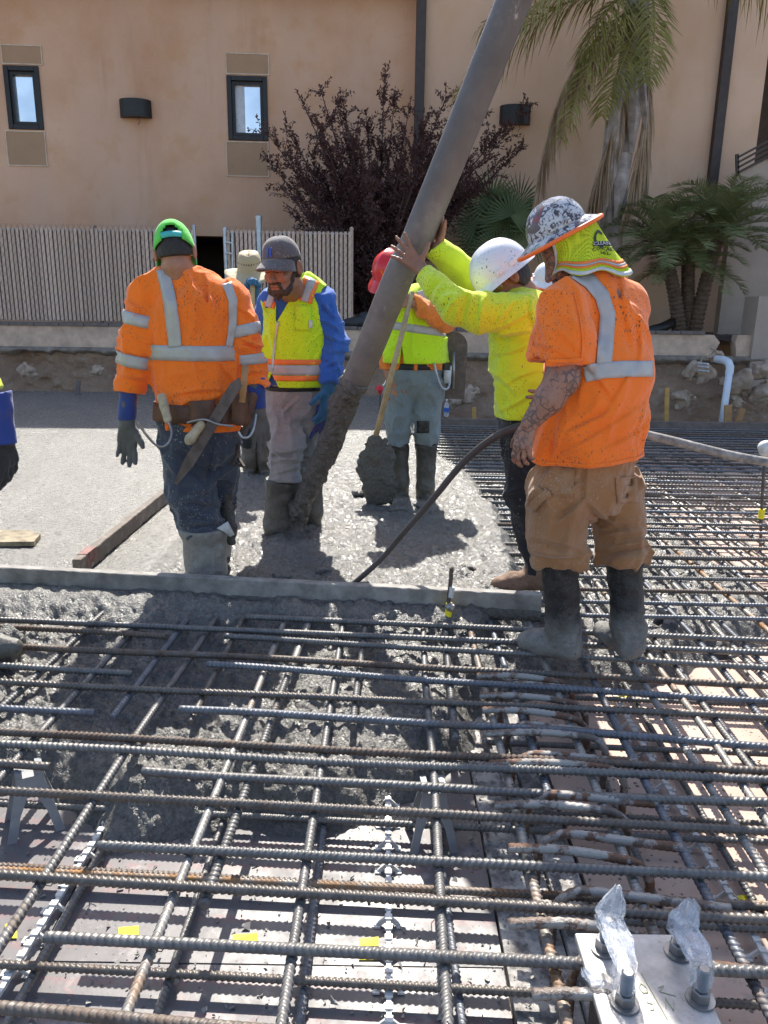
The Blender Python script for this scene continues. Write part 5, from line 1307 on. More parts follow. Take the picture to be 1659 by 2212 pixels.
A.mesh('trousers', A.chain([(427, 900, 0, 82), (428, 940, 0, 84)], .03, 1.45, (0, 1, 0)) + [leg1, leg2], .007, 'jeans', [plane(A.p(427, 872), (0, 0, 1))],
       plus(crease([(395, 1105, 482, 1118), (392, 1075, 470, 1095), (470, 945, 452, 1085), (400, 1010, 450, 1040), (398, 1128, 485, 1132)], 4.0, 5, -.012), folds((6, 6, 4), .010, 2), near_pt(A.p(430, 1110), .2, folds((5, 5, 12), .016, 8.0)), near_pt(A.p(430, 990), .2, folds((6, 6, 5), .014, 5.0))))
sole = -.07
boot(A, A.p(440, 1137, -.02), A.p(446, 1236, -.02), A.p(452, 1236, .15), m_(52), m_(44), sole, 'boot_grey', 'grout caked grey rubber boot', foot=True)
boot(A, A.p(468, 1140, .26), A.p(470, 1215, .26), A.p(474, 1215, .44), m_(36), m_(32), sole, 'boot_grey')
q = [A.p(468, 1141, -.1), A.p(492, 1126, -.06), A.p(507, 1155, -.05), A.p(497, 1160, -.06), A.p(484, 1149, -.09)]
sheet('boot_flap', q, [(0, 1, 2, 3, 4)], 'trim_white', A.root)
cpo, L = shell_cap(hc, hf, hu, 1.07, 'green_cap', A, opening=True, zb=.0, r=(.086, .108, .125), back_low=-.022)
for nm, w0, w1, hd, th_ in (('glove', (281, 836, -.02), (274, 915, -.02), (-.05, 0, -1), (.9, .1, -.2)), ('glove', (552, 824, 0), (556, 890, 0), (.1, .1, -1), (-.8, -.4, 0))):
    w = A.p(*w1)
    g = hand(w, hd, th_, (th_[0], -.3, 0), 1.12, (.22, .2, .22, .3), .08, fat=1.25, thumb=(.75, .6, .2)) 
    o = A.mesh('glove', [cap(A.p(*w0) + [0, 0, .03], w, m_(20), m_(17), .02)] + g, .005, 'glove_grey', [plane(A.p(*w0) + [0, 0, .02], (0, 0, 1))], lambda P: (vnoise3(P * 30) - .5) * .007)
    V, Q = sdf_mesh([cap(A.p(*w0) + [0, 0, .03], w, m_(21), m_(18), .02)], .006, [plane(A.p(*w0) + [0, 0, .022], (0, 0, 1)), plane(w + [0, 0, .02], (0, 0, -1))], plus(lambda P: (vnoise3(P * 26) - .5) * .008)); mk('gauntlet', V, Q, M['glove_blue'], o, True)
# tool belt
tv = sdf_mesh(A.chain([(424, 880, 0, 88), (426, 915, 0, 88), (428, 950, 0, 88)], .03, 1.5, (0, 1, 0)), .012); tb = bvh_of(*tv)
tb = bvh_of(*sdf_mesh(A.chain([(431, 880, 0, 90), (431, 915, 0, 89), (431, 950, 0, 89)], .03, 1.5, (0, 1, 0)), .012)); belt = A.ring('tool_belt', tb, A.p(431, 906), A.p(430, 868), 'leather', off=.010, axis=(0, 0, 1)); belt.modifiers[0].thickness = .008
for pa, w in (([(438, 866), (440, 912)], 50), ([(492, 864), (494, 914)], 44)):
    o = A.strip('pouch', tb, pa, w, 'leather', belt, off=.026); o.modifiers[0].thickness = .02
mb = MB(); P0 = A.p(517, 858, -.16); V, Q = sdf_mesh([cap(A.p(519, 868, -.17), A.p(515, 905, -.17), m_(17), m_(15), .01, 2.2, (0, 1, 0))], .006, disp=lambda P: (vnoise3(P * 30) - .5) * .006); mk('holster', V, Q, M['leather'], belt, True)
V, Q = sdf_mesh([cap(A.p(545, 858, -.1), A.p(528, 908, -.13), m_(11), m_(12), .01)], .006); mk('holster', V, Q, M['leather'], belt, True)

# ---- C: man in the yellow vest ----------------------------------------------------
C = Per('bearded person in grey cap, blue long sleeves and yellow vest, looking down', 4.6, G(640, 1165, 0.02))
c_, m_ = C.c, C.m
hc = C.p(609, 577, -.22); hf, hu = (-.40, -.89, -.24), (-.10, -.22, .97)
body = head(hc, hf, hu, 1.16, C.p(640, 640, .02), .064) + C.chain([(640, 700, 0, 48), (636, 840, 0, 46)], .03, 1.4, (0, 1, 0)) + C.chain([(685, 650, 0, 20), (722, 746, -.02, 17), (709, 835, -.1, 13)]) + C.chain([(590, 660, .05, 20), (562, 735, .1, 17), (570, 800, .12, 13)]) + [c_((590, 655), (690, 648), 24)]
C.mesh('body', body, .0055, 'skin2')
V, cu, dp = hair_shell(hc, hf, hu, 1.16, .03, -.05); C.mesh('hair', V, .006, 'hair', cu, dp)
pr, dp = beard_shell(hc, hf, hu, 1.13, 0.0); C.mesh('beard', pr, .005, 'beard', (), dp)
f, u, l = axes(hf, hu); HP = lambda x, y, z: hc + 1.16 * (l * x + f * y + u * z)
for sg in (-1, 1):
    V, Q = sdf_mesh([cap(HP(sg * .012, .0895, .012), HP(sg * .03, .086, .018), .0045, .005, .005), cap(HP(sg * .03, .086, .018), HP(sg * .05, .072, .013), .005, .003, .005)], .0025, disp=lambda P: (vnoise3(P * 220) - .5) * .002); mk('eyebrow', V, Q, M['beard'], C.root, True)
    V, Q = sdf_mesh([cap(HP(sg * .020, .0895, -.008), HP(sg * .044, .083, -.008), .0022, .002, .003)], .0018); mk('eyelash', V, Q, M['ink'], C.root, True)
V, Q = sdf_mesh([cap(HP(-.017, .0925, -.0745), HP(.017, .0925, -.0745), .0032, None, .003)], .002); mk('mouth', V, Q, plain('lip', (.2, .07, .055), .5), C.root, True)
sh = C.chain([(640, 705, 0, 66), (637, 800, 0, 66)], .03, 1.5, (0, 1, 0)) + [c_((590, 652), (690, 645), 27, 27, .04), c_((643, 612), (644, 640), 24, 30, .03)] + [grp(C.chain([(692, 655, 0, 33), (720, 742, -.02, 28), (710, 820, -.1, 21), (709, 850, -.1, 20)], .025), plane(C.p(709.5, 828, -.1), (0, -.2, -1)), k=.03)] + C.chain([(583, 662, .04, 28), (560, 735, .1, 25), (570, 800, .12, 20), (572, 815, .12, 18)], .025)
C.mesh('shirt', sh, .007, 'blue', [plane(C.p(643, 614), (.1, -.45, 1))], plus(crease([(698, 715, 748, 742), (704, 757, 746, 752), (688, 690, 735, 716), (700, 790, 738, 782), (690, 650, 725, 680)], 4.75, 4, -.011), folds((7, 7, 3), .010, 2), near_pt(C.p(722, 750), .15, folds((7, 7, 15), .016, 5))))
def wedge(P):
    x, y = pxof(P); a = (x - 600) - (658 - 600) * (692 - y) / 100.0; b = (596 - x) + (692 - y) * .02
    w = np.maximum(np.maximum(a, b), y - 694) * S(4.6); return np.where(P[..., 1] < 4.62, -w, -1)
def arm_hole(c0, r): 
    c0 = np.array(c0, np.float32); return lambda P: r - np.sqrt((((P - c0) * np.array([1, .8, .72], np.float32)) ** 2).sum(-1))
ve = C.chain([(640, 702, 0, 73), (638, 790, 0, 73), (636, 850, 0, 75)], .03, 1.42, (0, 1, 0)) + [c_((598, 650), (684, 645), 30, 30, .05), c_((622, 628), (664, 620), 26, 26, .05)]
def flap(P):
    x, y = pxof(P); w = np.maximum(np.abs(x - 588) - (y - 806) * .45, 800 - y) * S(4.6); return np.where(P[..., 1] < 4.6, -w, -1)
C.mesh('vest', ve, .007, 'vest', [plane(C.p(637, 833), (0, 0, -1)), wedge, flap, arm_hole(C.p(716, 672), .105), arm_hole(C.p(558, 690, .05), .085)], plus(folds((5, 5, 2), .010, 4.0), crease([(690, 715, 648, 770), (690, 755, 660, 830), (585, 700, 592, 770), (605, 720, 612, 800), (640, 640, 655, 700)], 4.75, 4, -.008)))
bv = C.bvh('vest')
for y0, y1, mt, of in ((784, 773, 'stripe_orange', .004), (806, 785, 'stripe', .004), (818, 807, 'stripe_orange', .004)): C.ring('reflective_stripe', bv, C.p(637, y0), C.p(637, y1), mt, off=of, axis=(0, 0, 1))
C.strip('reflective_stripe', bv, [(674, 603), (664, 628), (657, 652)], 34, 'stripe_orange'); C.strip('reflective_stripe', bv, [(674, 603), (664, 628), (657, 652)], 16, 'stripe', off=.007)
C.strip('reflective_stripe', bv, [(589, 636), (580, 664)], 26, 'stripe_orange'); C.strip('reflective_stripe', bv, [(589, 636), (580, 664)], 13, 'stripe', off=.007)
C.strip('zip', bv, [(601, 694), (594, 740), (590, 800)], 4, 'galv'); C.strip('pocket', bv, [(656, 660), (653, 714)], 34, 'vest', off=.006); C.strip('pocket_label', bv, [(670, 692), (670, 709)], 7, 'trim_white', off=.009)
C.mesh('trousers', C.chain([(634, 835, 0, 56), (634, 858, 0, 56)], .03, 1.4, (0, 1, 0)) + [grp(C.chain([(607, 875, 0, 35), (620, 955, -.06, 34), (617, 1055, -.03, 33)], .03), plane(C.p(617, 1037, -.03), (0, 0, -1)), k=.012), grp(C.chain([(660, 875, .02, 33), (668, 960, .1, 28), (671, 1050, .16, 26)], .03), plane(C.p(671, 1030, .16), (0, 0, -1)), k=.012)], .007, 'jeans_grey',
       [plane(C.p(634, 822), (0, 0, 1))], plus(crease([(588, 1000, 650, 992), (586, 1020, 648, 1014), (590, 980, 650, 965), (640, 860, 612, 900), (600, 870, 618, 930)], 4.7, 4, -.010), folds((6, 6, 4), .010, 6), near_pt(C.p(618, 1000), .2, folds((5, 5, 11), .018, 3))))
mb = C.ring('belt', bvh_of(*C.bv['trousers']), C.p(634, 842), C.p(634, 832), 'ink', axis=(0, 0, 1))
boot(C, C.p(612, 1036, -.02), C.p(603, 1135, -.02), C.p(590, 1150, -.2), m_(38), m_(34), -.06, 'boot_mud', 'rubber boot thick with wet concrete')
boot(C, C.p(671, 1026, .16), C.p(672, 1105, .16), C.p(690, 1115, .0), m_(29), m_(26), -.06, 'boot_mud')
cpo, L = shell_cap(hc, hf, hu, 1.16, 'grey_cap', C, zb=.046, r=(.079, .100, .088), back_low=.02, vis_len=.095)
f, u, l = axes(hf, hu); logo = MB()
for sg in (-1, 1):
    for i in range(6):
        t0, t1 = -1 + i / 3, -1 + (i + 1) / 3
        P_ = [L(sg * (.006 + .006 * t * t), .094 - .012 * (t + 1) * .5 + .0, .083 + .020 * t) for t in (t0, t1)]; logo.bar(P_[0] + f * .004, P_[1] + f * .004, .007, .004, f)
logo.build('emblem', M['blue_print'], cpo)
w = C.p(709, 838, -.1)
C.mesh('glove', [cap(C.p(710, 822, -.1), w, m_(17), m_(16), .01)] + hand(w, (-.12, -.1, -1), (-.5, -.8, 0), (-.8, .5, 0), 1.18, (.35, .3, .3, .35), .05, fat=1.2), .005, 'glove_knit', [local(C.p(710, 826, -.1), (0, 0, 1), .08)], lambda P: (vnoise3(P * 40) - .5) * .005)
w = C.p(699, 905, -.03)
V, Q = sdf_mesh([cap(C.p(694, 880, -.06), w, .03, .045, .02, 2.0, (0, 1, 0))] + hand(w, (.22, 0, -1), (-.9, .3, 0), (0, -1, 0), 1.1, (.15, .12, .15, .2), .06, fat=1.15), .006, disp=lambda P: (vnoise3(P * 30) - .5) * .01)
mk('glove', V, Q, M['glove_blue'], None, True, origin=w, label='spare blue work glove hanging from the hand of the grey cap wearer', cat='glove')

# ---- E: man in the white hard hat pushing the hose ---------------------------------
E = Per('person in white hard hat and neon yellow sleeves pushing the hose with both hands', 3.78, G(1140, 1272, 0))
c_, m_ = E.c, E.m
hc = E.p(1090, 600, -.03); hf, hu = (-.80, -.08, -.60), (-.60, -.02, .80)
nh = hand(E.p(909, 580, .075), (-.62, .08, .60), (.45, .0, .95), (0, 1, 0), .98, (.12, .12, .14, .16), .26, thumb=(.25, .95, .05), tb=.12)
fh = hand(E.p(946, 534, .22), (.10, .1, 1), (.30, -.9, .1), (-1, .3, 0), 1.02, (.35, .4, .42, .42), .1, thumb=(.8, .45, .0), tb=.1)
body = head(hc, hf, hu, 1.1, E.p(1135, 645, 0), .06) + E.chain([(1132, 690, 0, 60), (1138, 860, 0, 60)], .03, 1.3, (1, 0, 0)) + E.chain([(1120, 682, -.2, 28), (1000, 668, -.2, 22), (909, 580, .075, 14.5)], .02) + E.chain([(1105, 645, .2, 28), (1015, 602, .22, 20), (946, 534, .22, 14)], .02) + nh + fh
E.mesh('body', body, .0052, 'skin2', (), lambda P: (vnoise3(P * 90) - .5) * .0015)
V, cu, dp = hair_shell(hc, hf, hu, 1.1, .01, -.075, .008); E.mesh('hair', V, .006, 'hair', cu, dp)
tor = E.chain([(1130, 705, 0, 92), (1138, 800, 0, 93), (1140, 900, 0, 92), (1140, 960, 0, 92)], .03, 1.32, (1, 0, 0))
sh = tor + [cap(E.p(1124, 682, -.17), E.p(1118, 662, .17), m_(42), m_(42), .05), c_((1146, 636), (1132, 672), 32, 42, .04)]
sh += [grp(E.chain([(1120, 684, -.18, 45), (1040, 678, -.21, 36), (985, 664, -.2, 33), (945, 624, -.08, 25), (914, 590, .05, 19.5), (900, 570, .08, 19)], .03), plane(E.p(916, 589, .05), (-.62, .3, .55)), k=.03),
       grp(E.chain([(1105, 650, .17, 44), (1020, 605, .22, 33), (975, 566, .22, 26), (945, 540, .22, 20), (928, 522, .22, 19)], .03), plane(E.p(941, 537, .22), (-.6, 0, .6)), k=.03)]
E.mesh('shirt', sh, .0068, 'yellow', [local(E.p(1138, 893), (.12, .0, -1), .42), local(E.p(1146, 626), (.2, 0, 1), .15)],
       plus(crease([(1062, 712, 1145, 672), (1066, 735, 1150, 708), (1070, 700, 1110, 655), (1064, 800, 1110, 850), (1075, 885, 1160, 846), (1068, 765, 1135, 745), (1020, 645, 1000, 700), (985, 632, 966, 680), (955, 612, 935, 652), (1045, 650, 1030, 700), (1090, 830, 1160, 800), (1150, 640, 1160, 720)], 3.85, 4.5, -.011), folds((2.0, 2.6, 3.4), .008, 2.0), near_pt(E.p(1000, 650, -.2), .16, folds((9, 4, 3.5), .009, 1.0)), near_pt(E.p(1085, 690, -.15), .14, folds((6, 3, 3), .011, 6.0)), near_pt(E.p(1110, 850), .2, folds((2.5, 2.5, 5), .012, 3.0))))
hat, L = hard_hat(hc, hf, hu, 1.13, 'helmet_white', E, zb=.025, r=(.108, .128, .128))
mb = MB(); P_ = [L(.098 * math.cos(t), .098 * math.sin(t) - .01, .004) for t in np.linspace(-.3, -2.9, 12)]
for a, b in zip(P_, P_[1:]): mb.bar(a, b, .018, .004)
mb.build('suspension', M['ink'], hat)
# glasses
f, u, l = axes(hf, hu); HP = lambda x, y, z: hc + 1.1 * (l * x + f * y + u * z)
V_ = []
for k in range(13):
    t = (k - 6) / 6 * 1.45
    for z in (-.028, .016): V_.append(HP(.070 * math.sin(t), .030 + .072 * math.cos(t), z))
gl = sheet('glasses', V_, [(2 * k, 2 * k + 2, 2 * k + 3, 2 * k + 1) for k in range(12)], 'lens', E.root, .002)
mb = MB()
for sg in (-1, 1): mb.bar(HP(sg * .072, .04, .01), HP(sg * .085, -.03, .008), .004, .008)
mb.build('temple', M['ink'], gl)
tr = E.chain([(1142, 880, 0, 80), (1145, 925, 0, 82)], .03, 1.25, (1, 0, 0)) + E.chain([(1128, 945, -.06, 42), (1126, 1060, -.08, 35), (1150, 1180, -.04, 26), (1158, 1240, -.02, 23)], .03) + E.chain([(1175, 945, .12, 42), (1195, 1080, .16, 36), (1215, 1230, .2, 26)], .03)
E.mesh('trousers', tr, .008, 'black_cloth', [plane(E.p(1140, 865), (0, 0, 1)), local(E.p(1158, 1236, -.02), (0, 0, -1), .1), local(E.p(1215, 1232, .2), (0, 0, -1), .1)], folds((6, 6, 7), .010, 4))
an = E.p(1157, 1232, -.02); boot(E, an + [0, 0, .03], [an[0], an[1], .10], [an[0] - .19, an[1] - .03, .08], m_(25), m_(24), 0.012, 'boot_brown', res=.007)
an = E.p(1215, 1225, .2); boot(E, an + [0, 0, .03], [an[0], an[1], .10], [an[0] - .19, an[1] + .03, .08], m_(25), m_(24), 0.012, 'boot_brown', res=.009)

# ---- G: man in the orange tee shirt, right -------------------------------------------
Gm = Per('tattooed person in orange tee shirt, brown trousers, stickered hard hat with yellow neck shade', 2.95, G(1280, 1418, 0))
c_, m_ = Gm.c, Gm.m
gf = np.array((-.6, .8, 0)); gr = np.array((.8, .6, 0))
hc = Gm.p(1226, 549, .02); hf, hu = (-.80, .12, -.58), (-.50, -.04, .86)
lh = hand(Gm.p(1144, 916, -.22), (-.28, -.05, -1), (-.55, .6, .1), (.7, .4, 0), .92, (.36, .42, .48, .52), .07, thumb=(.85, .5, .2))
body = head(hc, hf, hu, .96, Gm.p(1275, 640, .0), .066) + Gm.chain([(1295, 690, 0, 80), (1285, 900, 0, 85)], .03, 1.2, gf) + [cap(Gm.p(1220, 660, -.1), Gm.p(1345, 670, .1), m_(38), m_(34))]
body += Gm.chain([(1212, 668, -.13, 40), (1219, 760, -.18, 36), (1214, 820, -.22, 32), (1186, 862, -.23, 28), (1145, 914, -.22, 17.5)], .02) + lh + Gm.chain([(1348, 685, .13, 34), (1340, 790, .28, 30), (1270, 850, .40, 22), (1230, 860, .42, 18)], .02) + hand(Gm.p(1230, 860, .42), (-1, .1, -.1), (0, 0, 1), (0, 1, 0))
Gm.mesh('body', body, .0056, 'skin_tat')
V, cu, dp = hair_shell(hc, hf, hu, .96, .0, -.09, .008); Gm.mesh('hair', V, .006, 'hair', cu, dp)
pr, dp = beard_shell(hc, hf, hu, .96, .016); Gm.mesh('beard', pr, .005, 'beard', (), dp)
tor = Gm.chain([(1300, 712, .02, 101), (1291, 820, 0, 114), (1272, 930, -.02, 120), (1262, 1040, -.02, 122)], .04, 1.22, gf)
sh = tor + [cap(Gm.p(1222, 652, -.1), Gm.p(1358, 662, .1), m_(47), m_(42), .06), cap(Gm.p(1262, 612, 0), Gm.p(1225, 640, -.08), m_(34), m_(36), .05), cap(Gm.p(1275, 610, .02), Gm.p(1350, 650, .08), m_(34), m_(38), .05), c_((1258, 592), (1275, 625), 36, 46, .04)]
sh += [grp(Gm.chain([(1214, 668, -.13, 52), (1213, 730, -.17, 55), (1212, 785, -.19, 54), (1211, 850, -.2, 52)], .03), plane(Gm.p(1212, 783, -.19), (-.12, .0, -1)), k=.025), grp(Gm.chain([(1358, 678, .13, 44), (1345, 770, .26, 44), (1330, 820, .32, 42)], .03), plane(Gm.p(1342, 800, .3), (-.5, .5, -1)))]
Gm.mesh('shirt', sh, .0065, 'orange', [local(Gm.p(1262, 985), (.06, 0, -1), .36), plane(Gm.p(1258, 588), (-.55, .2, 1))],
       plus(crease([(1398, 872, 1212, 985), (1404, 925, 1290, 978), (1372, 800, 1300, 900), (1262, 775, 1335, 862), (1345, 600, 1372, 760), (1385, 680, 1380, 800), (1186, 700, 1255, 752), (1160, 742, 1245, 775), (1200, 650, 1240, 700), (1330, 880, 1230, 940), (1180, 900, 1160, 990), (1215, 900, 1190, 990)], 3.05, 6, -.009), folds((3, 3, 1.5), .012, 3.0), near_pt(Gm.p(1213, 770, -.17), .13, folds((9, 9, 5), .010, 1.0)), near_pt(Gm.p(1290, 930, -.05), .22, lambda P: -.012 * np.sin((P @ np.array([.55, -.2, .83], np.float32)) * 32 + 2 * vnoise3(P * 5)))))
bv = Gm.bvh('shirt'); tbv = bvh_of(*sdf_mesh(tor, .012))
Gm.strip('reflective_stripe', bv, [(1242, 588), (1275, 610), (1300, 640), (1312, 680), (1308, 730), (1303, 786)], (32, 34), 'stripe')
bvs = bv
Gm.strip('seam', bv, [(1240, 632), (1252, 680), (1258, 730), (1256, 782)], 4, 'orange', off=.003)
Gm.ring('hem', bv, Gm.p(1262, 982), Gm.p(1262, 975), 'orange', axis=(-.06, 0, 1), off=.003)
Gm.strip('cuff', bv, [(1150, 776), (1185, 779), (1225, 779), (1262, 775)], 8, 'orange', off=.003)
Gm.strip('reflective_stripe', bv, [(1408, 797), (1360, 797), (1300, 800), (1262, 808)], (34, 36), 'stripe', nx=6)
tr = Gm.chain([(1268, 985, 0, 114), (1264, 1020, 0, 112)], .03, 1.25, gf) + [grp(Gm.chain([(1206, 1060, -.08, 65), (1208, 1140, -.07, 58), (1212, 1215, -.04, 50), (1211, 1250, -.03, 48)], .04), plane(Gm.p(1212, 1214, -.03), (0, 0, -1)), k=.015), grp(Gm.chain([(1328, 1055, .1, 58), (1340, 1130, .10, 50), (1345, 1195, .07, 52), (1350, 1245, .06, 46)], .04), plane(Gm.p(1349, 1210, .06), (0, 0, -1)), k=.015)]
Gm.mesh('trousers', tr, .0065, 'duck', [plane(Gm.p(1265, 950), (0, 0, 1))],
        plus(crease([(1298, 1160, 1392, 1148), (1290, 1184, 1394, 1178), (1300, 1130, 1380, 1120), (1150, 1190, 1262, 1200), (1148, 1165, 1250, 1180), (1272, 1072, 1200, 1130), (1276, 1085, 1332, 1140), (1268, 1000, 1270, 1080), (1260, 1040, 1190, 1070)], 3.1, 5, -.013), folds((4.5, 4.5, 3), .013, 5), near_pt(Gm.p(1345, 1190, .06), .13, folds((2.5, 2.5, 10), .018, 2)), near_pt(Gm.p(1212, 1205, -.03), .13, folds((3, 3, 9), .020, 7)), near_pt(Gm.p(1275, 1060), .14, folds((6, 6, 5), .018, 3))))
tbv2 = Gm.bvh('trousers')
o = Gm.strip('pocket', tbv2, [(1178, 1022), (1205, 1040), (1240, 1043)], 62, 'duck', off=.004); Gm.strip('pocket', tbv2, [(1352, 1030), (1355, 1085)], 46, 'duck', off=.004)
o = Gm.strip('hammer_loop', tbv2, [(1186, 1062), (1160, 1085), (1150, 1100)], 20, 'duck', off=.012)
h0 = G(1216, 1424, 0.013); boot(Gm, Gm.p(1208, 1208, -.03), [h0[0], h0[1] + .03, .13], [h0[0] - .13, h0[1] + .11, .05], m_(42), m_(37), .013, 'boot_black', 'black rubber boot with grey grout on its foot', res=.0065)
h1 = G(1356, 1418, 0.013); boot(Gm, Gm.p(1348, 1204, .06), [h1[0], h1[1] + .03, .13], [h1[0] - .06, h1[1] + .19, .05], m_(40), m_(37), .013, 'boot_black', 'black rubber boot with grey grout on its foot', res=.0065)
hat, L = hard_hat(hc, (-.86, .1, -.47), (-.45, -.03, .89), .87, 'helmet_sticker', Gm, full=True, rim='orange_rim', zb=.112, r=(.108, .126, .118))
# round badge sticker
mb = MB(); f, u, l = axes(hf, hu)
cst = L(-.098, .075, .055)
# neck shade
ns_phi, ns_v = 44, 16
neck_c = Gm.p(1270, 572, .02)
V_ = []; tr_l = []
f_, u_, l_ = axes(hf, hu)
for i in range(ns_phi + 1):
    ph = R(-112 + 224 * i / ns_phi)                 # 0 = back of the head
    top = L(.128 * math.sin(ph), -.152 * math.cos(ph), .090)
    bd = nrm(np.array((-gf[0] * math.cos(ph), -gf[1] * math.cos(ph), 0)) + np.array((gr[0] * math.sin(ph), gr[1] * math.sin(ph), 0)))
    mid = neck_c + bd * (.118 + .01 * math.sin(ph * 7)) + np.array([0, 0, .015]); low = neck_c + bd * (.150 + .02 * math.sin(ph * 5 + 1)) + np.array([0, 0, -.035 - .01 * math.cos(ph * 6)])
    for j in range(ns_v + 1):
        t = j / ns_v; P_ = top * (1 - t) ** 2 + 2 * t * (1 - t) * (mid * 1.0 + (top - mid) * .25) + low * t * t
        V_.append(P_ + bd * .006 * math.sin(ph * 9 + t * 5) * t)
idx = lambda i, j: i * (ns_v + 1) + j
fs = [(idx(i, j), idx(i + 1, j), idx(i + 1, j + 1), idx(i, j + 1)) for i in range(ns_phi) for j in range(ns_v)]
ns = sheet('neck_shade', V_, fs, 'shade_mesh', Gm.root, .003)
def surf_pt(ph, t, off=.004):
    i = (ph + 112) / 224 * ns_phi; j = t * ns_v; i0 = min(int(i), ns_phi - 1); j0 = min(int(j), ns_v - 1); a, b = i - i0, j - j0
    q = [np.array(V_[idx(i0, j0)]), np.array(V_[idx(i0 + 1, j0)]), np.array(V_[idx(i0 + 1, j0 + 1)]), np.array(V_[idx(i0, j0 + 1)])]
    p = q[0] * (1 - a) * (1 - b) + q[1] * a * (1 - b) + q[2] * a * b + q[3] * (1 - a) * b
    n = nrm(np.cross(q[1] - q[0], q[3] - q[0])); c0 = (neck_c + hc) / 2
    if n @ (p - c0) < 0: n = -n
    return p + n * off
def band(nm, t0, t1, mat, p0=-112, p1=112, off=.004, n=44):
    P_ = [surf_pt(p0 + (p1 - p0) * i / n, t, off) for i in range(n + 1) for t in (t0, (t0 + t1) / 2, t1)]
    sheet(nm, P_, [(3 * i + k, 3 * i + 3 + k, 3 * i + 4 + k, 3 * i + 1 + k) for i in range(n) for k in (0, 1)], mat, ns, .002)
band('hem', .93, .998, 'trim_white'); band('orange_tape', .74, .79, 'stripe_orange', -100, 80); band('grey_tape', .795, .83, 'stripe', -100, 80); band('orange_tape', .835, .87, 'stripe_orange', -100, 80)
P_ = [surf_pt(p, t, .004) for t in np.linspace(0, 1, 20) for p in (-111.5, -106)]
sheet('edge_trim', P_, [(2 * i, 2 * i + 1, 2 * i + 3, 2 * i + 2) for i in range(19)], 'trim_white', ns, .002)
def text_verts(txt, bold=False):
    cu = bpy.data.curves.new('t', 'FONT'); cu.body = txt; cu.size = 1; cu.align_x = 'CENTER'; cu.resolution_u = 2
    ob = bpy.data.objects.new('t', cu); COL.objects.link(ob); dg = bpy.context.evaluated_depsgraph_get(); me = ob.evaluated_get(dg).to_mesh()
    v = [tuple(x.co) for x in me.vertices]; fc = [tuple(p.vertices) for p in me.polygons]; ob.evaluated_get(dg).to_mesh_clear()
    bpy.data.objects.remove(ob); bpy.data.curves.remove(cu); return v, fc
def on_shade(nm, v, fc, ph0, t0, sx, sy, mat, off=.005):
    P_ = [surf_pt(ph0 + x * sx, t0 - y * sy, off) for x, y, *_ in v]
    o = mk(nm, P_, fc, M[mat], ns)
    md = o.modifiers.new('t', 'SOLIDIFY'); md.thickness = .0008
PH = -20
v, fc = text_verts('CLEAN'); 
arc_ = [(math.cos(a) * r_, math.sin(a) * r_) for a in np.linspace(.6, 4.9, 22) for r_ in (1.0, .72)]
on_shade('printed_emblem', arc_, [(2 * i, 2 * i + 1, 2 * i + 3, 2 * i + 2) for i in range(21)], PH, .38, 17, .15, 'ink')
bx_ = [(-1.35, -.30), (1.5, -.30), (1.5, .30), (-1.35, .30)]; bxv = [(-1.35 + 2.85 * i / 8, y) for i in range(9) for y in (-.3, .3)]
on_shade('printed_emblem', bxv, [(2 * i, 2 * i + 2, 2 * i + 3, 2 * i + 1) for i in range(8)], PH, .46, 15, .13, 'ink')
on_shade('printed_text', [(x, y) for x, y, z in v], fc, PH + 1, .485, 14.0, .085, 'trim_white', .0065)
v, fc = text_verts('CONCRETE'); on_shade('printed_text', v, fc, PH + 5, .58, 10.5, .085, 'ink')
v, fc = text_verts('562-'); on_shade('printed_text', v, fc, PH + 3, .66, 11, .085, 'ink')

# ---- D: man in the red hard hat with the shovel -----------------------------------------
Dm = Per('person in red hard hat, orange sleeves and yellow vest leaning on a muddy shovel', 5.6, G(895, 1080, .0))
c_, m_ = Dm.c, Dm.m
hc = Dm.p(846, 592, -.1); hf, hu = (-.5, -.7, -.5), (-.28, -.38, .88)
rh = hand(Dm.p(893, 654, -.24), (-.8, -.35, .1), (0, .0, 1), (-.4, .8, 0), 1.0, (.6, .65, .65, .65), .04, thumb=(.6, .5, .5))
lh = hand(Dm.p(846, 826, -.08), (.1, -.1, -1), (.8, -.4, .1), (.4, .8, 0), 1.0, (.3, .35, .4, .45), .08)
body = head(hc, hf, hu, 1.06, Dm.p(872, 645, 0), .06) + Dm.chain([(890, 690, 0, 46), (893, 800, 0, 46)], .03, 1.4, (0, 1, 0)) + Dm.chain([(936, 652, 0, 20), (962, 690, -.1, 17), (893, 654, -.24, 11)]) + Dm.chain([(838, 658, 0, 20), (833, 755, .02, 16), (846, 826, -.08, 10.5)]) + rh + lh + [c_((840, 655), (936, 652), 22)]
Dm.mesh('body', body, .0065, 'skin')
sh = Dm.chain([(890, 690, 0, 60), (893, 790, 0, 60), (893, 800, 0, 60)], .03, 1.45, (0, 1, 0)) + [c_((842, 655), (936, 650), 25, 25, .04)] + [grp(Dm.chain([(938, 655, 0, 27), (956, 690, -.1, 24), (905, 664, -.22, 16), (890, 652, -.24, 15)], .03), plane(Dm.p(899, 660, -.23), (-1, -.2, -.4))), grp(Dm.chain([(838, 660, 0, 25), (833, 757, .02, 21), (845, 820, -.07, 15), (848, 840, -.08, 15)], .03), plane(Dm.p(846, 824, -.08), (0, 0, -1)))]
Dm.mesh('shirt', sh, .009, 'rust_shirt', [local(Dm.p(893, 797), (0, 0, -1), .28)], plus(folds((8, 8, 6), .010, 1), near_pt(Dm.p(950, 680, -.1), .15, folds((12, 8, 8), .014, 2))))
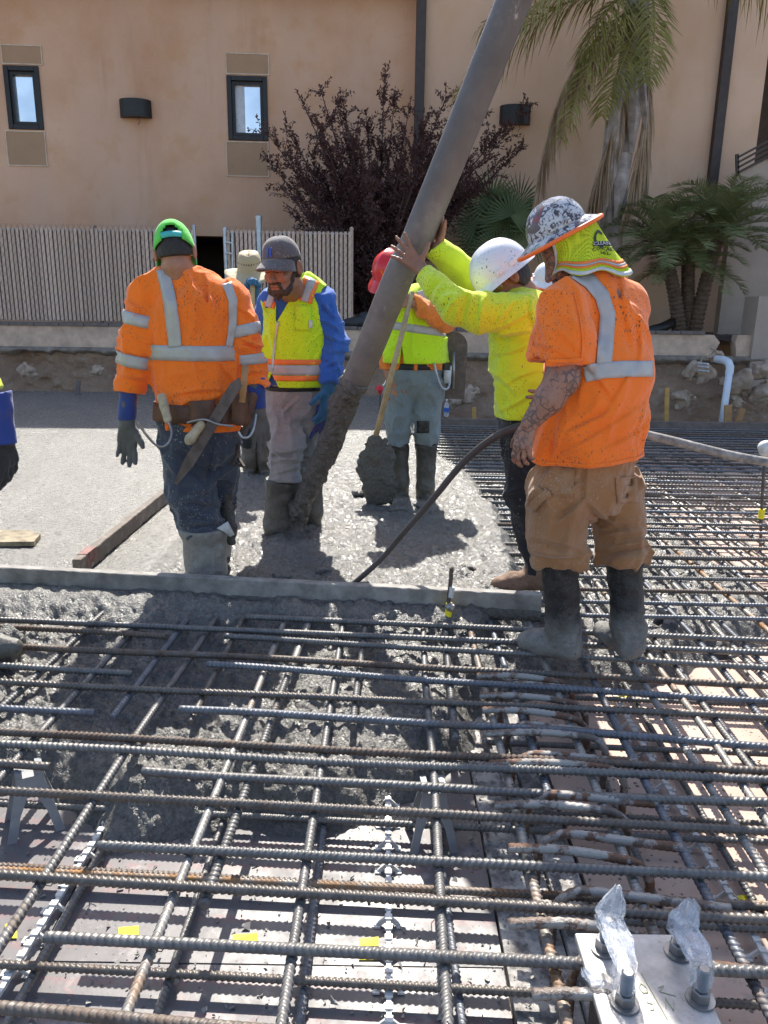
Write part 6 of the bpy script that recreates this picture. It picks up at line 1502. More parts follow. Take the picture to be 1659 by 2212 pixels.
ve = Dm.chain([(890, 690, 0, 67), (894, 760, 0, 69), (895, 820, 0, 71)], .03, 1.4, (0, 1, 0)) + [c_((855, 650), (925, 646), 25, 25, .05)]
def vflap(P):
    x, y = pxof(P); w = np.maximum(np.abs(x - 868) - (y - 745) * .12, 745 - y) * S(5.6); return np.where(P[..., 1] < 5.6, -w, -1)
Dm.mesh('vest', ve, .009, 'vest', [plane(Dm.p(893, 783), (0, 0, -1)), vflap, arm_hole(Dm.p(960, 665), .12), arm_hole(Dm.p(818, 680), .1)], folds((5, 5, 2.5), .012, 4))
bv = Dm.bvh('vest'); Dm.ring('reflective_stripe', bv, Dm.p(893, 717), Dm.p(893, 700), 'stripe', axis=(.12, 0, 1)); Dm.strip('reflective_stripe', bv, [(908, 628), (917, 660), (926, 690)], 18, 'stripe')
Dm.mesh('trousers', Dm.chain([(895, 795, 0, 58), (895, 810, 0, 58)], .03, 1.4, (0, 1, 0)) + [grp(Dm.chain([(863, 835, 0, 34), (862, 900, 0, 28), (860, 975, 0, 25)], .03), plane(Dm.p(860, 958, 0), (0, 0, -1)), k=.012), grp(Dm.chain([(926, 835, 0, 35), (922, 900, 0, 29), (920, 975, 0, 25)], .03), plane(Dm.p(921, 958, 0), (0, 0, -1)), k=.012)], .009, 'jeans_light',
        [plane(Dm.p(895, 778), (0, 0, 1))], plus(folds((6, 6, 5), .011, 7)))
Dm.ring('belt', Dm.bvh('trousers'), Dm.p(895, 796), Dm.p(895, 783), 'ink', axis=(0, 0, 1), off=.006)
Dm.strip('knee_patch', Dm.bvh('trousers'), [(914, 909), (914, 935)], 26, 'boot_mud')
boot(Dm, Dm.p(921, 958, 0), Dm.p(919, 1050, 0), Dm.p(925, 1060, -.18), m_(23), m_(20), -.04, 'boot_mud', res=.01); boot(Dm, Dm.p(860, 956, 0), Dm.p(864, 1040, 0), Dm.p(850, 1050, -.16), m_(23), m_(20), -.04, 'boot_mud', res=.01)
hard_hat(hc, hf, hu, 1.12, 'helmet_red', Dm, zb=.02)

# ---- B: man in the straw hat -------------------------------------------------------------
B = Per('person under a wide straw hat holding a wooden handle in a blue glove, mostly hidden', 6.3, G(572, 1015, 0))
c_, m_ = B.c, B.m
hc = B.p(541, 612, -.02); hf, hu = (.05, -.8, -.6), (0, -.5, .87)
body = head(hc, hf, hu, 1.05, B.p(548, 660, .05), .06) + B.chain([(552, 700, .05, 38), (556, 800, .05, 38)], .03, 1.4, (0, 1, 0)) + B.chain([(520, 668, .05, 16), (505, 730, .0, 14), (545, 645, -.2, 10)]) + B.chain([(592, 668, .05, 16), (604, 740, .05, 14), (596, 800, .0, 10)]) + hand(B.p(596, 800, 0), (0, -.1, -1), (-1, 0, 0), (0, 1, 0))
B.mesh('body', body, .008, 'skin2')
sh = B.chain([(554, 700, .05, 45), (557, 800, .05, 46), (557, 830, .05, 46)], .03, 1.4, (0, 1, 0)) + [c_((525, 665, .05), (590, 665, .05), 20, 20, .04)] + B.chain([(522, 670, .05, 19), (515, 730, 0, 17), (542, 664, -.18, 13), (545, 655, -.2, 12)]) + B.chain([(592, 670, .05, 19), (604, 740, .05, 17), (597, 790, 0, 13)])
B.mesh('shirt', sh, .011, 'blue', [local(B.p(557, 822, .05), (0, 0, -1), .25), plane(B.p(548, 640), (0, -.4, 1))], folds((8, 8, 6), .012, 1))
B.mesh('trousers', B.chain([(557, 820, .05, 42), (557, 850, .05, 42)], .03, 1.4, (0, 1, 0)) + B.chain([(540, 870, .05, 24), (540, 955, .05, 20)]) + B.chain([(574, 870, .05, 24), (573, 955, .05, 20)]), .011, 'black_cloth', [plane(B.p(557, 815, .05), (0, 0, 1))], folds((6, 6, 5), .01, 3))
boot(B, B.p(573, 905, .05), B.p(573, 990, .05), B.p(578, 1000, -.13), m_(21), m_(18), -.03, 'boot_mud', res=.011); boot(B, B.p(540, 905, .05), B.p(540, 990, .05), B.p(535, 1000, -.13), m_(21), m_(18), -.03, 'boot_mud', res=.011)
f, u, l = axes((.05, -.93, -.3), (0, -.3, .95)); V_, fs = [], []; n_ = 40
prof = [(.006, .135), (.05, .142), (.075, .135), (.088, .10), (.096, .03), (.10, .005), (.13, -.004), (.165, -.008), (.195, -.012)]
hcc = B.p(540, 586, -.03)
for k, (r_, z) in enumerate(prof):
    for i in range(n_):
        t = 2 * math.pi * i / n_; rx = r_ * (1.0 - .08 * math.cos(t) ** 2 * (k < 6)); dz = (-.045 * abs(math.sin(t)) ** 1.5 * (r_ - .1) / .1 if k > 5 else 0) + (.012 * math.cos(t) ** 2 * (k > 6)) - (.035 * math.exp(-((math.cos(t) * 2.4) ** 2)) if k < 2 else 0)
        V_.append(hcc + l * rx * math.cos(t) * 1.0 + f * r_ * 1.12 * math.sin(t) + u * (z + dz))
fs = [(k * n_ + i, k * n_ + (i + 1) % n_, (k + 1) * n_ + (i + 1) % n_, (k + 1) * n_ + i) for k in range(len(prof) - 1) for i in range(n_)] + [tuple(range(n_ - 1, -1, -1))]
st_ = mk('straw_hat', V_, fs, M['straw'], B.root, True); st_.modifiers.new('t', 'SOLIDIFY').thickness = .006
V_ = [hcc + l * r_ * .93 * math.cos(t) + f * r_ * 1.12 * math.sin(t) + u * z for r_, z in ((.0985, .045), (.1015, .02)) for t in np.linspace(0, 2 * math.pi, 33)]
sheet('hat_band', V_, [(i, i + 1, 34 + i, 33 + i) for i in range(32)], 'straw_dark', st_)
mb = MB()
for i in range(30):
    t = 2 * math.pi * i / 30; p = hcc + l * .096 * .93 * math.cos(t) + f * .096 * 1.12 * math.sin(t) + u * .075; mb.bar(p - u * .006, p + u * .006, .007, .004, l * math.cos(t) + f * math.sin(t))
mb.build('vent_hole', M['ink'], st_)
w = B.p(545, 646, -.2)
B.mesh('glove', [cap(w + [0, 0, -.03], w, .036, .036, .01), ell(w + [.0, -.015, .075], (.058, .045, .06), k=.02)] + hand(w, (.05, -.3, 1), (-.8, -.5, 0), (.4, -.9, 0), 1.15, (.75, .85, .85, .85), .02, fat=1.7), .006, 'glove_knit', (), lambda P: (vnoise3(P * 40) - .5) * .006)

# ---- F: partly hidden helper at the back ---------------------------------------------------
Fm = Per('person in white hard hat with orange edge, mostly hidden behind others', 6.6, G(1215, 1000, 0))
c_, m_ = Fm.c, Fm.m
hc = Fm.p(1177, 606, 0); hf, hu = (-.1, -.93, -.3), (0, -.3, .95)
Fm.mesh('body', head(hc, hf, hu, 1.0, Fm.p(1180, 650, .05), .06) + Fm.chain([(1185, 690, .05, 38), (1190, 800, .05, 38)], .03, 1.4, (0, 1, 0)) + Fm.chain([(1215, 668, .05, 16), (1225, 740, .05, 13), (1222, 810, 0, 10)]) + hand(Fm.p(1222, 810, 0), (0, -.1, -1), (-1, 0, 0), (0, 1, 0)) + Fm.chain([(1155, 668, .05, 16), (1148, 740, .05, 13), (1152, 810, 0, 10)]) + hand(Fm.p(1152, 810, 0), (0, -.1, -1), (1, 0, 0), (0, 1, 0)), .009, 'skin2')
Fm.mesh('shirt', Fm.chain([(1185, 700, .05, 44), (1188, 810, .05, 44), (1188, 830, .05, 44)], .03, 1.4, (0, 1, 0)) + [c_((1158, 664, .05), (1212, 664, .05), 20, 20, .04)] + Fm.chain([(1215, 670, .05, 18), (1225, 740, .05, 16), (1222, 795, 0, 13)]) + Fm.chain([(1155, 670, .05, 18), (1148, 740, .05, 16), (1152, 795, 0, 13)]), .012, 'yellow', [local(Fm.p(1188, 825, .05), (0, 0, -1), .25), plane(Fm.p(1180, 640), (0, -.4, 1))], folds((8, 8, 6), .01, 1))
Fm.mesh('trousers', Fm.chain([(1188, 825, .05, 40), (1188, 850, .05, 40)], .03, 1.4, (0, 1, 0)) + Fm.chain([(1170, 870, .05, 23), (1172, 960, .05, 18)]) + Fm.chain([(1206, 870, .05, 23), (1208, 960, .05, 18)]), .012, 'jeans', [plane(Fm.p(1188, 818, .05), (0, 0, 1))], folds((6, 6, 5), .01, 3))
boot(Fm, Fm.p(1172, 915, .05), Fm.p(1172, 985, .05), Fm.p(1172, 1000, -.13), m_(20), m_(17), .0, 'boot_black', res=.012); boot(Fm, Fm.p(1208, 915, .05), Fm.p(1208, 985, .05), Fm.p(1212, 1000, -.13), m_(20), m_(17), .0, 'boot_black', res=.012)
hard_hat(hc, hf, hu, .98, 'helmet_white', Fm, rim='orange_rim', zb=.02, r=(.098, .12, .125), full=False)

# ---- H: worker cut off by the left edge -----------------------------------------------------
Hm = Per('person cut off at the left edge with blue gauntlet glove and muddy boot', 3.1, G(-70, 1400, 0))
c_, m_ = Hm.c, Hm.m
hc = Hm.p(-200, 520, .1); hf, hu = (.2, .9, -.4), (0, .4, .9)
Hm.mesh('body', head(hc, hf, hu, 1.05, Hm.p(-195, 590, .05), .062) + Hm.chain([(-195, 660, .05, 80), (-190, 900, .05, 80)], .03, 1.4, (0, 1, 0)) + Hm.chain([(-115, 640, 0, 30), (-75, 770, 0, 25), (6, 940, 0, 18)]) + Hm.chain([(-290, 640, .05, 30), (-320, 760, .1, 25), (-310, 900, .1, 18)]) + [c_((-285, 640, .05), (-115, 640, .0), 36)] + hand(Hm.p(-310, 900, .1), (0, 0, -1), (1, 0, 0), (0, 1, 0)), .009, 'skin')
Hm.mesh('shirt', Hm.chain([(-195, 690, .05, 105), (-190, 880, .05, 105), (-190, 960, .05, 105)], .03, 1.5, (0, 1, 0)) + [c_((-285, 640, .05), (-118, 640, 0), 44, 44, .04)] + Hm.chain([(-115, 650, 0, 46), (-78, 768, 0, 40), (-26, 850, 0, 33), (-16, 866, 0, 32)]) + Hm.chain([(-290, 650, .05, 44), (-320, 765, .1, 38), (-312, 860, .1, 28)]), .010, 'yellow', [local(Hm.p(-190, 950, .05), (0, 0, -1), .3), local(Hm.p(-14, 846), (.5, 0, -1), .12), plane(Hm.p(-195, 590), (0, 0, 1))], folds((7, 7, 6), .012, 1))
Hm.mesh('trousers', Hm.chain([(-190, 950, .05, 95), (-190, 990, .05, 95)], .03, 1.4, (0, 1, 0)) + Hm.chain([(-75, 1020, .03, 58), (-60, 1240, .05, 45)]) + Hm.chain([(-165, 1020, .05, 58), (-175, 1240, .1, 45)]), .011, 'jeans', [plane(Hm.p(-190, 915), (0, 0, 1))], folds((6, 6, 5), .01, 3))
w = Hm.p(8, 948)
o = Hm.mesh('glove', [cap(Hm.p(-10, 860), w, .05, .042, .02)] + hand(w, (.02, .05, -1), (-.3, -.9, 0), (-.9, .3, 0), 1.15, (.3, .3, .32, .36), .03, fat=1.35), .006, 'glove_dark', [plane(Hm.p(-8, 850), (0, 0, 1))], lambda P: (vnoise3(P * 26) - .5) * .012)
V, Q = sdf_mesh([cap(Hm.p(-16, 832), Hm.p(8, 955), .066, .05, .02)], .007, [plane(Hm.p(-6, 850), (-.25, 0, 1)), plane(Hm.p(8, 958), (0, 0, -1))], lambda P: (vnoise3(P * 20) - .5) * .012); mk('gauntlet', V, Q, M['glove_blue'], o, True)
c = W(14, 1394, 3.02); V, Q = sdf_mesh([ell(c, (.07, .06, .07), k=.02), ell(c + [-.06, .02, -.02], (.07, .07, .06), k=.03)], .008, (), lambda P: (vnoise3(P * 22) - .5) * .04 + (vnoise3(P * 60) - .5) * .02); mk('grout_lump', V, Q, M['concrete'], Hm.root, True)
h = G(-60, 1420, .0); boot(Hm, Hm.p(-60, 1230, .05), [h[0], h[1], .14], [h[0] + .16, h[1] + .02, .06], m_(46), m_(42), .005, 'boot_mud', 'boot buried in a lump of wet concrete', res=.009)
h = G(-170, 1400, .0); boot(Hm, Hm.p(-172, 1230, .1), [h[0], h[1], .14], [h[0] - .02, h[1] + .2, .06], m_(46), m_(42), .005, 'boot_mud', res=.011)
# ================================================================== HOSES, TOOLS, SMALL THINGS
def sdf_thing(name, prims, res, mat, label, cat, disp=None, cuts=(), origin=None, group=None):
    V, Q = sdf_mesh(prims, res, cuts, disp); return mk(name, V, Q, M[mat], None, True, origin=V.mean(0) if origin is None else origin, label=label, cat=cat, group=group)
# pump hose: a straight heavy rubber tube
HX = [(1146, -80, 3.70), (1110, 0, 3.76), (1012, 245, 3.86), (915, 483, 3.98), (890, 541, 4.02), (860, 600, 4.06), (790, 772, 4.22), (764, 832, 4.29)]
hp_ = [W(*q) for q in HX]
def smooth_path(P_, n=6):
    P_ = [np.array(p, float) for p in P_]; out = []
    for i in range(len(P_) - 1):
        p0, p1, p2, p3 = P_[max(i - 1, 0)], P_[i], P_[i + 1], P_[min(i + 2, len(P_) - 1)]
        for k in range(n):
            t = k / n; out.append(.5 * ((2 * p1) + (-p0 + p2) * t + (2 * p0 - 5 * p1 + 4 * p2 - p3) * t * t + (-p0 + 3 * p1 - 3 * p2 + p3) * t ** 3))
    return out + [P_[-1]]
RH = .076
ext = [hp_[0] + (hp_[0] - hp_[1]) * 7, hp_[0] + (hp_[0] - hp_[1]) * 3]
path = smooth_path(ext + hp_, 7)
ho = MB().tube(path, [RH * (1 + random.uniform(-.006, .006)) for _ in path], 40, False).build('pump_hose', M['pump'], smooth=True, origin=hp_[3], label='thick grey concrete pump hose slanting down from the top of the photo', cat='hose')
ho.modifiers.new('wall', 'SOLIDIFY').thickness = .014
end = hp_[-1]; ax_ = nrm(hp_[-1] - hp_[-2])
V, Q = sdf_mesh([cap(end - ax_ * .035, end + ax_ * .012, RH + .004, RH + .003, .01)], .006, [plane(end + ax_ * .006, ax_), plane(end - ax_ * .05, -ax_)], lambda P: (vnoise3(P * 40) - .5) * .022 + (vnoise3(P * 14) - .5) * .03)
mk('grout_ring', V, Q, M['concrete'], ho, True)
st_pts = [end - ax_ * .03, W(738, 880, 4.33), W(716, 950, 4.38), W(680, 1030, 4.44), W(648, 1100, 4.50), G(632, 1165, .0)]
rs_ = [.066, .074, .066, .060, .058, .07]
pr = [cap(a, b, ra, rb, .03) for a, b, ra, rb in zip(st_pts, st_pts[1:], rs_, rs_[1:])]
g = G(640, 1168, .05); pr += [ell(g + [0, -.02, -.02], (.17, .15, .06), k=.06), ell(g + [.10, .06, -.02], (.12, .12, .05), k=.05), ell(g + [-.1, .05, -.02], (.1, .1, .045), k=.05)]
sdf_thing('concrete_stream', pr, .006, 'slurry', 'lumpy stream of grey concrete falling from the hose end into a small mound', 'wet concrete', lambda P: (vnoise3(P * 15) - .5) * .026 + (vnoise3(P * 44) - .5) * .014 + (vnoise3(P * 95) - .5) * .008)
# vibrator hose
vp = [W(1420, 950, 3.42), W(1390, 938, 3.42), W(1300, 928, 3.5), W(1180, 912, 3.52), W(1112, 925, 3.55), W(1060, 950, 3.58), (W(1000, 1000, 3.64)), W(940, 1072, 3.7), W(880, 1142, 3.74), W(825, 1206, 3.78), G(768, 1258, .03), G(740, 1285, -.06)]
P_ = smooth_path(vp[1:], 6)
vh = MB().tube(P_, [.0195 + (.0135 - .0195) * min(1, max(0, (i - 18) / (len(P_) - 30))) if i < len(P_) - 12 else .0145 for i in range(len(P_))], 14).build('vibrator_hose', M['rubber'], smooth=True, origin=vp[6], label='thin dark vibrator hose looping from behind the orange tee shirt down into the concrete', cat='hose')
vp2 = [W(1388, 937, 3.42), W(1400, 940, 3.42), W(1455, 953, 3.4), W(1530, 972, 3.38), W(1600, 988, 3.36), W(1700, 1002, 3.34), W(1900, 1010, 3.3)]
MB().tube(smooth_path(vp2, 6), .020, 14).build('pale_sleeve', M['mud_caked'], vh, smooth=True)
MB().tube([vp2[0], vp2[1] * .6 + vp2[0] * .4], .0245, 14).build('coupling', M['white_plastic'], vh)
# shovel
sh = thing('shovel', 'long handled shovel with a wet concrete caked blade under the red hard hat', 'shovel', G(820, 1060, .03))
a, b = W(886, 650, 5.33), W(806, 965, 5.36)
MB().tube([a + (a - b) * .06, a * .5 + b * .5, b], [.017, .019, .021], 12).build('handle', M['wood'], sh, smooth=True)
bc = W(817, 1010, 5.36); V, Q = sdf_mesh([cap(W(812, 985, 5.36), W(820, 1062, 5.33), .125, .125, .02, 6.0, (0, 1, .1)), cap(W(806, 955, 5.36), W(814, 985, 5.36), .03, .05, .03)], .009, [plane(W(815, 966, 5.36), (-.15, 0, 1.0)) if False else (lambda P: P[..., 2] * 0 - 1)], lambda P: (vnoise3(P * 11) - .5) * .016 + (vnoise3(P * 50) - .5) * .012)
mk('blade', V, Q, M['slurry'], sh, True)
# steel float hanging at the hip
ft = thing('steel_float', 'round ended steel float hanging at the hip of the red hat wearer', 'trowel', W(978, 790, 5.6))
c0, c1 = W(980, 716, 5.62), W(976, 862, 5.6); hw = 31 * S(5.6); L_ = c0[2] - c1[2]
poly = [(-hw, -L_ + hw * .0)] + [(hw, -L_)] + [(hw * math.cos(t), -hw + hw * math.sin(t)) for t in np.linspace(0, math.pi, 14)]
MB().plate(poly, .006, frame(c0, (1, 0, -.02), (0, 1, 0), (0.02, 0, 1))).build('blade', M['rusty_steel'], ft)
MB().tube([W(980, 760, 5.58), W(979, 840, 5.57)], .012, 8).build('spine', M['steel'], ft, smooth=True)
MB().tube([W(967, 800, 5.55), W(966, 828, 5.54)], [.028, .026], 12).build('grip', M['trim_white'], ft, smooth=True)
MB().tube(smooth_path([W(938, 785, 5.45), W(945, 815, 5.45), W(955, 838, 5.47), W(968, 838, 5.5), W(972, 815, 5.54), W(974, 790, 5.56)], 5), .009, 8).build('shank', M['galv'], ft, smooth=True)
# tools on the man in the lime cap
D0 = 3.66
mb = MB(); ax0, ax1 = W(519, 816, D0), W(380, 1046, D0 - .02); d = nrm(ax1 - ax0); u = nrm(np.cross(d, (0, 1, 0))); L_ = np.linalg.norm(ax1 - ax0); w_ = 11.5 * S(3.7)
poly = [(0, -w_ * .2), (.05, -w_), (L_ * .80, -w_), (L_, -w_ * .45), (L_ * 1.0, w_ * .25), (L_ * .80, w_), (.03, w_)]
MB().plate(poly, .006, frame(ax0, d, (0, 1, 0), u)).build('flat_bar', M['rusty_steel'], origin=ax0, label='long flat steel bar hung diagonally across the jeans of the lime cap wearer', cat='tool')
o = sdf_thing('trowel_grip', [cap(W(434, 918, 3.64), W(411, 948, 3.62), m_(0) + .021, .024, .01), cap(W(411, 948, 3.62), W(408, 953, 3.62), .024, .02, .01)], .004, 'wood_grip', 'cream wooden trowel handle sticking out below the tool belt', 'trowel', lambda P: (vnoise3(P * 50) - .5) * .003)
MB().tube(smooth_path([W(425, 908, 3.64), W(405, 913, 3.63), (W(440, 906, 3.62)), W(470, 916, 3.62), W(505, 921, 3.62)], 5), .0055, 8).build('shank', M['steel'], o, smooth=True)
MB().tube([W(408, 953, 3.62), W(405, 959, 3.62)], .008, 8).build('tip', M['galv'], o)
o = MB().tube(smooth_path([W(362, 905, 3.68), W(371, 930, 3.64), W(368, 950, 3.6), W(355, 964, 3.58), W(338, 962, 3.56), W(318, 942, 3.54), W(302, 918, 3.52), W(299, 910, 3.52)], 6), .0062, 8).build('tie_hook', M['steel'], smooth=True, origin=W(362, 905, 3.68), label='bent steel tie hook hanging from the left hip of the lime cap wearer', cat='tool')
V, Q = sdf_mesh([cap(W(350, 859, 3.72), W(362, 906, 3.68), .024, .02, .01, 1.3, (0, 1, 0))], .005, (), lambda P: (vnoise3(P * 45) - .5) * .006); mk('grip', V, Q, M['wood_grip'], o, True)
o = MB().tube([W(530, 790, 3.76), W(523, 870, 3.72)], .017, 10).build('hammer_handle', M['lumber'], smooth=True, origin=W(523, 870, 3.72), label='wooden tool handle standing in the right hip holster', cat='tool')
o = MB().tube(smooth_path([W(553, 895, 3.78), W(548, 925, 3.74), W(538, 943, 3.7), W(524, 945, 3.68), W(515, 932, 3.68)], 5), .006, 8).build('steel_hook', M['galv'], smooth=True, origin=W(548, 925, 3.74), label='steel hook curling below the right hip holster', cat='tool')
t = thing('hoe', 'muddy long handled come along rake held upright behind the jeans', 'rake', G(498, 1190, .05))
MB().bar(W(517, 920, 3.95), W(493, 1078, 3.98), .035, .022, (0, 1, 0)).build('handle', M['rusty_steel'], t)
V, Q = sdf_mesh([cap(W(490, 1075, 3.98), W(500, 1150, 3.98), .025, .03, .02, 2.0, (0, 1, 0)), cap(W(496, 1140, 3.98), W(500, 1168, 3.97), .03, .025, .02, 2.0, (0, 1, 0))], .006, (), lambda P: (vnoise3(P * 30) - .5) * .014); mk('blade', V, Q, M['slurry'], t, True)
mb = MB()
for a, b in (((500, 1000), (527, 1008)), ((512, 985), (527, 1008)), ((515, 975), (503, 1004)), ((508, 985), (516, 960))): mb.bar(W(*a, 3.9), W(*b, 3.86), .012, .012)
mb.build('claw', M['rusty_steel'], t)
# handle in the blue glove
o = MB().tube([W(546, 610, 6.02), W(545, 640, 6.03), W(553, 770, 6.1), W(556, 830, 6.1)], .019, 10).build('tool_handle', M['wood'], smooth=True, origin=W(545, 640, 6.03), label='wooden handle gripped by the blue glove under the straw hat', cat='tool')
# red cap on a stake by the bank, bottle, grade stake at right
t = thing('capped_stake', 'steel stake with a red plastic safety cap behind the shovel handle', 'stake', G(821, 902, .03)); Ds = G(821, 902, .03)[1]
MB().tube([W(821, 905, Ds), W(821, 842, Ds)], .012, 8).build('rod', M['rusty_steel'], t); mb = MB(); mb.lathe([(.02, -.06), (.03, -.02), (.062, -.012), (.055, .02), (.03, .045)], 14, Matrix.Translation(W(821, 840, Ds))); autosmooth(mb.build('cap', M['helmet_red'], t))
t = thing('water_bottle', 'small clear water bottle with blue label on the far form board', 'bottle', W(964, 898, DFB)); b0 = W(964, 900, DFB)
MB().lathe([(.03, 0), (.032, .02), (.032, .14), (.012, .18), (.012, .20)], 14, Matrix.Translation(b0)).build('body', M['film'], t); MB().lathe([(.0335, .06), (.0335, .11)], 14, Matrix.Translation(b0)).build('label', M['blue'], t); MB().lathe([(.014, .2), (.014, .215)], 10, Matrix.Translation(b0)).build('lid', M['white_plastic'], t)
Dq = G(1642, 1190, -.2)[1]
t = thing('grade_stake', 'steel grade stake with yellow tape and a white cap at the right edge', 'stake', G(1642, 1190, -.2))
MB().tube([W(1642, 1195, Dq), W(1646, 1080, Dq), W(1652, 985, Dq)], .010, 10).build('rod', M['rusty_steel'], t); MB().tube([W(1644, 1120, Dq), W(1646, 1100, Dq)], .02, 10).build('tape', M['yellow_tag'], t)
V, Q = sdf_mesh([ell(W(1655, 966, Dq), (.055, .05, .05), k=.01), cap(W(1650, 978, Dq), W(1672, 975, Dq), .03, .03)], .007, disp=lambda P: (vnoise3(P * 20) - .5) * .01); mk('cap', V, Q, M['white_plastic'], t, True)
# fist-sized clods on the slab
for k, (px, py, r) in enumerate(((610, 1246, .04), (700, 1232, .03), (1010, 1228, .035), (560, 1180, .04), (860, 1100, .05), (905, 1092, .035), (775, 1065, .04))):
    c = G(px, py, .05); sd = k * 3.1
    sdf_thing('concrete_clod', [ell(c, np.array((1.3, 1, .6)) * r, k=.01)], .006, 'concrete', ('wet lump of concrete beside the screed board, %s', 'wet lump of concrete near the shovel and boots, %s')[k > 3] % ('left', 'middle', 'right', 'farther back', 'in the shadow', 'right of the shadow', 'left of the shovel')[k], 'debris', lambda P: (vnoise3(P * 40 + sd) - .5) * .03)
# ================================================================== PLANTS
def bez(P_, n):
    P_ = [np.array(p, float) for p in P_]; out = []
    for t in np.linspace(0, 1, n):
        Q_ = P_
        while len(Q_) > 1: Q_ = [a * (1 - t) + b * t for a, b in zip(Q_, Q_[1:])]
        out.append(Q_[0])
    return np.array(out)
def leaf_quads(C, Dn, Sd, L_, Wd):
    """rhombic leaves: centre, direction, side; arrays"""
    a = C; b = C + Dn * (L_ * .5)[:, None] + Sd * (Wd * .5)[:, None]; c = C + Dn * L_[:, None]; d = C + Dn * (L_ * .5)[:, None] - Sd * (Wd * .5)[:, None]
    V_ = np.stack([a, b, c, d], 1).reshape(-1, 3); return V_, np.arange(len(V_)).reshape(-1, 4)
def unit(v): return v / (np.linalg.norm(v, axis=1)[:, None] + 1e-9)
# ---- purple leaved shrub
rg = np.random.default_rng(5)
DSh = 14.3; base = np.array([W(815, 690, DSh)[0], DSh, zc1 - .1])
shrub = thing('purple_shrub', 'large dark purple leaved shrub growing against the building behind the hose', 'shrub', base)
tips = [(575, 345), (560, 265), (615, 275), (650, 215), (690, 185), (725, 215), (745, 245), (790, 240), (830, 168), (852, 215), (885, 230), (925, 250), (962, 215), (1000, 240), (1045, 250), (1100, 285), (1140, 225), (1128, 320), (1085, 345), (1050, 380), (1000, 420), (600, 395), (640, 470), (655, 520), (665, 320), (710, 330), (760, 320), (815, 330), (870, 350), (930, 330), (990, 310), (700, 440), (760, 430), (830, 440), (900, 450), (960, 390), (720, 540), (790, 560), (860, 550), (920, 500), (775, 620), (845, 630), (1010, 350), (625, 340), (690, 270), (770, 280), (680, 390), (740, 380), (800, 390), (850, 400), (905, 390), (730, 480), (800, 500), (870, 490), (690, 600), (720, 650), (790, 660), (860, 600), (640, 370), (955, 290)]
C_, D_l, st_mb = [], [], []
for k, (px, py) in enumerate(tips):
    D_ = DSh + rg.uniform(-.8, .9); tip = W(px, py, D_)
    mid = base * .45 + tip * .55 + np.array([(base[0] - tip[0]) * .22, rg.uniform(-.2, .2), rg.uniform(-.25, .05)])
    P_ = bez([base + rg.uniform(-.2, .2, 3) * [1, 1, 0], base * .7 + mid * .3 + [0, 0, .3], mid, tip], 22)
    MB().tube(P_, list(np.linspace(.035, .006, 22)), 5).build('stem', M['bark'], shrub)
    Lb = np.linalg.norm(tip - base)
    T_ = unit(np.gradient(P_, axis=0))
    nb = int(36 + Lb * 7)
    for _ in range(nb):
        t = rg.uniform(.30, 1.0) ** .8; i = min(int(t * 21), 20); p = P_[i] + (P_[i + 1] - P_[i]) * rg.random()
        dr = nrm(T_[i] * rg.uniform(.4, 1.1) + rg.normal(0, .55, 3) + [0, 0, .35]); ln = rg.uniform(.18, .55) * (1.0 if t < .85 else .6)
        q = np.linspace(.05, 1, int(ln / .021)); pts = p + dr * (q * ln)[:, None] + np.outer(q ** 2, [0, 0, -.05 * ln])
        C_.append(np.repeat(pts, 2, 0)); D_l.append(np.repeat(np.tile(dr, (len(pts), 1)), 2, 0))
        st_mb.append((p, p + dr * ln))
C_ = np.concatenate(C_); D_l = np.concatenate(D_l); n = len(C_)
C_ = C_ + rg.normal(0, .012, C_.shape); dn = unit(D_l * .6 + rg.normal(0, .6, C_.shape)); sd_ = unit(np.cross(dn, rg.normal(0, 1, C_.shape)))
V_, Q_ = leaf_quads(C_, dn, sd_, rg.uniform(.034, .072, n), rg.uniform(.018, .036, n))
mk('foliage', V_, Q_, M['leaf_purple'], shrub, kind='stuff')
mb = MB()
for a, b in st_mb: mb.tube([a, b], [.005, .003], 3, False)
mb.build('twig', M['bark'], shrub, kind='stuff')
# ---- palm fronds
def frond(ctrl, leaf_len, mat, parent, nleaf=60, droop=.5, spread=.75, wid=.022, start=.12, rach=.016, seed=0, vee=.25, hang=0.0, jit=.12):
    rg = np.random.default_rng(seed); P_ = bez(ctrl, 40); T_ = unit(np.gradient(P_, axis=0)); V_, Q_ = [], []
    mb = MB().tube(P_[::2], list(np.linspace(rach, .003, 20)), 5); nv = len(mb.v)
    s_ = np.linspace(start, .995, nleaf); V2 = []; Fq = []
    for k, t in enumerate(s_):
        i = min(int(t * 39), 38); p = P_[i] + (P_[i + 1] - P_[i]) * (t * 39 - i); tg = T_[i]
        side = np.cross(tg, [0, 0, 1]); side = nrm(side) if np.linalg.norm(side) > .1 else np.array([1.0, 0, 0]); up = nrm(np.cross(side, tg))
        L_ = leaf_len * (math.sin(math.pi * (.12 + .80 * t)) ** .6) * rg.uniform(.85, 1.1)
        for sg in (-1, 1):
            d = nrm(tg * (1 - spread) + side * sg * spread + up * vee + rg.normal(0, jit, 3) + np.array([0, 0, -hang]))
            b0 = p; m1 = p + d * L_ * .45 + np.array([0, 0, -droop * .12 * L_]); e = p + d * L_ * .9 + np.array([0, 0, -droop * .55 * L_])
            w = nrm(np.cross(d, rg.normal(0, 1, 3) * .3 + up)) * wid * .5
            n0 = nv + len(V2); V2 += [b0 - w * .5, b0 + w * .5, m1 + w, m1 - w, e]; Fq += [(n0, n0 + 1, n0 + 2, n0 + 3), (n0 + 3, n0 + 2, n0 + 4)]
    mb.v += [tuple(v) for v in V2]; mb.f += Fq
    return mb.build('frond', M[mat], parent, kind='stuff')
DP = 14.2
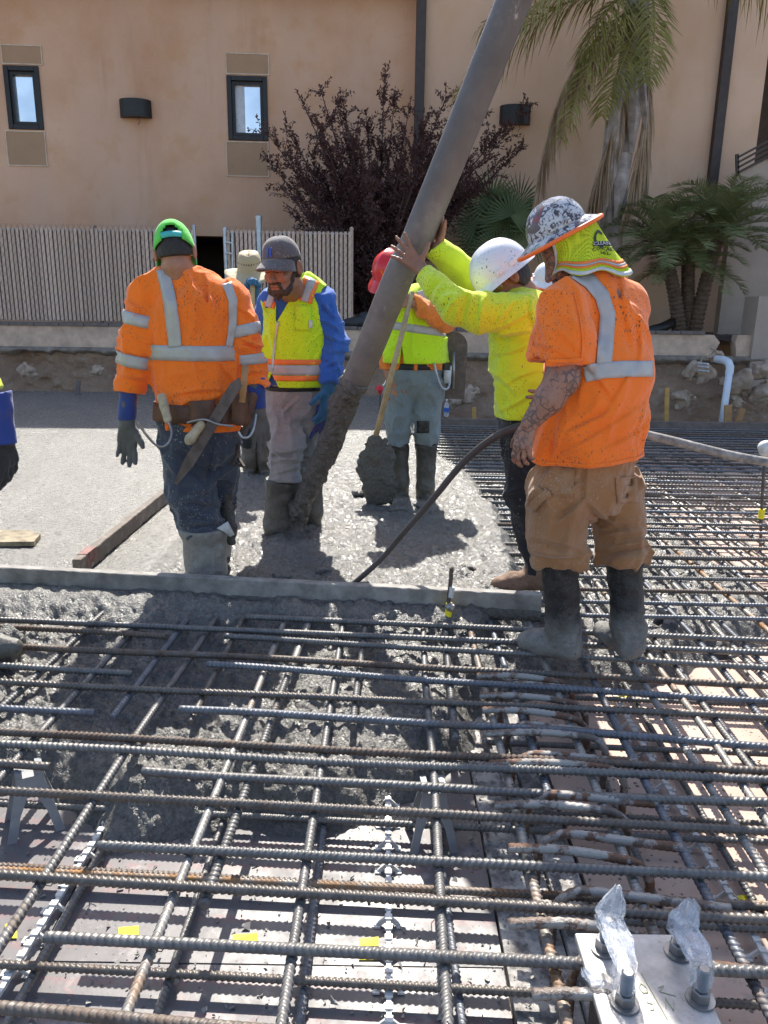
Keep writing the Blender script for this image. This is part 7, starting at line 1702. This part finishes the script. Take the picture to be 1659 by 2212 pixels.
palm = thing('queen_palm', 'tall palm with arching green fronds and brown dead fronds hanging on its trunk', 'palm tree', (W(1320, 690, DP)[0], DP, zc1 - .1))
tb = [np.array([W(1312, 700, DP)[0], DP, zc1 - .2]), W(1318, 560, DP), W(1322, 450, DP), W(1340, 320, DP), W(1358, 180, DP), W(1372, 40, DP), W(1384, -60, DP)]
V, Q = sdf_mesh([cap(a, b, ra, rb, .05) for a, b, ra, rb in zip(tb, tb[1:], (.24, .22, .20, .19, .20, .2), (.22, .20, .19, .20, .2, .17))], .03, (), lambda P: (vnoise3(P * np.array([9, 9, 1.6], np.float32)) - .5) * .14 + (vnoise3(P * np.array([22, 22, 3], np.float32)) - .5) * .05)
mk('trunk', V, Q, M['palm_trunk'], palm, True)
mb = MB()
for k, (x0, y0, x1, y1, w) in enumerate(((1345, 180, 1305, 420, 18), (1372, 160, 1365, 330, 16), (1330, 260, 1300, 470, 20), (1385, 150, 1395, 300, 10), (1350, 330, 1330, 470, 16))):
    a, b = W(x0, y0, DP - .25), W(x1, y1, DP - .32); m_ = a * .5 + b * .5 + [0, -.06, 0]; q = np.array([w * .0085, 0, 0]); n0 = len(mb.v)
    mb.add([a - q, a + q, m_ + q * .8, b + q * .25, b - q * .25, m_ - q * .9, a + [0, -.05, 0], m_ + [0, -.07, 0], b + [0, -.03, 0]], [(0, 6, 7, 5), (6, 1, 2, 7), (5, 7, 8, 4), (7, 2, 3, 8)])
mb.build('boot_sheath', M['palm_trunk'], palm, kind='stuff')
w = lambda x, y, d=0.0: W(x, y, DP + d)
GREEN = [([w(1380, -30), w(1290, -90, -.4), w(1130, -20, -.7), w(1000, 190, -.9)], .95, .9), ([w(1375, -20), w(1260, -40, .3), w(1090, 60, .5), w(985, 210, .7)], .85, .8), ([w(1385, 0, -.1), w(1340, 20, -.5), w(1270, 110, -.8), w(1215, 300, -1)], .62, .7), ([w(1390, -20), w(1380, 60, -.5), w(1330, 170, -.9), w(1300, 250, -1)], .55, .6),
         ([w(1395, -40), w(1420, -20, -.5), w(1420, 90, -.8), w(1395, 180, -1)], .5, .6), ([w(1390, -60), w(1330, -140, .4), w(1180, -120, .8), w(1040, 60, 1.0)], .9, .9), ([w(1390, -60), w(1500, -150, 0), w(1650, -120, 0), w(1740, 60, 0)], .9, .9), ([w(1385, -60), w(1400, -200, .8), w(1450, -220, 1.2), w(1560, -100, 1.3)], .9, .9), ([w(1385, -20, 0), w(1330, -20, -.3), w(1290, 40, -.5), w(1250, 140, -.5)], .6, .7), ([w(1385, -60), w(1300, -200, .2), w(1150, -230, .4), w(1010, -110, .6)], .9, .9)]
for k, (c, L_, dr) in enumerate(GREEN): frond(c, L_, 'palm_green', palm, 78, dr * 1.3, .62, .026, .14, .022, k, .1)
DEAD = [([w(1385, 40, -.2), w(1260, 70, -.4), w(1180, 190, -.5), w(1160, 450, -.5)], .55), ([w(1375, 150, -.25), w(1330, 250, -.35), w(1300, 350, -.4), w(1262, 480, -.4)], .55), ([w(1395, 60, -.2), w(1415, 200, -.3), w(1395, 330, -.35), w(1345, 470, -.4)], .5), ([w(1400, 20, .1), w(1402, 150, .1), w(1400, 260, .1), w(1395, 420, .1)], .35), ([w(1385, 50, .2), w(1230, 110, .2), w(1170, 260, .1), w(1168, 430, 0)], .5), ([w(1360, 200, -.2), w(1330, 300, -.3), w(1290, 400, -.35), w(1270, 470, -.35)], .45)]
for k, (c, L_) in enumerate(DEAD): frond(c, L_, 'dead_frond', palm, 120, 2.0, .30, .026, .12, .024, 30 + k, 0, .9, .25)
# ---- small date palms
def date_palm(base_px, crown_px, D_, n, L_, label, seed, rb=.1):
    rg = np.random.default_rng(seed); b = np.array([W(*base_px, D_)[0], D_, zc1 - .15]); c = W(*crown_px, D_)
    p = thing('date_palm', label, 'palm tree', b, 'small palms in the planter')
    mid = b * .5 + c * .5 + np.array([(b[0] - c[0]) * .25, 0, 0]); P_ = bez([b, mid, c], 46)
    mb = MB(); mb.tube(P_, [rb * (1.15 - .15 * i / 45) * (1.13 if i % 2 else .93) for i in range(46)], 12); mb.build('trunk', M['date_trunk'], p)
    kn = MB()
    for i in range(2, 44):
        T_ = nrm(P_[i + 1] - P_[i])
        for j in range(7):
            t = 2 * math.pi * (j + .5 * (i % 2)) / 7; d = np.array([math.cos(t), math.sin(t), 0]); q = P_[i] + d * rb * 1.02; s_ = np.cross(d, T_) * .024
            kn.add([q - s_, q + s_, q + d * .022 + T_ * .03, q - T_ * .012 + d * .004], [(0, 1, 2), (1, 3, 2), (3, 0, 2)])
    kn.build('leaf_scar', M['date_trunk'], p, kind='stuff')
    for k in range(n):
        a = 2 * math.pi * (k * .382 + rg.uniform(-.03, .03)); el = R(84 - 100 * (k / n) + rg.uniform(-8, 8)); h = np.array([math.cos(a), math.sin(a), 0]); ln = L_ * rg.uniform(.85, 1.1)
        d = h * math.cos(el) + np.array([0, 0, math.sin(el)]); e = c + h * ln * (.35 + .65 * math.cos(el * .7)) + np.array([0, 0, ln * (math.sin(el) * .85 - .30)])
        frond([c, c + d * ln * .45, c + d * ln * .7 + h * ln * .1, e], .33 * L_ / 1.0, 'date_green', p, 64, .25, .58, .013, .12, .012, seed * 50 + k, .25, 0, .06)
date_palm((1470, 712), (1428, 525), 13.75, 34, 1.1, 'left of three small feathery palms in the planter at right', 1)
date_palm((1484, 714), (1486, 570), 13.9, 24, .98, 'middle and shortest of three small feathery palms at right', 2)
date_palm((1500, 714), (1556, 500), 13.8, 36, 1.22, 'right of three small feathery palms, leaning toward the stair wall', 3)
# ---- fan palm
fp = thing('fan_palm', 'dark green fan palm against the wall behind the white hard hat', 'palm tree', (W(1085, 690, 14.6)[0], 14.6, zc1 - .1))
fb_ = np.array([W(1085, 690, 14.6)[0], 14.6, zc1 - .1]); crown = W(1080, 555, 14.6)
V, Q = sdf_mesh([cap(fb_, crown, .13, .1, .02)], .025, (), lambda P: (vnoise3(P * 18) - .5) * .06); mk('trunk', V, Q, M['date_trunk'], fp, True)
rg = np.random.default_rng(9)
for k in range(22):
    a = rg.uniform(0, 2 * math.pi); el = R(rg.uniform(5, 85)); d = np.array([math.cos(a) * math.cos(el), math.sin(a) * math.cos(el) * .7, math.sin(el)]); ln = rg.uniform(.5, 1.0)
    hub = crown + d * ln; mb = MB().tube([crown, crown + d * ln * .55 + [0, 0, .03], hub], [.012, .01, .008], 5)
    nn = nrm(np.array([0, -1, .3]) + rg.normal(0, .45, 3)); s_ = nrm(np.cross(nn, d)); n0_ = nrm(np.cross(s_, nn)); Rf = rg.uniform(.5, .72)
    for j in range(26):
        t = R(-125 + 250 * j / 25); q = nrm(n0_ * math.cos(t) + s_ * math.sin(t)); per = nrm(np.cross(nn, q)); rr_ = Rf * (1 - .18 * abs(t) / 2.2) * rg.uniform(.92, 1.05); w_ = .019
        mb.add([hub, hub + q * rr_ * .5 + per * w_ + nn * .01, hub + q * rr_ - np.array([0, 0, .03]), hub + q * rr_ * .5 - per * w_ - nn * .004], [(0, 1, 2, 3)])
    mb.build('frond', M['fan_green'], fp, kind='stuff')
print('SCRIPT', time.time()-T0)
